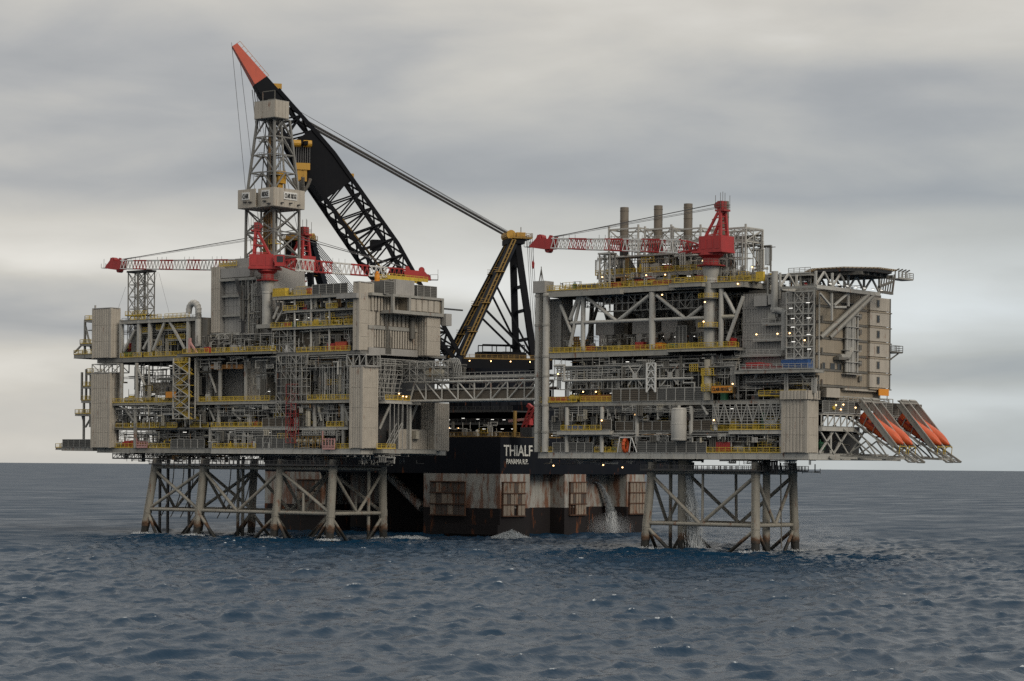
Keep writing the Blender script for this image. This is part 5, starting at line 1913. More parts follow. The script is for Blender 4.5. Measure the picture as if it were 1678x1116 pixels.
    lat(0.02, 0.30, 6)
    lat(0.30, 0.545, 5)
    lat(0.70, 0.80, 2)
    def plate(s0, s1, n, mat, name, grow=0.0):
        mb = MB()
        for k in range(n):
            f0, f1 = s0 + (s1 - s0) * k / n, s0 + (s1 - s0) * (k + 1) / n
            c = []
            for f in (f0, f1):
                for (a, b) in ((-1, -1), (1, -1), (1, 1), (-1, 1)):
                    c.append(tuple(foot + dirv * (L * f) + yv * (a * (hw(f) + grow)) + nrm * (b * (dp_(f) + grow))))
            mb.quadbox(c)
        return mb.build(name, mat, t)
    plate(0.535, 0.705, 4, 'crane_black', 'boom_plate', 0.12)
    plate(0.79, 0.885, 3, 'crane_black', 'boom_plate', 0.1)
    plate(0.885, 1.0, 3, 'crane_red', 'boom_tip', 0.05)
    tipr = MB()
    for k in range(8):
        p = B(0.885 + 0.115 * k / 7, 0, -1)
        tipr.beam(p, p - nrm * 1.2, 0.1)
    tipr.beam(B(0.885, 0, -1) - nrm * 1.2, B(1.0, 0, -1) - nrm * 1.2, 0.1)
    tipr.build('tip_railing', 'orangebeam', t)
    # walkway and equipment along the boom
    wk = MB()
    wk.beam(B(0.05, 0.2, 1) - nrm * 1.0, B(0.54, 0.2, 1) - nrm * 1.0, 1.4, 0.4)
    wk.build('boom_walkway', 'ochre', t)
    for s, a in ((0.14, 0.3), (0.2, -0.4), (0.36, 0.5), (0.27, 0.6)):
        p = B(s, a, 0)
        bx = MB().box(p.x - 1.4, p.x + 1.4, p.y - 1.6, p.y + 1.6, p.z - 1.4, p.z + 1.4)
        bx.build('boom_machinery', 'crane_black', t)
    # luffing wires between the A-frame head and the boom
    wr = MB()
    for k in range(5):
        for s, f in ((-1, 0.74), (1, 0.74)):
            a = Vector((-4.6, s * (1.0 + 0.55 * k), za + 0.5))
            wr.tube(a, B(f, s * 0.15 + s * 0.14 * k, -1) - nrm * 0.2, 0.13, 5)
    for k in range(3):
        wr.tube(Vector((-5.0, k - 1.0, za + 1.2)), B(0.78, 0, -1) - nrm * 0.6, 0.05, 4)
    wr.build('luffing_wire', 'wire', t)
    for k in range(2):
        p = B(0.545 + 0.3 * k, 0, -1)
        MB().box(p.x - 1.5, p.x + 1.2, -2, 2, p.z, p.z + 1.4).build('sheave_housing', 'crane_yellow', t)
    hw_ = MB()
    for k in range(4):
        hw_.tube((-10.5, -3 + 2 * k, za), (-13, -4 + 2.4 * k, 2.6), 0.07, 4)
    hw_.build('hoist_wire', 'wire', t)
    if hooks:
        s = 0.683
        p = B(s, 0, 0.45)
        pz = p.z
        p = p + yv * (hw(s) + 1.6)
        hy = p.y
        ub_ = p + Vector((0.0, 0, 0.6))
        MB().beam(B(s, 0.9, 0.2), B(s, 0.9, 0.2) + yv * 4.6, 1.0).build('hook_bracket', 'crane_black', t)
        blk = MB()
        for x in (-1.5, 1.5):
            blk.tube((ub_.x + x - 1.1, hy, ub_.z), (ub_.x + x + 1.1, hy, ub_.z), 1.0, 12)
        blk.build('upper_block', 'crane_yellow', t)
        ropes = MB()
        for k in range(8):
            x = -2.1 + k * 0.6
            ropes.tube((p.x + x, hy - 0.4, pz), (p.x + x, hy - 0.4, pz - 5.0), 0.08, 5).tube((p.x + x, hy + 0.4, pz), (p.x + x, hy + 0.4, pz - 5.0), 0.08, 5)
        ropes.build('fall_rope', 'wire', t)
        z = pz - 5.0
        hb = MB().box(p.x - 2.1, p.x + 2.1, hy - 1.0, hy + 1.0, z - 1.5, z + 0.3)
        hb.box(p.x - 1.3, p.x - 0.3, hy - 0.7, hy + 0.7, z - 4.6, z - 1.5).box(p.x + 0.3, p.x + 1.3, hy - 0.7, hy + 0.7, z - 4.6, z - 1.5).box(p.x - 0.3, p.x + 0.3, hy - 0.6, hy + 0.6, z - 3.4, z - 1.5)
        hb.build('hook_block', 'crane_yellow', t)
        z += 3.0
        hk = MB().box(p.x - 0.7, p.x + 0.7, hy - 0.7, hy + 0.7, z - 10, z - 7.2)
        for a0 in (0, math.pi / 2, math.pi, 1.5 * math.pi):
            pts = []
            for i in range(7):
                a = -math.pi / 2 + i * math.pi / 6
                rr_ = 0.4 + 1.5 * (1 - math.cos((i / 6) * math.pi / 1.3)) * 0.7
                pts.append((p.x + math.cos(a0) * rr_, hy + math.sin(a0) * rr_, z - 10.4 + 0.55 * i - 0.8 * math.sin(i / 6 * math.pi)))
            hk.pipe(pts, 0.48, 8)
        hk.build('hook', 'mid', t)
        # tip hoist ropes
        tr_ = MB()
        q = B(0.995, 0, 0.6)
        for k, (dx, dz) in enumerate(((-1.0, 62), (0.2, 60), (2.4, 52), (4.6, 52))):
            tr_.tube((q.x - 1 - dx * 1.6, (k - 1.5) * 0.5, q.z - dx * 1.5), (q.x - dx * 2.2 - 8.2, (k - 1.5) * 0.5, q.z - dz), 0.06, 4)
        for k in range(3):
            u = B(0.87, 0, 1)
            tr_.tube((u.x + k * 0.7, k - 1, u.z), (u.x - 1.2 + k * 0.7, k - 1, u.z - 11), 0.10, 4)
        tr_.build('whip_wire', 'wire', t)
    return t
# main crane: find its place and the boom's heading from the sight lines
D0 = 650.0
foot_w = atD(738, 585, D0)
tip_w = atD(384, 74, D0 - 14.0)
hor = Vector((tip_w.x - foot_w.x, tip_w.y - foot_w.y))
rz_c = math.atan2(hor.y, hor.x)
Lc = (tip_w - foot_w).length
el_c = math.atan2(tip_w.z - foot_w.z, hor.length)
zdk = foot_w.z - 3.4
o2 = Vector((math.cos(rz_c), math.sin(rz_c))) * 11.8
vessel_crane('giant black lattice crane with a raised red-tipped boom and a yellow hook', (foot_w.x - o2.x, foot_w.y - o2.y), zdk, rz_c, el_c, Lc)
# second crane, boom lowered away over the vessel
h2w = atD(492, 392, 668)
rz2 = math.pi / 2 + TH + R(-14)
c2l = Vector((h2w.x, h2w.y)) + Vector((math.cos(rz2), math.sin(rz2))) * 6.0
vessel_crane('black vessel crane with its boom lowered, half hidden behind the derrick', (c2l.x, c2l.y), h2w.z - 37.0, rz2, R(7), 85.0, hooks=False)

# =====================================================================
# QUARTERS AND PRODUCTION PLATFORM: JACKET
# =====================================================================
QX0, QX1, QY0, QY1 = 42.7, 117.0, 14.1, 48.3
legs_q = [(X(1068, 17.5, 16), X(1056, 0.5, 16)), (X(1237, 17.5, 16), X(1238, 0.5, 16))]
rows_q = [(16.3, 16.0), (31.4, 32.4)]
ZMQ = Zf(1234, 861.5, 16)
jq, PQ = jacket('steel_jacket', 'four-legged weathered steel jacket standing in the sea under the platform with the helideck', legs_q, rows_q, ZJ, ZMQ, 0.96, ['V'])
one_tube(jq, 'caisson', (X(1121, 8, 20), 20, -7), (X(1121, 18, 20), 20, ZJ + 1), 1.42, 'jacket', 18)
one_tube(jq, 'caisson', (X(1099, 8, 22), 22, -7), (X(1099, 18, 22), 22, ZJ + 1), 0.42, 'jacket')
one_tube(jq, 'caisson', (X(1256, 8, 24), 24, -7), (X(1256, 18, 24), 24, ZJ + 1), 0.85, 'jacket')
one_tube(jq, 'caisson', (X(1151, 12, 17), 17, ZMQ), (X(1152, 18, 17), 17, ZJ - 2), 0.30, 'jacket')
one_tube(jq, 'caisson', (X(1207, 12, 31), 31, ZMQ), (X(1206, 18, 31), 31, ZJ - 2), 0.34, 'jacket')
one_tube(jq, 'riser', (X(1281, 10, 26), 26, 1), (X(1279, 18, 26), 26, ZJ), 0.16, 'mid', 8)
walkway(jq, PQ(0, 0, ZJ - 1.9) + Vector((-1.5, -1.6, 0)), PQ(1, 0, ZJ - 1.9) + Vector((1.8, -1.6, 0)))
walkway(jq, PQ(1, 0, ZJ - 1.9) + Vector((1.8, -1.2, 0)), PQ(1, 1, ZJ - 1.9) + Vector((1.8, 2.5, 0)))
walkway(jq, PQ(0, 1, ZJ - 1.9) + Vector((-1.5, 1.6, 0)), PQ(1, 1, ZJ - 1.9) + Vector((1.8, 1.6, 0)))
one_tube(jq, 'discharge_bend', (X(1246, 20, 18), 18.5, 20.2), (X(1254, 19, 18), 18.5, 18.2), 0.9, 'dark')

# =====================================================================
# QUARTERS PLATFORM: TOPSIDES
# =====================================================================
A1, A2, A3, A4, A5 = 22.3, 27.3, 34.0, 45.6, 60.2
F = QY0
tq = thing('platform_topside', 'topsides of grey decks and pipework carrying the exhaust stacks and helideck', 'oil platform', (80, QY0, 21))
slab(tq, QX0 + 0.3, QX1 + 0.5, F, QY1, A1, 1.35, edge='pale')
slab(tq, QX0 + 0.4, X(985, A2, F), F + 0.5, QY1 - 1, A2, 0.5, edge='steelgrey')
slab(tq, X(985, A2, F) + 0.2, QX1 - 6, F + 0.8, QY1 - 1, A2, 0.5, edge='steelgrey')
slab(tq, X(918, A2, F), X(1004, A2, F), F - 1.2, F + 0.4, A2 + 0.05, 0.9, 'balcony', edge='pale')
slab(tq, QX0 + 0.3, X(1168, A3, F), F + 0.2, QY1 - 1, A3, 0.9, edge='grey')
slab(tq, X(1168, A3, F) + 0.2, QX1 - 1, F + 0.9, QY1 - 1, A3, 0.8, edge='grey')
slab(tq, QX0 + 0.3, X(1095, A4, F), F, QY1 - 1, A4, 1.2, edge='grey')
slab(tq, X(1095, A4, F) + 0.2, X(1208, A4, F), F - 0.8, QY1 - 1, A4 + 0.05, 0.6, edge='grey')
slab(tq, QX0 + 1, X(1218, A5, F), F, QY1 - 6, A5, 1.2, edge='grey')
slab(tq, X(1105, A5, F), X(1158, A5, F), F - 2.2, F - 0.2, A5 + 0.1, 0.9, 'balcony', edge='grey')
# raking haunches under the top deck edge
for a, b, c in ((905, 950, 978), (978, 1000, 1022)):
    z = A5 - 1.5
    p = [X(a, z, F), X(b, z, F), X(c, z, F)]
    mb = MB()
    mb.quadbox([(p[0], F - 1.4, z - 0.1), (p[2], F - 1.4, z - 0.1), (p[2], F, z - 0.1), (p[0], F, z - 0.1), (p[0], F - 1.4, z + 0.9), (p[2], F - 1.4, z + 0.9), (p[2], F, z + 0.9), (p[0], F, z + 0.9)])
    mb.build('deck_haunch', 'grey', tq)
# left tower: twin round columns, ladder and clad flank
tw = thing('column_tower', 'pair of tall round columns with a caged ladder at the bridge end', 'tower', (QX0 + 1, F, 22))
for dx, dy, r_ in ((0.1, 0.2, 0.95), (2.5, -0.1, 0.85)):
    MB().lathe([(r_, A1 + 0.05), (r_, A5 - 0.5)], QX0 + dx, F + dy, 18).build('column', 'pale', tw, True)
    for z in (A2 - 0.5, A3 - 0.8, 40, A4 - 1, 52, A5 - 1.3):
        MB().lathe([(r_ + 0.12, z), (r_ + 0.12, z + 0.5)], QX0 + dx, F + dy, 18).build('collar', 'grey', tw)
ld = MB()
for s_ in (-0.3, 0.3):
    ld.beam((QX0 + 1.4 + s_, F - 0.9, A1), (QX0 + 1.4 + s_, F - 0.9, A5), 0.1)
for k in range(70):
    z = A1 + 0.5 + k * (A5 - A1 - 1) / 70
    ld.beam((QX0 + 1.1, F - 0.9, z), (QX0 + 1.7, F - 0.9, z), 0.08)
ld.build('ladder', 'mid', tw)
MB().box(QX0 - 0.9, QX0 + 2.6, F - 1.0, F + 2.5, A5 - 0.4, A5 + 2.4).build('head_box', 'cladgrey', tw)
vm = MB()
q = onY(887, 441, F)
for dx in (-0.6, 0.6):
    vm.beam((q.x + dx, F, A5 + 2.4), (q.x, F, q.z), 0.16)
vm.tube((q.x, F, A5 + 2.4), (q.x, F, q.z + 0.6), 0.1, 6)
vm.build('vent_mast', 'mid', tw)
xf0, xf1 = X(906, 52, F + 3), X(919, 52, F + 3)
clad_tower('clad_stair_enclosure', 'narrow grey clad shaft standing behind the round columns', 'stair enclosure', xf0 - 2, xf1, F + 3, F + 7, A4 + 0.05, A5 - 1.6, 3, 'cladgrey', cap=False)

def qcol(px, za, zb, r=0.5, y=None, mat='pale', name='column'):
    y = F + 0.6 if y is None else y
    x = X(px, (za + zb) / 2, y)
    return one_tube(tq, name, (x, y, za), (x, y, zb), r, mat, 14)
def qdiag(a, b, r=0.42, y=None, mat='pale'):
    y = F + 0.6 if y is None else y
    return one_tube(tq, 'diagonal', onY(*a, y), onY(*b, y), r, mat, 12)
# upper open storey
qcol(955.5, A4, A5 - 1.4, 0.55)
qcol(1069, A4, A5 - 1.4, 0.75)
qcol(1182, A4, A5 - 1.4, 0.6)
for a, b in (((952, 484), (934, 568)), ((919, 500), (937, 545)), ((948, 486), (934, 524)), ((960, 486), (1010, 526)), ((1012, 526), (1064, 484)),
             ((1076, 484), (1124, 523)), ((1125, 523), (1151, 502)), ((1187, 480), (1205, 514)), ((1218, 486), (1192, 558))):
    qdiag(a, b)
z = Zf(1000, 527, F + 0.6)
one_tube(tq, 'tie', (X(936, z, F + 0.6), F + 0.6, z), (X(1155, z, F + 0.6), F + 0.6, z), 0.42, 'pale')
one_tube(tq, 'tie', (X(1183, z, F + 0.6), F + 0.6, z), (X(1205, z, F + 0.6), F + 0.6, z), 0.5, 'beige')
# rear frame of the same storey, seen through it
for px in (925, 970, 1010, 1060, 1120):
    qcol(px, A4, A5 - 1.4, 0.5, F + 20, 'mid')
for a, b in (((970, 490), (965, 565)), ((1000, 520), (995, 545)), ((990, 505), (1000, 540)), ((1095, 500), (1080, 560)), ((980, 500), (960, 566))):
    qdiag(a, b, 0.4, F + 14, 'mid')
# lower storeys
for px, za, zb in ((929, A1, A3 - 1.2), (986.5, A1, A3 - 1.2), (1044, A1 + 2, A3 - 1.2), (1132.5, A1 + 2, A3 - 1.2), (1173, A2, A3 - 0.8), (1281, A1, A3 - 0.8)):
    qcol(px, za, zb, 0.5, F - 0.15 if px < 1000 else F + 0.5)
for a, b in (((992, 660), (1000, 682)), ((945, 612), (934, 641)), ((1150, 662), (1160, 680))):
    qdiag(a, b, 0.36)
# machine hall volumes in the upper storey
for a, b in ((1005, 1029), (1110, 1135)):
    MB().box(X(a, 52, 24), X(b, 52, 24), 24, 30, A4, A5 - 1.5).build('exhaust_duct', 'stack', tq)
for pa, pb in ((1036, 1068), (1084, 1110), (1140, 1160), (976, 1006)):
    x0, x1 = X(pa, 50, F + 6), X(pb, 50, F + 6)
    tg = MB().box(x0, x1, F + 6, F + 11, A4 + 4.2, A4 + 7.0)
    tg.box(x0 + 0.8, x1 - 0.8, F + 6.3, F + 10, A4 + 0.02, A4 + 4.2)
    tg.tube(((x0 + x1) / 2, F + 5.9, A4 + 3.4), ((x0 + x1) / 2, F + 5.0, A4 + 3.4), 0.9, 12)
    tg.build('gas_turbine_hood', 'cladgrey', tq)
fl = MB().box(X(1108, 48, F + 3), X(1126, 48, F + 3), F + 3, F + 9, A4 + 0.02, A4 + 5.6)
fo = fl.build('filter_house', 'windwall', tq)
windwall(tq, X(1108, 48, F + 3), X(1126, 48, F + 3), F + 2.8, A4 + 0.05, 5.4, n=3)
MB().box(X(1012, 53, F + 22), X(1216, 53, F + 22), F + 22, F + 22.4, A4, A5 - 1.5).build('shade_bulkhead', 'dark', tq)  # dark walls added here and below so the storeys look shaded inside
MB().box(X(1140, 53, F + 12), X(1216, 53, F + 12), F + 13, F + 13.4, A4, A5 - 1.5).build('shade_bulkhead', 'dark', tq)
MB().box(QX0 + 5, QX1 - 4, F + 13, F + 13.4, A1, A4 - 1.5).build('shade_bulkhead', 'dark', tq)
MB().box(QX0 + 4, QX0 + 4.4, F + 8, QY1 - 2, A1, A4 - 1.5).build('shade_bulkhead', 'dark', tq)
# exposed pipe supports hanging below the top deck
scaffold(tq, X(980, 56, F + 2), X(1145, 56, F + 2), F + 2, F + 4, A5 - 5.2, A5 - 1.6, 16, 2, 'galv', 0.13, 'pipe_support_frame', 21, 0.25)
scaffold(tq, X(912, 41, F), X(1205, 41, F), F + 0.3, F + 1.6, A3 + 3.0, A4 - 3.2, 17, 2, 'galv', 0.15, 'pipe_support_frame', 22, 0.12)
for pa, pb in ((1029, 1052), (1084, 1112)):     # X-braced bays with a gusset
    x0, x1 = X(pa, 40, F - 0.1), X(pb, 40, F - 0.1)
    z0, z1 = A3 + 3.5, A4 - 3.3
    b = MB().beam((x0, F - 0.05, z0), (x1, F - 0.05, z1), 0.26).beam((x0, F - 0.05, z1), (x1, F - 0.05, z0), 0.26)
    b.box((x0 + x1) / 2 - 0.6, (x0 + x1) / 2 + 0.6, F - 0.25, F + 0.1, (z0 + z1) / 2 - 0.6, (z0 + z1) / 2 + 0.6)
    b.build('cross_brace', 'pale', tq)
x0, x1 = X(1060, 40, F - 0.5), X(1074, 40, F - 0.5)
lf = MB()
lattice_face(lf, (x0, F - 0.5, A3 + 2), (x1, F - 0.5, A3 + 2), (x0, F - 0.5, A4 - 3), (x1, F - 0.5, A4 - 3), 4, 0.2, 'K')
for x in (x0, x1):
    lf.beam((x, F - 0.5, A3 + 2), (x, F - 0.5, A4 - 3), 0.34)
lf.build('hoist_frame', 'white', tq)
lp = MB()
for k in range(4):                     # long pipes with drops along the front
    zz = A4 - 3.6 - 0.6 * k
    lp.pipe([(X(912, 42, F), F + 0.1 + 0.25 * k, zz), (X(1120 - 40 * k, 42, F), F + 0.1 + 0.25 * k, zz), (X(1120 - 40 * k, 42, F), F + 0.1 + 0.25 * k, zz - 4), (X(1138 - 40 * k, 42, F), F + 0.1 + 0.25 * k, zz - 4), (X(1138 - 40 * k, 42, F), F + 0.1 + 0.25 * k, zz - 6)], 0.2)
lp.pipe([(X(910, 42, F), F - 0.1, A4 - 3), (X(925, 42, F), F - 0.1, A4 - 3), (X(925, 40, F), F - 0.1, A3 + 5), (X(1135, 40, F), F - 0.1, A3 + 5)], 0.3, 8)
lp.build('pipe_run', 'pale', tq)
# yellow platform stack hanging under deck four
yp = MB()
for (pa, pb, z) in ((1131, 1144, A4 - 5), (1150, 1170, A4 - 6), (1150, 1172, A4 - 9.5)):
    x0, x1 = X(pa, z, F - 0.6), X(pb, z, F - 0.6)
    yp.box(x0, x1, F - 0.8, F + 1.2, z - 0.1, z)
    for zz in (0.5, 1.0, 1.5):
        yp.beam((x0, F - 0.8, z + zz), (x1, F - 0.8, z + zz), 0.12)
    for j in range(5):
        yp.beam((x0 + (x1 - x0) * j / 4, F - 0.8, z), (x0 + (x1 - x0) * j / 4, F - 0.8, z + 1.5), 0.12)
yp.box(X(1150, 40, F), X(1154, 40, F), F, F + 0.5, A4 - 9.5, A4 - 4)
yp.build('access_platform', 'yellow', tq)
one_tube(tq, 'pump_caisson', (X(1159, 40, F), F + 0.4, A3), (X(1159, 40, F), F + 0.4, A4 - 2.5), 0.95, 'beige')
# railings: (from, to, level, plane)
for a, b, z, y in ((886, 906, A1, F - 0.1), (974, 1010, A1, F - 0.1), (1158, 1282, A1, F - 0.1), (919, 985, A2 + 0.05, F - 1.25), (1165, 1196, A2, F + 0.6), (1196, 1282, A2, F - 0.4),
                   (884, 945, A3, F - 0.3), (951, 1003, A3, F + 0.1), (890, 934, A4, F - 0.1), (934, 1095, A4, F - 0.1), (1095, 1206, A4 + 0.05, F - 0.9),
                   (892, 944, A5, F - 0.1), (944, 1004, A5, F - 0.1), (1004, 1105, A5, F - 0.1), (1105, 1158, A5 + 0.1, F - 2.3), (1176, 1240, A5, F - 0.1)):
    railing(tq, (X(a, z, y), y, z), (X(b, z, y), y, z))
    if z > A3:
        railing(tq, (X(a, z, y) + 1, y + 2.6, z), (X(b, z, y) - 1, y + 2.6, z))
# wind walls
windwall(tq, X(906, A1, F), X(972, A1, F), F - 0.1, A1, 2.3)
windwall(tq, X(1044, A1, F), X(1158, A1, F), F - 0.1, A1, 2.5)
windwall(tq, X(889, A2, F), X(918, A2, F), F + 0.3, A2, 2.4)
windwall(tq, X(988, A2, F), X(1006, A2, F), F - 0.9, A2 + 0.1, 2.6, 'windbrown', 1)
windwall(tq, X(1006, A2, F), X(1097, A2, F), F + 0.6, A2, 2.2, 'windbrown')
windwall(tq, X(1129, A2, F), X(1165, A2, F), F + 0.6, A2, 2.4, 'windbrown')
windwall(tq, X(1003, A3, F), X(1077, A3, F), F, A3, 2.9, 'windbrown')
windwall(tq, X(1077, A3, F), X(1168, A3, F), F, A3, 2.9)
slab(tq, X(1196, A2, F), X(1283, A2, F), F - 0.5, F + 0.6, A2 + 0.02, 0.8, 'balcony', edge='pale')
# plant
pq = Plant(tq, 101)
pq.fill(QX0 + 4, X(1280, A1, F), F + 0.5, F + 12, A1, A2 - 0.7, 2.03)
pq.fill(QX0 + 4, X(1280, A2, F), F + 1.0, F + 12, A2, A3 - 1.2, 2.43)
pq.fill(QX0 + 5, X(1205, A3, F), F + 1.0, F + 12, A3, A4 - 1.5, 2.70)
pq.fill(QX0 + 6, X(1205, A4, F), F + 2.5, F + 12, A4, A4 + 4.0, 1.62, racks=False, frames=False)
pq.fill(X(1000, A4, F), X(1205, A4, F), F + 8, F + 14, A4 + 4, A5 - 1.5, 1.89, machines=False)
pq.fill(QX0 + 6, X(980, A5, F), F + 4, F + 12, A5 - 4, A5 - 1.5, 1.62, machines=False, risers=False)
pq.fill(X(900, A5, F), X(975, A5, F), F + 2, F + 10, A5, A5 + 2.2, 0.8, racks=False, frames=False)
pq.fill(X(1000, A5, F), X(1240, A5, F), F + 2, F + 9, A5, A5 + 3.4, 2.03, racks=False)
pq.fill(X(905, A1, F), X(1280, A1, F), F - 0.3, F + 0.9, A1 + 2.4, A2 - 0.6, 0.8, machines=False)
pq.fill(X(905, A2, F), X(1165, A2, F), F - 0.3, F + 0.9, A2 + 2.3, A3 - 0.9, 0.8, machines=False)
pq.fill(X(905, A3, F), X(1205, A3, F), F - 0.2, F + 1.2, A3 + 3, A4 - 1.2, 0.8, machines=False)
# under the cellar deck
pq.fill(X(1190, 20, F + 2), X(1236, 20, F + 2), F + 1, F + 10, 19.6, 20.8, 1.2, machines=False)
pq.fill(X(885, 20, F + 2), X(1090, 20, F + 2), F + 1, F + 20, 19.6, 20.9, 1.0, machines=False)
pq.fill(X(1250, 20, F + 4), X(1300, 20, F + 4), F + 4, F + 16, 17.8, 20.8, 1.35, machines=False, racks=False)
pq.done()

# wide louvre frame right of the sign
wfr = MB()
xw0, xw1 = X(1168, 31, F - 0.2), X(1282, 31, F - 0.2)
for k in range(8):
    wfr.beam((xw0, F - 0.1, A3 - 0.9 - k * 0.62), (xw1, F - 0.1, A3 - 0.9 - k * 0.62), 0.14)
for k in range(13):
    x = xw0 + (xw1 - xw0) * k / 12
    wfr.beam((x, F - 0.15, A3 - 5.4), (x, F - 0.15, A3 - 0.6), 0.15)
for k in range(0, 12, 2):
    a, b = xw0 + (xw1 - xw0) * k / 12, xw0 + (xw1 - xw0) * (k + 1) / 12
    c = xw0 + (xw1 - xw0) * (k + 2) / 12
    wfr.beam((a, F - 0.2, A3 - 0.7), (b, F - 0.2, A3 - 5.0), 0.18).beam((b, F - 0.2, A3 - 5.0), (c, F - 0.2, A3 - 0.7), 0.18)
wfr.build('louvre_frame', 'galv', tq)

# corner enclosure
cp, qb = box_at('clad_stair_enclosure', 'tall grey ribbed corner enclosure with a flared cap beside the lifeboat deck', 1283, 1322, 1338, F - 0.6, A1 + 0.05, Zf(1300, 655, F - 0.6), 3, 'clad', cap=False)
cz0, cz1 = Zf(1300, 655, F - 0.6), Zf(1300, 640, F - 0.6)
MB().box(qb[0] - 0.5, qb[1] + 0.5, qb[2] - 0.5, qb[3] + 0.5, cz0 + 0.02, cz1).build('cap_box', 'clad', cp)
clad_faces(cp, qb[0] - 0.5, qb[1] + 0.5, qb[2] - 0.5, qb[3] + 0.5, cz0 + 0.05, cz1, 1, 'clad', 0.9, faces='FRLB')

# =====================================================================
# EXHAUST STACKS ON THE UPPER DECK
# =====================================================================
SY = F + 10.0
zs = Zf(1080, 446, SY - 3)
slab(tq, X(978, zs, SY - 3), X(1185, zs, SY - 3), SY - 3, SY + 12, zs, 0.8, 'stack_deck')
railing(tq, (X(976, zs, SY - 3), SY - 3.1, zs), (X(1180, zs, SY - 3), SY - 3.1, zs))
railing(tq, (X(980, zs, SY - 1), SY - 1, zs), (X(1180, zs, SY - 1), SY - 1, zs))
psd = Plant(tq, 303)
psd.fill(X(985, zs, SY), X(1180, zs, SY), SY - 2.6, SY - 0.2, zs, zs + 4.5, 1.5)
psd.fill(X(1000, zs, SY), X(1225, zs, SY), SY + 5, SY + 10, zs, zs + 8.5, 1.2, machines=False)
psd.done()
scaffold(tq, X(1172, zs, SY), X(1222, zs, SY), SY - 1.5, SY + 3, zs - 4, zs + 9, 4, 4, 'galv', 0.18, 'pipe_support_frame', 63, 0.35)
for px in (985, 1022, 1070, 1110, 1150):
    qcol(px, A5, zs - 0.7, 0.3, SY - 2.5, 'grey')
MB().box(X(985, 62, SY), X(1200, 62, SY), SY + 1, SY + 8, A5, zs - 0.6).build('machinery_room', 'dark', tq)
for pl_, pc, pyt, pr_, pos in ((998, 1023, 340, 1046, 'nearest the bridge'), (1057, 1078.5, 337, 1100, 'in the middle of the row'), (1103, 1127.5, 334, 1148, 'beside the red crane'), (1170, 1187, 330, 1222, 'behind the red crane mast')):
    yS = SY + 3.5
    x = X(pc, 75, yS)
    zt4 = Zf(pc, pyt, yS)
    s = thing('exhaust_stack', 'brown steel exhaust stack in a grey frame, ' + pos, 'chimney', (x, yS, zs), group='exhaust stacks')
    zc0, zc1 = zs + 0.05, Zf(pc, 405, yS)
    MB().lathe([(1.02, zc1), (1.02, zt4), (0.88, zt4 + 0.01), (0.88, zt4 - 2)], x, yS, 20).build('flue', 'stack', s, True)
    for k in range(4):
        z = zc1 + (zt4 - zc1) * (k + 0.6) / 4
        MB().lathe([(1.06, z), (1.09, z + 0.02), (1.09, z + 0.14), (1.06, z + 0.16)], x, yS, 20).build('flue_band', 'stack', s)
    MB().lathe([(2.7, zc0), (2.7, zc0 + 1.9), (2.45, zc0 + 2.6), (1.9, zc0 + 3.4), (1.35, zc0 + 4.0), (1.05, zc0 + 4.6), (1.05, zc1 + 0.2)], x, yS, 20).build('hood', 'dark', s)
    rb = MB()
    for k in range(18):
        a = 2 * math.pi * k / 18
        c_, s_ = math.cos(a), math.sin(a)
        rb.beam((x + 2.78 * c_, yS + 2.78 * s_, zc0), (x + 2.78 * c_, yS + 2.78 * s_, zc0 + 1.9), 0.15)
        rb.beam((x + 2.78 * c_, yS + 2.78 * s_, zc0 + 1.9), (x + 1.98 * c_, yS + 1.98 * s_, zc0 + 3.4), 0.15)
        rb.beam((x + 1.98 * c_, yS + 1.98 * s_, zc0 + 3.4), (x + 1.15 * c_, yS + 1.15 * s_, zc0 + 4.6), 0.15)
    rb.build('hood_rib', 'mid', s)
    xa_, xb_ = X(pl_, 75, yS - 3.4), X(pr_, 75, yS - 3.4)
    fz = [zs, Zf(pc, 400, yS), Zf(pc, 378, yS)]
    frm = MB()
    yy0, yy1 = yS - 3.4, yS + 3.6
    for xx in (xa_, xb_):
        for yy in (yy0, yy1):
            frm.beam((xx, yy, fz[0]), (xx, yy, fz[2] + (0.8 if yy == yy0 else 0)), 0.38)
    for z in fz[1:]:
        for yy in (yy0, yy1):
            frm.beam((xa_, yy, z), (xb_, yy, z), 0.34)
        for xx in (xa_, xb_):
            frm.beam((xx, yy0, z), (xx, yy1, z), 0.34)
    frm.build('frame', 'pale', s)
    bb = MB()
    xm = (xa_ + xb_) / 2
    for yy in (yy0, yy1):
        bb.beam((xa_, yy, fz[2]), (xm, yy, fz[1]), 0.2).beam((xm, yy, fz[1]), (xb_, yy, fz[2]), 0.2)
    for xx in (xa_, xb_):
        bb.beam((xx, yy0, fz[2]), (xx, yy1, fz[1]), 0.2).beam((xx, yy1, fz[2]), (xx, yy0, fz[1]), 0.2)
        bb.beam((xx, yy0, fz[1]), (xx, yy1, fz[0]), 0.2)
    bb.build('frame_brace', 'pale', s)
    lnd = MB().box(xa_ + 0.3, xb_ - 0.3, yy0, yy0 + 1.2, fz[1] + 0.2, fz[1] + 0.3)
    lnd.box(xb_ - 1.3, xb_, yy0, yy1, fz[1] + 0.31, fz[1] + 0.4)
    lnd.build('landing', 'galv', s)
    railing(s, (xa_, yy0 - 0.05, fz[1] + 0.3), (xb_, yy0 - 0.05, fz[1] + 0.3), 'galv')
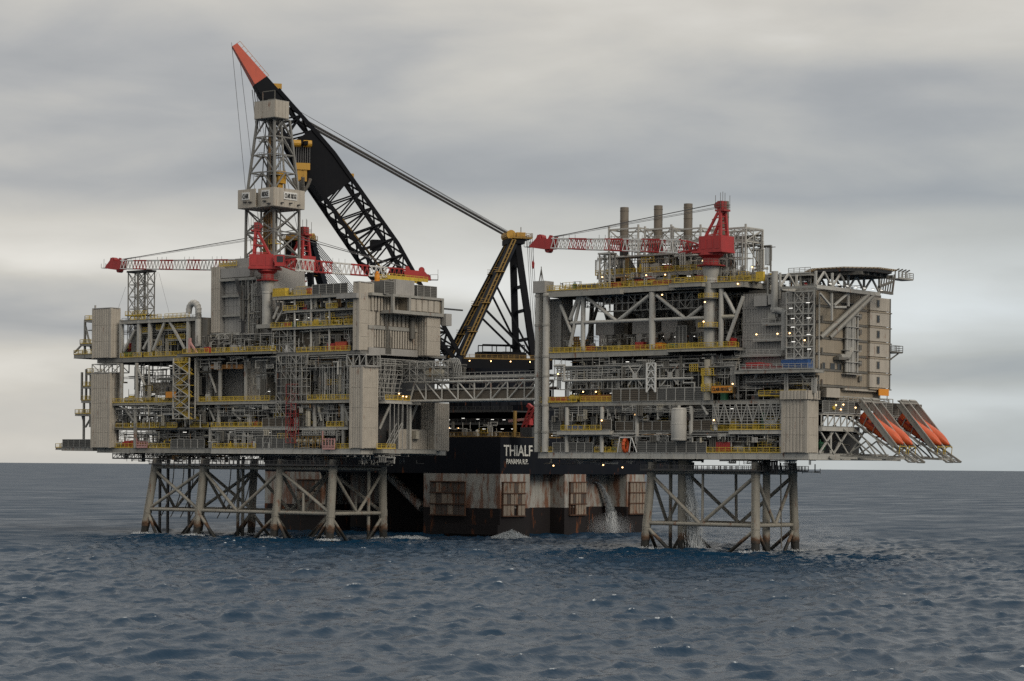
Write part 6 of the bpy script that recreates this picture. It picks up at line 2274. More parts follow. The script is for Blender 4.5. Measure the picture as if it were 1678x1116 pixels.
# boom rest of the crane
bx_0, bx_1 = X(983, 64, F + 0.5), X(1000, 64, F + 0.5)
bq = thing('boom_rest_tower', 'pale lattice post holding up the boom of the crane on the stack deck', 'lattice tower', ((bx_0 + bx_1) / 2, F + 0.5, A5))
zt5 = Zf(990, 417, F + 0.5)
for x in (bx_0, bx_1):
    for y in (F + 0.3, F + 2.3):
        MB().beam((x, y, A5), (x, y, zt5), 0.3).build('post', 'pale', bq)
MB().box(bx_0 - 0.3, bx_1 + 0.3, F, F + 2.6, zt5, zt5 + 0.4).build('head_beam', 'pale', bq)
for y in (F + 0.3, F + 2.3):
    lb = MB()
    lattice_face(lb, (bx_0, y, A5), (bx_1, y, A5), (bx_0, y, zt5), (bx_1, y, zt5), 4, 0.17, 'K')
    lb.build('lattice', 'pale', bq)
# crane on the quarters platform
xc2 = X(1165, 62, F + 1.2)
zr2 = Zf(1165, 437, F + 1.2)
L2 = (xc2 - X(905, 68, F + 1.2))
pedestal_crane('red crane on a thick round pedestal beside the exhaust stacks, boom pointing to the bridge', (xc2, F + 1.2), A4 + 0.1, zr2, L2 - 0.5, 3.0, R(180), 9.6, 1.5, segs=8, tipdrop=Zf(885, 415, F) - Zf(886, 441, F))
for z in (A4 + 4.5, A5 - 3.6):
    t_ = MB().lathe([(1.6, z), (2.9, z + 0.02), (2.9, z + 0.16), (1.6, z + 0.18)], xc2, F + 1.2, 16).build('pedestal_landing', 'mid', tq)
    mb = MB()
    for k in range(16):
        a, b = 2 * math.pi * k / 16, 2 * math.pi * (k + 1) / 16
        p, q = Vector((xc2 + 2.8 * math.cos(a), F + 1.2 + 2.8 * math.sin(a), z)), Vector((xc2 + 2.8 * math.cos(b), F + 1.2 + 2.8 * math.sin(b), z))
        mb.beam(p, p + Vector((0, 0, 1.2)), 0.09)
        for zz in (0.4, 0.8, 1.2):
            mb.beam(p + Vector((0, 0, zz)), q + Vector((0, 0, zz)), 0.09)
    mb.build('railing', 'yellow', t_)

# =====================================================================
# ACCOMMODATION BLOCK AND HELIDECK
# =====================================================================
HX1 = 117.0
HY0 = Yv(1337, 45, HX1)
HX0 = X(1217, 50, HY0)
HY1 = Yv(1452, 48, HX1)
hz0, hz1 = Zx(1420, 638, HX1), Zx(1420, 486, HX1)
hfz = Zf(1240, 481, HY0)
acc = thing('accommodation_block', 'six-storey beige and grey clad living quarters under the helideck', 'building', ((HX0 + HX1) / 2, (HY0 + HY1) / 2, hz0))
MB().box(HX0, HX1, HY0, HY1, hz0, hz1).build('core', 'cladbrown', acc)
fh = (hz1 - hz0) / 6
# front: ribbed cladding with pale bands per storey
pf1 = X(1290, 45, HY0)
for k in range(6):
    z = hz0 + k * fh
    inst(corr(pf1 - HX0, fh - 0.55, 0.75, 0.14, 'cladgrey'), 'cladding_panel', acc, (HX0, HY0 - 0.09, z + 0.5))
    MB().box(HX0 - 0.05, HX1, HY0 - 0.25, HY0 - 0.02, z, z + 0.45).build('storey_band', 'cladgrey', acc)
    inst(corr(HX1 - pf1 - 0.2, fh - 0.55, 1.1, 0.12, 'cladgrey'), 'cladding_panel', acc, (pf1 + 0.1, HY0 - 0.09, z + 0.5))
# side: brown bay, ribbed recess with ducts, bright bay with a window per storey
yR0, yR1 = Yv(1381, 48, HX1), Yv(1420, 48, HX1)
for k in range(6):
    z = hz0 + k * fh
    n = 3
    w = (yR0 - HY0 - 0.4) / n
    pn = MB().box(-0.02, 0.22, 0.03, w - 0.03, 0.05, fh - 0.55).mesh('wall_panel', 'cladbrown')
    for i in range(n):
        inst(pn, 'wall_panel', acc, (HX1, HY0 + 0.3 + i * w, z + 0.5))
    inst(corr(yR1 - yR0, fh - 0.5, 0.8, 0.15, 'cladbrown'), 'cladding_panel', acc, (HX1 + 0.09, yR0, z + 0.5), math.pi / 2)
    w2 = (HY1 - yR1) / 2
    pn2 = MB().box(0.0, 0.85, 0.03, w2 - 0.03, 0.05, fh - 0.5).mesh('wall_panel', 'clad')
    for i in range(2):
        inst(pn2, 'wall_panel', acc, (HX1, yR1 + i * w2, z + 0.45))
    MB().box(HX1 + 0.01, HX1 + 0.4, HY0, yR1 - 0.02, z, z + 0.42).build('storey_band', 'mid', acc)
    MB().box(HX1 + 0.01, HX1 + 0.95, yR1, HY1 + 0.1, z, z + 0.34).build('storey_band', 'cladbrown', acc)
    yw = Yv(1438.5, z + 2, HX1 + 0.85)
    wd = MB().box(HX1 + 0.84, HX1 + 1.0, yw - 0.55, yw + 0.55, z + 1.25, z + 2.9).build('window', 'mid', acc)
    MB().box(HX1 + 0.97, HX1 + 1.03, yw - 0.42, yw + 0.42, z + 1.4, z + 2.75).build('pane', 'glass', wd)
    tr_ = MB()
    tr_.tube((HX1 + 0.6, HY1 + 0.5, z + 0.2), (HX1 + 0.6, HY1 + 0.5, z + fh), 0.28, 8).box(HX1 + 0.2, HX1 + 1.0, HY1 + 0.1, HY1 + 0.9, z, z + 0.25)
    tr_.build('down_pipe', 'mid', acc)
for pa, pb in ((1347, 1351), (1359.5, 1367), (1371, 1378)):
    y0, y1 = Yv(pa, 38, HX1 + 0.2), Yv(pb, 38, HX1 + 0.2)
    z0, z1 = Zx(1365, 608, HX1), Zx(1365, 595, HX1)
    wd = MB().box(HX1 + 0.2, HX1 + 0.36, y0, y1, z0, z1).build('window', 'mid', acc)
    m_ = (y0 + y1) / 2
    MB().box(HX1 + 0.33, HX1 + 0.39, y0 + 0.15, m_ - 0.06, z0 + 0.15, z1 - 0.15).box(HX1 + 0.33, HX1 + 0.39, m_ + 0.06, y1 - 0.15, z0 + 0.15, z1 - 0.15).build('pane', 'glass', wd)
du = MB()
for px, r_, m_ in ((1387, 0.45, 0), (1391, 0.4, 0), (1396, 0.5, 0), (1400, 0.3, 0), (1405, 0.25, 0)):
    y = Yv(px, 46, HX1 + 1)
    du.tube((HX1 + 1.0, y, hz0 + 3.5), (HX1 + 1.0, y, hz1 - 4), r_, 10)
for k in range(7):
    z = hz0 + 3 + k * 2.6
    du.box(HX1 + 0.3, HX1 + 1.6, Yv(1383, z, HX1 + 1), Yv(1408, z, HX1 + 1), z, z + 0.18)
du.build('duct_riser', 'galv', acc)
for k in range(5):
    z = hz0 + (k + 1) * fh - 0.9
    y = Yv(1407.5, z, HX1 + 0.3)
    MB().box(HX1 + 0.2, HX1 + 0.75, y - 0.55, y + 0.55, z - 0.9, z - 0.1).box(HX1 + 0.2, HX1 + 0.6, y - 0.2, y + 0.9, z - 0.098, z + 0.25).build('wall_vent', 'mid', acc)
    y = Yv(1346, z, HX1 + 0.3)
    MB().box(HX1 + 0.2, HX1 + 0.55, y - 0.25, y + 0.25, z - 2.4, z - 1.0).build('wall_lamp', 'mid', acc)
MB().pipe([onX(1378, 585, HX1 + 1.2), onX(1388, 585, HX1 + 1.2), onX(1394, 575, HX1 + 1.2)], 0.7, 10).build('duct_bend', 'grey', acc, True)
MB().box(HX1 + 0.4, HX1 + 1.8, Yv(1363, 42, HX1), Yv(1375, 42, HX1), Zx(1368, 590, HX1), Zx(1368, 585, HX1)).build('wall_unit', 'mid', acc)
sb = MB()
z = Zx(1455, 577, HX1)
sb.box(HX1 - 2, HX1 + 1.2, HY1 + 0.3, HY1 + 5.5, z - 0.15, z)
sb.build('side_balcony', 'mid', acc)
for a, b in (((HX1 + 1.2, HY1 + 0.3), (HX1 + 1.2, HY1 + 5.5)), ((HX1 - 2, HY1 + 5.5), (HX1 + 1.2, HY1 + 5.5))):
    railing(acc, (*a, z), (*b, z), 'mid', 1.5)
one_beam(acc, 'balcony_stay', (HX1 + 0.6, HY1 + 0.2, z - 2), (HX1 + 0.6, HY1 + 4.5, z - 0.2), 0.25, 'mid')
# front fittings: plant boxes, galleries with lamps, duct
for (pa, pb, ya_, yb_, mat, d) in ((1235, 1256, 502, 485, 'cladgrey', 1.4), (1258, 1266, 499, 482, 'cladgrey', 1.6), (1262, 1274, 520, 505, 'cladgrey', 1.2), (1258, 1270, 525, 513, 'grey', 1.5)):
    x0, x1 = X(pa, 50, HY0 - d), X(pb, 50, HY0 - d)
    MB().box(x0, x1, HY0 - d, HY0 - 0.26, Zf(pa, ya_, HY0 - d), Zf(pa, yb_, HY0 - d)).build('plant_box', mat, acc)
xd_ = X(1269, 50, HY0 - 1.2)
MB().pipe([(xd_, HY0 - 1.2, Zf(1268, 450, HY0)), (xd_, HY0 - 1.2, Zf(1268, 508, HY0)), (xd_ + 2.6, HY0 - 1.2, Zf(1285, 512, HY0)), (xd_ + 2.6, HY0 - 1.2, Zf(1285, 570, HY0))], 0.75, 12).build('air_duct', 'galv', acc, True)
for pa, pb, py in ((1248, 1282, 530), (1234, 1282, 556), (1204, 1280, 581), (1210, 1246, 634)):
    zz = Zf(pb, py, HY0 - 1.8)
    x0, x1 = X(pa, zz, HY0 - 1.8), X(pb, zz, HY0 - 1.8)
    MB().box(x0, x1, HY0 - 1.8, HY0 - 0.28, zz - 0.35, zz).build('gallery', 'grey', acc)
    railing(acc, (x0, HY0 - 1.8, zz), (x1, HY0 - 1.8, zz), 'galv', 1.2)
# container deck in front of the quarters
cz = Zf(1260, 606, F - 0.5)
cx0, cx1 = X(1203, cz, F - 1.0), X(1334, cz, F - 1.0)
slab(acc, cx0, cx1, F - 1.0, HY0 - 0.3, cz, 0.7, 'laydown_deck', edge='grey')
railing(acc, (X(1212, cz, F - 1), F - 1.05, cz), (cx1, F - 1.05, cz), 'galv')
for pa, pb in ((1312, 1330), (1240, 1232)):
    one_beam(acc, 'deck_bracket', onY(pa, 612, F), onY(pb, 634, F + 2), 0.4, 'pale')
pc_ = Plant(acc, 55)
pc_.fill(X(1206, 36, F), X(1330, 36, F), F + 0.5, HY0 - 0.5, A3 + 0.05, cz - 0.8, 1.3)
pc_.done()
railing(acc, (X(1240, A3, F - 0.2), F + 0.6, A3 + 0.8), (X(1318, A3, F), F + 0.6, A3 + 0.8), 'yellow')
# lattice stair tower in front of the quarters
sx0, sx1, sxm = X(1289, 50, HY0 - 2.6), X(1334, 50, HY0 - 2.6), X(1312, 50, HY0 - 2.6)
stt = thing('stair_tower', 'grey open lattice stair tower with lit landings against the living quarters', 'stair tower', ((sx0 + sx1) / 2, HY0 - 2, cz))
ztt = Zf(1310, 478, HY0 - 2.6)
nst = 7
for x in (sx0, X(1302, 50, HY0 - 2.6), X(1316, 50, HY0 - 2.6), X(1325, 50, HY0 - 2.6), sx1):
    for y in (HY0 - 2.6, HY0 - 0.5):
        MB().beam((x, y, cz), (x, y, ztt), 0.24).build('post', 'pale', stt)
for k in range(nst):
    za_, zb2_ = cz + (ztt - cz) * k / nst, cz + (ztt - cz) * (k + 1) / nst
    m_ = MB()
    m_.beam((sx0, HY0 - 2.7, zb2_), (sx1, HY0 - 2.7, zb2_), 0.22)
    xa_, xb_ = X(1302, 50, HY0 - 2.6), X(1316, 50, HY0 - 2.6)
    m_.beam((xa_, HY0 - 2.7, za_), (xb_, HY0 - 2.7, zb2_), 0.18).beam((xb_, HY0 - 2.7, za_), (xa_, HY0 - 2.7, zb2_), 0.18)
    m_.beam((X(1325, 50, HY0 - 2.6), HY0 - 2.7, za_), (sx1, HY0 - 2.7, zb2_), 0.15)
    m_.build('cross_brace', 'pale', stt)
    f_ = MB().box(sx0 + 0.1, sx1 - 0.1, HY0 - 2.5, HY0 - 1.4, zb2_ - 0.12, zb2_ - 0.02)
    a, b = (sx0 + 1, sx1 - 1) if k % 2 else (sx1 - 1, sx0 + 1)
    for y in (HY0 - 2.2, HY0 - 1.5):
        f_.beam((a, y, za_), (b, y, zb2_), 0.1, 0.3)
        f_.beam((a, y, za_ + 1), (b, y, zb2_ + 1), 0.08)
    f_.build('stair_flight', 'mid', stt)
    railing(stt, (sx0, HY0 - 2.5, zb2_), (sx1, HY0 - 2.5, zb2_), 'galv', 1.1)
for px, py in ((1296, 505), (1299, 522), (1299, 536), (1300, 560), (1324, 496), (1325, 521), (1325, 548), (1326, 572)):
    tubelight(stt, onY(px, py, HY0 - 2.85))
for px, py in ((1318.5, 557.5), (1294, 546)):
    flood(stt, onY(px, py, HY0 - 3.0))
for px, py in ((1239.5, 548), (1274, 547)):
    flood(acc, onY(px, py, HY0 - 2.0))
# wood-toned base storey on the side and its gallery
bzz0, bzz1 = Zx(1400, 656, HX1), hz0
MB().box(HX0 + 6, HX1 - 0.5, HY0 + 2, HY1 - 1.5, A3, hz0 - 0.02).build('base_storey', 'cladbrown', acc)
MB().prism([(HX1 - 0.5, Yv(1345, 36, HX1)), (HX1 + 2.4, Yv(1352, 36, HX1 + 2)), (HX1 + 2.4, Yv(1374, 36, HX1 + 2)), (HX1 - 0.5, Yv(1379, 36, HX1))], Zx(1360, 652, HX1), hz0 - 0.3).build('bay', 'clad', acc)
MB().box(HX1 - 1, HX1 + 0.5, Yv(1381, 36, HX1), HY1, hz0 - 0.5, hz0 - 0.05).build('storey_band', 'clad', acc)

# helideck
hdz = Zx(1395, 444, 120)
ctr = Vector((120.0, Yv(1394, hdz, 120.0)))
hel = thing('helideck', 'dark eight-sided helideck with netted rim on a grey truss over the living quarters', 'helideck', (ctr.x, ctr.y, hdz))
RH = 9.0
octo = [(ctr.x + RH * math.cos(R(22.5 + 45 * k)), ctr.y + RH * math.sin(R(22.5 + 45 * k))) for k in range(8)]
MB().prism(octo, hdz - 0.75, hdz).build('deck_plate', 'dark', hel)
net = MB()
for k in range(8):
    a, b = Vector((*octo[k], hdz - 0.15)), Vector((*octo[(k + 1) % 8], hdz - 0.15))
    for i in range(9):
        p = a.lerp(b, i / 8)
        d = Vector((p.x - ctr.x, p.y - ctr.y, 0)).normalized()
        net.beam(p, p + d * 1.2 + Vector((0, 0, 0.22)), 0.09)
    for e in (0.6, 1.2):
        da, db = Vector((a.x - ctr.x, a.y - ctr.y, 0)).normalized(), Vector((b.x - ctr.x, b.y - ctr.y, 0)).normalized()
        net.beam(a + da * e + Vector((0, 0, 0.15 * e)), b + db * e + Vector((0, 0, 0.15 * e)), 0.10)
net.build('safety_net', 'ochre', hel)
gr = MB()
for y in np.linspace(ctr.y - 6.5, ctr.y + 6.5, 6):
    gr.box(ctr.x - 6.8, ctr.x + 6.8, y - 0.15, y + 0.15, hdz - 1.5, hdz - 0.78)
for x in np.linspace(ctr.x - 6, ctr.x + 6, 5):
    gr.box(x - 0.12, x + 0.12, ctr.y - 6.8, ctr.y + 6.8, hdz - 1.4, hdz - 0.79)
gr.build('deck_girder', 'mid', hel)
# truss: two planes parallel to the side wall, standing on a lower chord and raking struts
zc_ = Zx(1380, 477, HX1 + 3)
for xt in (HX1 + 5.0, HX1 - 4.0):
    yA, yB = Yv(1337, 60, HX1 + 5), Yv(1441, 60, HX1 + 5)
    n = 8
    one_beam(hel, 'truss_chord', (xt, yA, zc_), (xt, yB, zc_), 0.6, 'pale', 0.8)
    for k in range(n + 1):
        y = yA + (yB - yA) * k / n
        if k % 2 == 0:
            one_beam(hel, 'truss_post', (xt, y, zc_ + 0.35), (xt, y, hdz - 1.3), 0.42, 'pale')
        if k < n:
            y2 = yA + (yB - yA) * (k + 1) / n
            if k % 2 == 0:
                one_beam(hel, 'truss_diagonal', (xt, y, zc_ + 0.3), (xt, y2, hdz - 1.3), 0.36, 'pale')
            else:
                one_beam(hel, 'truss_diagonal', (xt, y, hdz - 1.3), (xt, y2, zc_ + 0.3), 0.36, 'pale')
for y in np.linspace(Yv(1337, 60, HX1 + 5), Yv(1441, 60, HX1 + 5), 5):
    one_beam(hel, 'cross_member', (HX1 - 4, y, zc_ + 0.05), (HX1 + 5, y, zc_ + 0.05), 0.45, 'grey')
for (a, b) in (((1345, 553), (1424, 481)), ((1360, 553), (1432, 482))):
    A_, B_ = onX(*a, HX1 + 0.4), onX(*b, HX1 + 5)
    one_tube(hel, 'raking_strut', A_, B_, 0.55, 'grey')
for (a, b) in (((1344, 481), (1360, 500)), ((1367, 500), (1390, 480)), ((1363, 525), (1363, 480)), ((1390, 502), (1390, 480)), ((1367, 503), (1386, 503))):
    one_beam(hel, 'truss_post', onX(*a, HX1 + 4.2), onX(*b, HX1 + 4.2), 0.4, 'pale')
rk = MB()
p_ = onX(1440, 470, HX1 + 5)
rk.beam(p_, onX(1462, 462, HX1 + 5), 0.5).beam(onX(1462, 480, HX1 + 5), onX(1466, 450, HX1 + 5), 0.35).beam(p_ + Vector((0, 0, -1)), onX(1462, 481, HX1 + 5), 0.6)
for k in range(6):
    rk.beam(onX(1442 + 4 * k, 482 - k, HX1 + 5), onX(1446 + 4 * k, 452, HX1 + 5), 0.22)
rk.build('outrigger', 'mid', hel)
mon = MB()
q0, q1 = onX(1464, 456, HX1 + 4), onX(1487, 456, HX1 + 4)
mon.box(q0.x - 1.5, q0.x + 1.5, q0.y, q1.y, q0.z - 0.2, q0.z)
mon.build('monitor_platform', 'grey', hel)
railing(hel, (q0.x + 1.5, q0.y, q0.z), (q0.x + 1.5, q1.y, q0.z), 'galv', 1.4)
railing(hel, (q0.x - 1.5, q1.y, q0.z), (q0.x + 1.5, q1.y, q0.z), 'galv', 1.4)
nz = MB()
for k in range(4):
    y = q0.y + (q1.y - q0.y) * (k + 0.5) / 4
    nz.beam((q0.x, y, q0.z), (q0.x, y, q0.z + 1.9), 0.2).beam((q0.x, y, q0.z + 1.7), (q0.x + 1.2, y - 0.3, q0.z + 2.1), 0.24)
nz.build('foam_monitor', 'mid', hel)
for k in range(7):
    y = Yv(1358 + 14 * k, zc_ + 1, HX1 + 5)
    tubelight(hel, (HX1 + 5.4, y, zc_ + 0.9), math.pi / 2)
# helideck access structure at the left
ax0, ax1 = X(1258, 61, HY0 - 1), X(1328, 61, HY0 - 1)
zac = Zf(1290, 449, HY0 - 1)
slab(hel, ax0, ax1, HY0 - 1, HY0 + 9, zac, 0.5, 'access_deck')
for px in (1259, 1278, 1312, 1336):
    x = X(px, 60, HY0 - 0.6)
    one_beam(hel, 'access_post', (x, HY0 - 0.6, hfz - 1.5), (x, HY0 - 0.6, zac - 0.4), 0.4, 'grey')
railing(hel, (X(1292, zac, HY0 - 1), HY0 - 1, zac), (ax1, HY0 - 1, zac), 'galv', 1.2)
ph = Plant(hel, 66)
ph.fill(ax0, ax1, HY0 - 0.4, HY0 + 6, hz1 + 0.1, zac - 0.5, 1.8)
ph.fill(ctr.x - 9, ctr.x - 1, HY0 + 2, HY1 - 4, hz1 + 0.1, zc_ + 2, 1.2, machines=False)
ph.done()
MB().box(HX0 + 1, HX1 - 0.8, HY0 + 1, HY1 - 1, hz1 + 0.002, hz1 + 0.8).build('roof', 'mid', acc)

# =====================================================================
# LIFEBOATS AND LAUNCH RAMPS
# =====================================================================
LA = R(32)
def boat_meshes():
    """free-fall boat along +x, bow at +x"""
    n, m = 16, 14
    Lb = 12.5
    mb = MB()
    for i in range(n + 1):
        f = i / n
        taper = min(1.0, (f / 0.10) ** 0.6 if f < 0.10 else 1.0) * (1.0 if f < 0.66 else max(0.10, 1 - ((f - 0.66) / 0.34) ** 1.8 * 0.86))
        w, h = 1.55 * taper, 1.6 * taper
        lift = 0.25 * max(0, (f - 0.7) / 0.3)
        for k in range(m):
            a = 2 * math.pi * k / m
            cx, cz_ = math.cos(a), math.sin(a)
            ex = 0.75
            y = math.copysign(abs(cx) ** ex, cx) * w
            z = math.copysign(abs(cz_) ** ex, cz_) * h * (0.95 if cz_ > 0 else 1.0) + lift
            if f < 0.30 and cz_ > 0.5:
                z += 0.75 * min(1, f / 0.05) * (1 - f / 0.34)
            mb.v.append((f * Lb, y, z))
    for i in range(n):
        for k in range(m):
            j = (k + 1) % m
            mb.f.append((i * m + k, (i + 1) * m + k, (i + 1) * m + j, i * m + j))
    mb.f.append(tuple(range(m)))
    mb.f.append(tuple(n * m + k for k in reversed(range(m))))
    hull = mb.mesh('hull', 'orange', smooth=True)
    win = MB()
    for s_ in (-1, 1):
        for k in range(4):
            win.box(2.2 + k * 1.8, 3.0 + k * 1.8, s_ * 1.44 - 0.1, s_ * 1.44 + 0.1, 0.35, 0.75)
    win.box(0.9, 1.1, -0.8, 0.8, 1.75, 2.1)
    fen = MB()
    for s_ in (-1, 1):
        fen.beam((0.8, s_ * 1.56, 0.05), (8.4, s_ * 1.56, 0.05), 0.14, 0.3)
    return hull, win.mesh('window', 'glass'), fen.mesh('fender', 'reddark')
HULL, WIN, FEN = boat_meshes()
def slope_obj(mesh, name, parent, loc, off=(0, 0, 0)):
    o = bpy.data.objects.new(name, mesh)
    COL.objects.link(o)
    o.parent = parent
    o.location = off
    return o
bd_ = {}
for (px, py, txt) in ((1479, 732, 'nearest the corner enclosure'), (1494, 733, 'second from the corner enclosure'), (1541, 733, 'third from the corner enclosure'), (1554, 733, 'farthest from the corner enclosure')):
    nose = onX(px, py, 129.5)
    b = bpy.data.objects.new('lifeboat', None)
    COL.objects.link(b)
    dv = Vector((math.cos(LA), 0, -math.sin(LA)))
    b.location = nose - dv * 12.5 + Vector((0, 0, 0.4))
    b.rotation_euler = (0, LA, 0)
    tag(b, 'orange enclosed lifeboat nose-down on its launch ramp, ' + txt, 'lifeboat', 'free-fall lifeboats')
    slope_obj(HULL, 'hull', b, None)
    slope_obj(WIN, 'window', b, None)
    slope_obj(FEN, 'fender', b, None)
    # launch ramp of its own: side cheeks, sill rails, top frame, lower struts
    rm_ = thing('launch_ramp', 'grey sloping launch ramp of the lifeboat ' + txt, 'ramp', tuple(b.location), local=True, group='lifeboat launch ramps')
    rm_.rotation_euler = (0, LA, 0)
    for s_ in (-1, 1):
        y = 1.95 * s_
        c = MB()
        # cheek plate with its lower edge raised towards the bow
        c.quadbox([(-0.4, y - 0.09, 2.3), (11.4, y - 0.09, -1.2), (11.4, y + 0.09, -1.2), (-0.4, y + 0.09, 2.3), (-0.4, y - 0.09, 3.45), (12.4, y - 0.09, -0.5), (12.4, y + 0.09, -0.5), (-0.4, y + 0.09, 3.45)])
        c.beam((-0.9, y, 3.6), (12.6, y, -0.45), 0.30)
        c.beam((-0.9, y, 2.45), (11.6, y, -1.25), 0.24)
        c.build('cheek', 'grey', rm_)
        rl = MB().beam((-3.5, y * 0.75, -1.85), (16.6, y * 0.75, -1.85), 0.32, 0.42)
        rl.build('launch_rail', 'grey', rm_)
        for x in (-0.2, 2.6, 5.4, 8.2):
            MB().beam((x, y * 0.8, -1.7), (x, y, 2.9 - 0.296 * (x + 2.8)), 0.16).build('ramp_post', 'grey', rm_)
    for x in (-3.0, 0.0, 3.0, 6.0, 9.0, 12.0, 14.2, 16.4):
        MB().beam((x, -1.6, -2.0), (x, 1.6, -2.0), 0.22).build('cross_tie', 'mid', rm_)
    cs = MB()
    for x in (11.0, 13.4):
        cs.beam((x, -1.5, -2.0), (x + 3, 1.5, -2.0), 0.16).beam((x, 1.5, -2.0), (x + 3, -1.5, -2.0), 0.16)
    cs.build('cross_brace', 'mid', rm_)
    tp = MB().box(-1.3, 0.0, -2.0, 2.0, 3.2, 3.45).box(-1.0, -0.4, -1.4, 1.4, 3.45, 3.9)
    tp.build('top_frame', 'grey', rm_)
    yl = MB()
    for x in (11.8, 13.6):
        for y in (-1.5, 1.5):
            yl.beam((x, y, -1.8), (x - 0.8, y, -0.2), 0.12)
        yl.beam((x - 0.8, -1.5, -0.2), (x - 0.8, 1.5, -0.2), 0.12)
    yl.build('bow_stop', 'yellow', rm_)
    gl = MB().beam((1.0, -2.1, -1.0), (9.5, -2.1, -2.2), 0.18)
    gl.build('stay', 'pale', rm_)
    bd_[px] = (b, rm_)
# lifeboat deck, louvred side and lower truss
XO = qb[1] + 0.9
lz = Zx(1420, 688, XO)
lf_ = thing('lifeboat_deck', 'cantilevered grey lifeboat deck with louvred walls and truss below', 'deck', (118, 35, A1))
yA, yB, yC, yD = max(qb[3] + 0.7, Yv(1334, lz, XO)), Yv(1409, lz, XO), Yv(1466, lz, XO), Yv(1503, lz, XO)
slab(lf_, 110, XO, yA, yB, lz - 1.7, 1.0, 'deck', edge='pale')
slab(lf_, 110, XO, yC, yD, lz - 1.7, 1.0, 'deck', edge='pale')
slab(lf_, 110, XO - 0.2, yA + 0.2, yD + 0.5, lz + 1.2, 0.4, 'deck', edge='pale')
windwall(lf_, yA, yB, XO + 0.1, lz + 1.25, 2.6, side=True)
windwall(lf_, yB + 6, yD + 2, XO, lz + 1.25, 2.8, side=True)
n = 6
for ya_, yb_ in ((yA, yB), (yC, yD)):
    sd = MB()
    for k in range(n):
        a, b = ya_ + (yb_ - ya_) * k / n, ya_ + (yb_ - ya_) * (k + 1) / n
        sd.beam((XO - 0.1, a, lz - 1.6), (XO - 0.1, b, lz + 0.8), 0.2).beam((XO - 0.1, a, lz - 1.6), (XO - 0.1, a, lz + 0.8), 0.22)
    sd.build('side_truss', 'pale', lf_)
# frame gallery above the louvres
gz0, gz1 = Zx(1400, 668, XO - 0.5), Zx(1400, 651, XO - 0.5)
gf = MB()
yE = Yv(1463, gz0, XO - 0.5)
for k in range(16):
    y = yA + 2 + (yE - yA - 2) * k / 15
    gf.beam((XO - 0.5, y, gz0), (XO - 0.5, y, gz1), 0.17)
for z in (gz0, gz0 + 0.9, gz1):
    gf.beam((XO - 0.5, yA + 2, z), (XO - 0.5, yE, z), 0.17)
gf.beam((XO - 0.5, yE, gz1), (114, yE, gz1), 0.17).beam((XO - 0.5, yE, gz0), (114, yE, gz0), 0.17)
gf.build('gallery_frame', 'galv', lf_)
MB().box(112, XO - 0.8, yA + 2, yE, gz0 - 0.3, gz0 - 0.05).build('gallery_floor', 'mid', lf_)
pg = Plant(lf_, 12)
pg.m[('pipework', 'galv')] = MB()
pg.fill(112, XO - 1.0, yA + 1, yA + 8, lz + 1.4, gz0 - 0.4, 1.5)
r_ = random.Random(2)
for k in range(40):
    y = yA + 2 + (yE - yA - 3) * r_.random()
    z = r_.uniform(gz0, gz1 - 0.3)
    pg.mb('pipework', r_.choice(['galv', 'mid', 'silver'])).tube((XO - 1.2, y, z), (XO - 1.2, min(yE, y + r_.uniform(1, 7)), z), 0.09, 5)
# clutter along the open side below the lifeboat deck
for k in range(46):
    y = yA + (yB - yA) * r_.random()
    z = r_.uniform(A1, lz - 3)
    pg.mb('pipework', r_.choice(['galv', 'mid', 'dark', 'beige'])).tube((115 - 3 * r_.random(), y, z), (115 - 3 * r_.random(), y + r_.uniform(0, 4), z + r_.uniform(-1, 3)), r_.uniform(0.07, 0.2), 6)
pg.done()
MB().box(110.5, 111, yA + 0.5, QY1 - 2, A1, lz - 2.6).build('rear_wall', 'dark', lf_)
for yy, zz in ((yA + 3, 0), (yA + 9, 0), (yA + 16, 0)):
    for s_ in (-1, 1):
        one_beam(lf_, 'cross_brace', (XO - 0.6, yy - 3 * s_, A1), (XO - 0.6, yy + 3 * s_, lz - 2.6), 0.34, 'pale')
one_tube(lf_, 'post', (XO - 0.8, yA + 5, A1), (XO - 0.8, yA + 5, lz - 2.6), 0.3, 'pale')
# bottom boom that carries the ramp feet
for y0_, y1_ in ((yA, Yv(1512, 22, 127)),):
    bt = MB()
    bt.beam((QX1 + 0.8, y0_ + 4, A1 - 0.8), (128.0, y0_ + 17, A1 - 1.3), 0.5)
bt.build('ramp_support', 'grey', lf_)
for px in (1486, 1560):
    q = onX(px, 751, 131)
    bt = MB()
    for dy in (-5.5, -1.0):
        bt.beam((QX1 - 1, q.y + dy, A1 - 0.5), (131.5, q.y + dy, A1 - 1.0), 0.45)
        bt.beam((QX1 + 2, q.y + dy, A1 - 0.5), (124, q.y + dy, A1 + 2.8), 0.28).beam((124, q.y + dy, A1 + 2.8), (127, q.y + dy, A1 - 0.9), 0.28)
        bt.beam((QX1 + 0.5, q.y + dy, A1 + 6), (QX1 + 9, q.y + dy, A1 - 0.6), 0.28)
    bt.beam((131.0, q.y - 6, A1 - 1.0), (131.0, q.y + 0.2, A1 - 1.0), 0.4)
    bt.build('ramp_support', 'grey', lf_)
MB().box(QX1 - 6, QX1 + 2.5, QY1 - 16, Yv(1512, 22, XO - 0.5), A1 - 0.9, A1 - 0.3).build('lower_deck', 'mid', lf_)

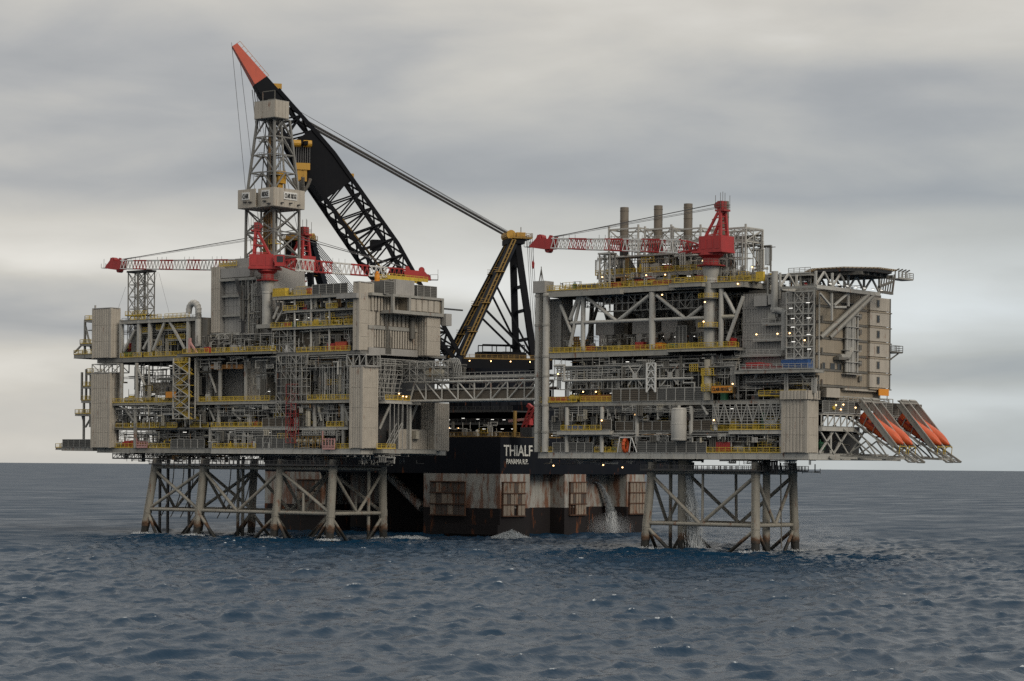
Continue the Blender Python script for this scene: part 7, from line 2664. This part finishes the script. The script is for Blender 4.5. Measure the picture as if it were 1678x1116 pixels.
# =====================================================================
# THINGS STANDING ON THE DECKS
# =====================================================================
def container(px0, px1, z, y, h, d, mat, label, cat='container', name='shipping_container', group=None):
    x0, x1 = X(px0, z + h / 2, y), X(px1, z + h / 2, y)
    t = thing(name, label, cat, ((x0 + x1) / 2, y, z), group=group)
    MB().box(x0 + 0.06, x1 - 0.06, y + 0.06, y + d - 0.06, z + 0.12, z + h - 0.06).build('body', mat, t)
    fr = MB()
    for x in (x0, x1 - 0.16):
        for yy in (y, y + d - 0.16):
            fr.box(x, x + 0.16, yy, yy + 0.16, z, z + h)
    for zz in (z, z + h - 0.16):
        fr.box(x0 + 0.15, x1 - 0.15, y, y + 0.14, zz, zz + 0.15)
        fr.box(x1 - 0.14, x1, y + 0.15, y + d - 0.15, zz, zz + 0.15)
        fr.box(x0, x0 + 0.14, y + 0.15, y + d - 0.15, zz, zz + 0.15)
        fr.box(x0 + 0.15, x1 - 0.15, y + d - 0.14, y + d, zz, zz + 0.15)
    fr.build('frame', mat, t)
    rb = MB()
    n = max(2, int((x1 - x0) / 0.55))
    for i in range(n):
        x = x0 + 0.2 + (x1 - x0 - 0.4) * (i + 0.25) / n
        rb.box(x, x + (x1 - x0) / n * 0.45, y + 0.0, y + 0.059, z + 0.3, z + h - 0.25)
    rb.build('side_rib', mat, t)
    return t
# --- quarters platform
container(884.5, 897.5, A3 + 0.02, F + 0.8, 1.5, 2.4, 'bluebox', 'small blue box by the yellow rail at the bridge landing')
container(901, 928, A3 + 0.02, F + 0.8, 1.35, 2.4, 'redpaint', 'long red skid box by the bridge landing beside the small blue box')
container(953, 1001, A3 + 0.02, F + 1.0, 1.6, 2.4, 'orangebeam', 'long tan box under two lamps left of the brown wind wall')
container(925, 948, A2 + 0.07, F - 0.4, 1.3, 2.0, 'bluebox', 'blue skid on the balcony below the bridge landing')
container(951, 969, A4 + 0.02, F + 1.6, 1.5, 2.4, 'redpaint', 'red container behind the yellow rail under the raking braces')
container(969, 975, A4 + 0.02, F + 1.8, 1.4, 2.4, 'reddark', 'dark red box touching the red container under the raking braces')
container(975, 990, A4 + 0.02, F + 1.4, 1.2, 2.2, 'navy', 'dark navy box on the open deck below the stacks')
container(1040.5, 1054, A4 + 0.02, F + 1.4, 2.0, 2.2, 'redpaint', 'tall red box left of the orange box on the open deck')
container(1067, 1083, A4 + 0.02, F + 1.4, 1.7, 2.2, 'signorange', 'orange box on the open deck beside the main column')
container(1046, 1059, A4 + 0.02, F + 0.6, 0.9, 1.2, 'reddark', 'low red tray at the rail before the orange box')
container(1061, 1086, A4 + 0.02, F + 0.5, 0.8, 0.8, 'redpaint', 'long low red tray at the rail below the orange box')
container(1193, 1199, A4 + 0.07, F + 1.0, 2.2, 2.0, 'redpaint', 'upright red cabinet beside the grey living quarters wall')
container(950, 986, A5 + 0.02, F + 2.2, 1.3, 2.4, 'navy', 'long dark container on the top deck below the boom rest')
container(1001, 1017, A5 + 0.02, F + 1.8, 1.5, 2.2, 'redpaint', 'red skid on the top deck right of the boom rest')
container(1040, 1064, A5 + 0.02, F + 2.4, 2.4, 2.4, 'redpaint', 'big red container on the top deck under the middle stack')
container(1070, 1098, A5 + 0.02, F + 1.5, 1.2, 2.4, 'reddark', 'long low red tray on the top deck between the stacks')
container(1140, 1154, A5 + 0.02, F + 2.0, 2.0, 2.4, 'reddark', 'dark red box tucked beside the crane pedestal')
container(1222, 1244, cz + 0.02, F - 0.2, 1.7, 2.4, 'redpaint', 'red container on the deck before the living quarters')
container(1244, 1257, cz + 0.02, F - 0.1, 1.5, 2.2, 'reddark', 'smaller red container on the deck before the living quarters')
container(1216, 1282, cz + 0.02, F - 0.75, 0.85, 0.5, 'reddark', 'row of low red crates along the rail before the living quarters')
container(1280, 1324, cz + 0.02, F - 0.5, 2.1, 2.4, 'bluebox', 'long blue container on the deck before the living quarters')
container(1173, 1196, A1 + 0.02, F + 0.4, 2.4, 2.4, 'redpaint', 'red pump skid on the lowest deck behind the yellow rail', 'pump', 'pump_skid')
container(1198, 1232, A1 + 0.02, F + 1.4, 2.2, 2.4, 'mid', 'dark grey machine skid beside the red pump on the lowest deck', 'machine', 'machine_skid')
container(1100, 1104, A2 + 0.02, F + 0.4, 1.0, 1.0, 'yellow', 'small yellow box beside the tall white tank', 'box', 'tool_box')
# --- drilling platform
container(213, 232, Z1 + 0.02, 2.0, 2.0, 2.4, 'crane_red', 'red container on the lowest deck of the derrick platform behind pink frame')
container(536, 548, Z4 - 0.18, 0.8, 2.0, 2.4, 'redpaint', 'smaller red container below the corner enclosure of the derrick platform')
container(549, 567.5, Z4 - 0.18, 0.6, 2.3, 2.4, 'crane_red', 'bright red container at the rail beside the corner enclosure')
container(509, 534, Z4 + 2.6, 2.6, 1.8, 2.4, 'beige', 'pale beige box hung above the yellow rail at the derrick platform')
container(481, 510, zu[3] + 0.02, 2.5, 2.2, 3, 'beige', 'long beige cabin on the top deck right of the crane pedestal')
container(502, 508, zu[3] + 0.02, 1.0, 1.7, 1.4, 'redpaint', 'small red cabinet before the beige cabin on the top deck')
container(447, 467, zu[3] + 0.02, 1.4, 2.2, 1.4, 'yellow', 'yellow tool rack on the top deck beside the crane pedestal', 'rack', 'tool_rack')
container(536, 551, zu[2] + 0.02, 1.4, 1.4, 1.2, 'yellow', 'yellow basket on the upper gallery of the derrick platform', 'basket', 'cargo_basket')
container(515, 536, zu[1] + 0.02, 1.4, 1.8, 2.0, 'beige', 'beige cabinet on the middle gallery of the derrick platform')
container(478, 490, zu[1] + 0.02, 1.2, 1.3, 1.4, 'greenbox', 'green skid on the middle gallery of the derrick platform')
container(466, 476, zu[1] + 0.02, 0.9, 1.1, 1.2, 'redpaint', 'red cabinet on the middle gallery beside the crane pedestal')
container(412, 418, Z1 + 0.02, 0.6, 1.7, 1.0, 'reddark', 'narrow red cabinet on the lowest deck of the derrick platform')
container(412, 424, Z2 + 0.02, 1.4, 1.5, 1.6, 'redpaint', 'red valve skid on the second deck of the derrick platform', 'skid', 'valve_skid')
container(334, 340, Z4 + 0.32, -0.8, 1.6, 1.2, 'redpaint', 'red cabinet at the rail where the derrick platform steps down')
# round drums at the foot of the corner enclosure
for k, px in enumerate((487, 499, 510, 521)):
    x = X(px, Z1 + 1.6, -0.2)
    t = thing('machinery_drum', ['caged beige drum next to the wind wall on the lowest deck', 'second caged beige drum from the wind wall', 'second caged beige drum from the pink stand of bars', 'caged beige drum next to the pink stand of bars'][k], 'drum', (x, 0.6, Z1), group='caged drums')
    MB().vessel((x, -0.3, Z1 + 1.7), (x, 2.2, Z1 + 1.7), 0.72, 12).build('drum', 'beige', t, True)
    c = MB()
    for s in (-0.75, 0.75):
        c.beam((x + s, -0.4, Z1), (x + s, -0.4, Z1 + 3.0), 0.12).beam((x + s, 2.0, Z1), (x + s, 2.0, Z1 + 3.0), 0.12)
    for z in (0.5, 1.7, 2.9):
        c.beam((x - 0.75, -0.45, Z1 + z), (x + 0.75, -0.45, Z1 + z), 0.1)
    c.build('cage', 'ochre', t)
# pink frames
def pink_frame(px0, px1, z, y, h, label, diag=False):
    x0, x1 = X(px0, z, y), X(px1, z, y)
    t = thing('pink_frame', label, 'frame', (x0, y, z))
    m = MB()
    if diag:
        m.beam((x0, y, z), (x0, y, z + h), 0.6).beam((x0, y, z + h * 0.75), (x1, y, z), 0.45).beam((x0, y, z + 0.15), (x1, y, z + 0.15), 0.3)
    else:
        for k in range(5):
            x = x0 + (x1 - x0) * k / 4
            m.beam((x, y, z), (x, y, z + h * (1.0 if k == 0 else 0.55)), 0.24)
        m.beam((x0, y, z + 0.3), (x1, y, z + 0.3), 0.28).beam((x0, y, z + h * 0.5), (x1, y, z + h * 0.5), 0.22).beam((x0, y, z - 0.3), (x1, y, z - 0.3), 0.3, 0.5)
    m.build('frame', 'pink', t)
pink_frame(528.5, 548, Z1 + 0.3, -0.6, 4.0, 'pink stand of bars at the lowest deck edge beside the corner enclosure')
pink_frame(224, 241, Z1 + 0.6, 0.6, 2.0, 'pink cradle before the red container on the lowest deck')
pink_frame(311, 323, Z4 + 0.4, -0.6, 4.0, 'pink raking post on the deck left of the drilling module', True)
# tanks
def tank(px0, px1, z0, z1, y, mat, label):
    x0, x1 = X(px0, (z0 + z1) / 2, y), X(px1, (z0 + z1) / 2, y)
    r_ = (x1 - x0) / 2
    # the width seen is set by the view, not by the axis
    r_ *= 0.78
    cx = (x0 + x1) / 2
    t = thing('storage_tank', label, 'tank', (cx, y, z0))
    MB().lathe([(r_ * 0.96, z0), (r_, z0 + 0.1), (r_, z1 - 0.5), (r_ * 0.94, z1 - 0.2), (r_ * 0.6, z1)], cx, y, 24).build('shell', mat, t, True)
    b = MB()
    for f in (0.03, 0.5, 0.93):
        z = z0 + (z1 - z0) * f
        b.lathe([(r_ + 0.02, z), (r_ + 0.06, z + 0.02), (r_ + 0.06, z + 0.12), (r_ + 0.02, z + 0.14)], cx, y, 24)
    b.build('band', mat, t)
    MB().lathe([(0.35, z1 - 0.05), (0.35, z1 + 0.5)], cx, y, 10).build('manhole', mat, t)
    return t
tank(1099, 1126, Zf(1112, 722, F - 1.0), Zf(1112, 668, F - 1.0), F - 1.0, 'silver', 'tall white cylindrical tank between the wind walls under the helideck platform')
tank(501, 510, Z2 + 0.1, Z2 + 4.0, 0.8, 'beige', 'short beige cylinder tank beside the red scaffold on the derrick platform')
tank(614, 622, Zx(618, 462, -1), Zx(618, 446, -1), 8, 'signorange', 'orange barrel with a green lid standing on the roof by the crane boom')
def hvessel(px0, px1, z, y, r_, mat, label, xx=None):
    x0, x1 = xx or (X(px0, z, y), X(px1, z, y))
    t = thing('pressure_vessel', label, 'vessel', ((x0 + x1) / 2, y, z))
    MB().vessel((x0, y, z + r_ + 0.5), (x1, y, z + r_ + 0.5), r_, 16).build('shell', mat, t, True)
    for f in (0.22, 0.78):
        x = x0 + (x1 - x0) * f
        MB().box(x - 0.2, x + 0.2, y - r_ * 0.8, y + r_ * 0.8, z, z + r_ * 0.7).build('saddle', 'grey', t)
    for f in (0.3, 0.5, 0.7):
        x = x0 + (x1 - x0) * f
        MB().tube((x, y, z + 2 * r_ + 0.4), (x, y, z + 2 * r_ + 1.0), 0.18, 8).build('nozzle', mat, t)
hvessel(270, 284, Z1 + 0.02, 3.0, 0.9, 'yellow', 'yellow horizontal vessel on the lowest deck of the derrick platform')
hvessel(1253, 1276, A2 + 0.05, F + 1.6, 0.9, 'white', 'white horizontal vessel behind the yellow rail beside the grey corner enclosure')
hvessel(600, 630, zu[3] + 0.9, 9, 0.9, 'pink', 'pink horizontal pipe vessel on the roof behind the corner enclosure')
hvessel(0, 0, A1 + 0.05, qb[3] + 4.5, 1.0, 'greenbox', 'green vessel on the lowest deck under the lifeboat deck', (113.0, 116.6))
# signs
def sign(px0, px1, py0, py1, y, text_, label, mat='signorange'):
    x0, x1 = X(px0, Zf(px0, py1, y), y), X(px1, Zf(px1, py1, y), y)
    z0, z1 = Zf((px0 + px1) / 2, py1, y), Zf((px0 + px1) / 2, py0, y)
    t = thing('name_sign' if text_ else 'sign_board', label, 'sign', ((x0 + x1) / 2, y, z0))
    MB().box(x0, x1, y - 0.08, y + 0.08, z0, z1).build('board', mat, t)
    f = MB()
    for z in (z0, z1):
        f.box(x0 - 0.08, x1 + 0.08, y - 0.11, y + 0.07, z - 0.07, z + 0.07)
    for x in (x0, x1):
        f.box(x - 0.08, x + 0.08, y - 0.10, y + 0.06, z0 + 0.07, z1 - 0.07)
    f.build('frame', 'ochre', t)
    if text_:
        h = (z1 - z0) * 0.5
        inst(text_mesh(text_, h, (x1 - x0) * 0.76, 'letterdark'), 'lettering', t, (x0 + (x1 - x0) * 0.05, y - 0.13, z0 + (z1 - z0) * 0.25))
        e = MB()
        cx, cz_ = x1 - (x1 - x0) * 0.10, (z0 + z1) / 2
        rr_ = h * 0.42
        for k in range(16):
            a, b = 2 * math.pi * k / 16, 2 * math.pi * (k + 1) / 16
            e.beam((cx + rr_ * math.cos(a), y - 0.12, cz_ + rr_ * math.sin(a)), (cx + rr_ * math.cos(b), y - 0.12, cz_ + rr_ * math.sin(b)), 0.1)
        e.build('emblem', 'white', t)
        e2 = MB()
        for k in range(12):
            a = 2 * math.pi * k / 12
            e2.beam((cx + rr_ * 0.9 * math.cos(a), y - 0.14, cz_ + rr_ * 0.9 * math.sin(a)), (cx + rr_ * 1.45 * math.cos(a), y - 0.14, cz_ + rr_ * 1.45 * math.sin(a)), 0.1)
        e2.build('emblem', 'greenbox', t)
    return t
sign(1166, 1200.5, 632, 643.5, F - 1.3, 'CLAIR RIDGE', 'orange name sign reading CLAIR RIDGE beside the brown wind wall')
sign(271.5, 289, 641.5, 652, -0.5, None, 'blank-looking orange board beside the white lattice stair tower')
so = onX(1440, 648, XO)
q2 = onX(1456, 638, XO)
sg = thing('sign_board', 'orange board at the far end of the gallery below the living quarters', 'sign', tuple(so))
MB().box(XO - 0.1, XO + 0.1, so.y, q2.y, so.z, q2.z).build('board', 'signorange', sg)
MB().beam((XO - 0.1, so.y + 0.4, so.z - 1.2), (XO - 0.1, so.y + 0.4, so.z), 0.15).beam((XO - 0.1, q2.y - 0.4, so.z - 1.2), (XO - 0.1, q2.y - 0.4, so.z), 0.15).build('post', 'grey', sg)
# hose reel with A-frame on the lowest deck
xr0, xr1 = X(1010, A1, F - 0.4), X(1044, A1, F - 0.4)
hr_ = thing('hose_reel', 'orange hose reel under a white A-frame on the lowest deck', 'reel', ((xr0 + xr1) / 2, F, A1))
m = MB()
m.beam((xr0 + 0.4, F - 0.5, A1), (xr0 + 1.0, F - 0.5, A1 + 3.4), 0.18).beam((xr1 - 1.5, F - 0.5, A1 + 3.4), (xr1, F - 0.5, A1), 0.18).beam((xr1 - 1.6, F - 0.5, A1 + 3.4), (xr1 - 2.2, F - 0.5, A1), 0.18).beam((xr0 + 1, F - 0.5, A1 + 3.4), (xr1 - 1.5, F - 0.5, A1 + 3.4), 0.18)
m.build('a_frame', 'white', hr_)
xm = X(1025, A1, F)
m = MB()
for k in range(10):
    a, b = 2 * math.pi * k / 10, 2 * math.pi * (k + 1) / 10
    m.tube((xm, F + 0.9 * math.cos(a), A1 + 1.6 + 1.4 * math.sin(a)), (xm, F + 0.9 * math.cos(b), A1 + 1.6 + 1.4 * math.sin(b)), 0.4, 8)
m.build('hose', 'orange', hr_)
MB().box(X(1011, A1, F), X(1018, A1, F), F, F + 1.2, A1, A1 + 2.2).build('winch', 'beige', hr_)

# =====================================================================
# LAMPS that are lit in the photograph
# =====================================================================
for px, py, y in ((914.5, 613, F - 0.4), (955.5, 642, F + 0.7), (976.5, 642, F + 0.7), (1041, 679.5, F + 0.2), (1169.5, 688.5, F - 0.6), (986, 689, F - 1.3),
                  (1200.5, 629, F - 0.9), (907, 763, F + 3), (988.5, 762, F + 7), (1020, 766, F + 2),
                  (1024, 452, F + 5), (1059, 451, F + 5), (1090, 450, F + 5), (987, 454, F - 0.3), (1152, 427, F + 2), (1155, 495, F - 1.9), (1153, 527, F - 1.9), (1209, 465, F - 0.3),
                  (1085, 483, F - 0.1), (1232.5, 437.5, F + 3)):
    flood(tq, onY(px, py, y))
rl_ = random.Random(77)
for z, a, b, y in ((A3 - 1.6, 900, 1270, F + 1.5), (A2 - 1.0, 900, 1270, F + 1.5), (A4 - 2.0, 920, 1200, F + 2.0), (A3 + 2.4, 930, 1190, F + 1.5), (A4 + 3.5, 1020, 1200, F + 5), (A5 + 2.6, 1010, 1230, F + 3), (zs + 2.2, 985, 1180, SY - 2.2)):
    n = 9
    for k in range(n):
        if rl_.random() < 0.5:
            x = X(a + (b - a) * (k + rl_.random() * 0.8) / n, z, y)
            tubelight(tq, (x, y + rl_.random(), z - rl_.random() * 0.5), rl_.choice([0, 0, 0.9]))
for px, py in ((1370, 664), (1382, 663), (1402, 668), (1378, 671), (1475, 668), (1497, 669)):
    flood(lf_, onX(px, py, XO + 0.3), math.pi / 2)
for z, a, b, y in ((Z2 - 1.0, 200, 560, 1.6), (Z3 - 1.6, 200, 560, 1.6), (Z3 + 2.6, 230, 560, 1.4), (Z4 - 2.0, 230, 560, 1.6), (Z4 + 3.2, 210, 560, 2.0), (zu[1] + 2.4, 460, 570, 1.4), (zu[2] + 2.4, 460, 570, 1.4)):
    n = 9
    for k in range(n):
        if rl_.random() < 0.35:
            x = X(a + (b - a) * (k + rl_.random() * 0.8) / n, z, y)
            tubelight(top, (x, y + rl_.random(), z - rl_.random() * 0.5), rl_.choice([0, 0, 0.9]))
for px, py in ((660.5, 649.5), (666, 650), (654, 645)):
    flood(top, onX(px, py, 1.8), math.pi / 2)
MB().lathe([(0.08, 0), (0.3, 0.2), (0.3, 0.6), (0.08, 0.9)], 0, 0, 10).mesh('beacon', 'lamp_red')

# =====================================================================
# WATER FALLING FROM OUTFALLS
# =====================================================================
def water_mat():
    m = bpy.data.materials.new('falling_water')
    m.use_nodes = True
    b = m.node_tree.nodes['Principled BSDF']
    b.inputs['Base Color'].default_value = (0.55, 0.58, 0.60, 1)
    b.inputs['Roughness'].default_value = 0.5
    MATS['falling_water'] = m
water_mat()
def outfall(label, p0, vx, vy, spread, n, seed):
    """a jet breaking up into drops as it falls"""
    r = random.Random(seed)
    mb = MB()
    T = math.sqrt(2 * p0.z / 9.8)
    for k in range(n):
        t = T * (r.random() ** 0.8)
        s = 0.12 + spread * (t / T) ** 1.6 * (1.0 + 0.5 * math.sin(k * 0.37))
        p = Vector((p0.x + vx * t + r.gauss(0, s), p0.y + vy * t + r.gauss(0, s), p0.z - 4.9 * t * t + r.gauss(0, s * 0.6)))
        v = Vector((vx, vy, -9.8 * t - 0.5)).normalized()
        l, w = r.uniform(0.25, 0.9) * (0.5 + 1.2 * t / T), r.uniform(0.018, 0.055)
        mb.tube(p, p + v * l, w, 3, w * 0.4)
    o = mb.build('falling_water', 'falling_water')
    o['label'] = label
    o['category'] = 'water'
    o['kind'] = 'stuff'
    return o
outfall('white water falling from an outfall at the top of the four-legged jacket', onY(1122, 771, 18.0), 1.6, 0.2, 0.7, 9000, 3)
outfall('white water pouring from the side of the black vessel between its columns', Vector((VX1 - 6.4, Yv(975, 12, VX1 - 6.4), Zx(975, 790, VX1 - 6.4))), 1.2, 4.2, 0.6, 9000, 4)

def splash(label, pts, rad, h, n, seed):
    r = random.Random(seed)
    mb = MB()
    for k in range(n * len(pts)):
        p0 = pts[k % len(pts)]
        a, d = r.uniform(0, 2 * math.pi), rad * r.random() ** 0.8
        hh = h * (1 - d / rad) * r.random() ** 1.3
        p = Vector((p0.x + d * math.cos(a) * 1.6, p0.y + d * math.sin(a), 0.2 + hh))
        w = r.uniform(0.02, 0.07)
        mb.tube(p, p + Vector((r.uniform(-0.3, 0.3), r.uniform(-0.3, 0.3), r.uniform(0.1, 0.5))), w, 3, w * 0.5)
    o = mb.build('breaking_wave', 'falling_water')
    o['label'] = label
    o['category'] = 'wave'
    o['kind'] = 'stuff'
splash('white wave breaking against the rusty corner of the black vessel', [onZ(838, 880, 0.6)], 3.8, 2.2, 3200, 8)
splash('white wash along the waterline under the black vessel left of its white column', [onZ(655, 882, 0.4), onZ(668, 882, 0.4), onZ(682, 882, 0.4)], 2.4, 0.7, 1000, 9)
splash('foam washing round the eight legs of the jacket under the derrick platform', [PJ(i, j, 0.2) + Vector((0, -0.6, 0)) for i in range(4) for j in range(2)], 2.4, 0.5, 260, 10)
splash('foam washing round the four legs of the jacket under the helideck platform', [PQ(i, j, 0.2) + Vector((0, -0.6, 0)) for i in range(2) for j in range(2)], 2.6, 0.6, 320, 12)

def mist(label, c, rad, dens):
    """a drifting bank of fine spray"""
    mb = MB()
    n, m = 12, 20
    for i in range(n + 1):
        a = math.pi * i / n
        for k in range(m):
            b = 2 * math.pi * k / m
            mb.v.append((c.x + rad[0] * math.sin(a) * math.cos(b), c.y + rad[1] * math.sin(a) * math.sin(b), c.z + rad[2] * math.cos(a)))
    for i in range(n):
        for k in range(m):
            j = (k + 1) % m
            mb.f.append((i * m + k, (i + 1) * m + k, (i + 1) * m + j, i * m + j))
    mt = bpy.data.materials.new('spray_mist')
    mt.use_nodes = True
    N, L = mt.node_tree.nodes, mt.node_tree.links
    N.remove(N['Principled BSDF'])
    v = N.new('ShaderNodeVolumePrincipled')
    v.inputs['Color'].default_value = (0.9, 0.93, 0.97, 1)
    g = N.new('ShaderNodeNewGeometry')
    sub = N.new('ShaderNodeVectorMath')
    sub.operation = 'SUBTRACT'
    sub.inputs[1].default_value = c
    L.new(g.outputs['Position'], sub.inputs[0])
    dv = N.new('ShaderNodeVectorMath')
    dv.operation = 'DIVIDE'
    dv.inputs[1].default_value = rad
    L.new(sub.outputs[0], dv.inputs[0])
    ln = N.new('ShaderNodeVectorMath')
    ln.operation = 'LENGTH'
    L.new(dv.outputs[0], ln.inputs[0])
    nz_ = N.new('ShaderNodeTexNoise')
    nz_.inputs['Scale'].default_value = 0.16
    nz_.inputs['Detail'].default_value = 4
    L.new(g.outputs['Position'], nz_.inputs['Vector'])
    mr = N.new('ShaderNodeMapRange')
    mr.inputs['From Min'].default_value = 1.0
    mr.inputs['From Max'].default_value = 0.1
    L.new(ln.outputs['Value'], mr.inputs['Value'])
    mu = N.new('ShaderNodeMath')
    mu.operation = 'MULTIPLY'
    L.new(mr.outputs[0], mu.inputs[0])
    L.new(nz_.outputs[0], mu.inputs[1])
    m2 = N.new('ShaderNodeMath')
    m2.operation = 'MULTIPLY'
    m2.inputs[1].default_value = dens
    L.new(mu.outputs[0], m2.inputs[0])
    L.new(m2.outputs[0], v.inputs['Density'])
    L.new(v.outputs[0], N['Material Output'].inputs['Volume'])
    MATS['spray_' + str(len(MATS))] = mt
    key = [k for k, q in MATS.items() if q is mt][0]
    o = mb.build('spray_mist', key)
    o['label'] = label
    o['category'] = 'mist'
    o['kind'] = 'stuff'
mist('pale drifting spray around the legs of the four-legged jacket', Vector((X(1240, 3, 44), 44.0, 2.0)), (30.0, 17.0, 9.0), 0.055)
mist('fine spray at the foot of the water pouring from the vessel', Vector((VX1 - 1.0, Yv(1000, 3, VX1 - 1.0), 1.5)), (7.0, 8.0, 5.0), 0.12)
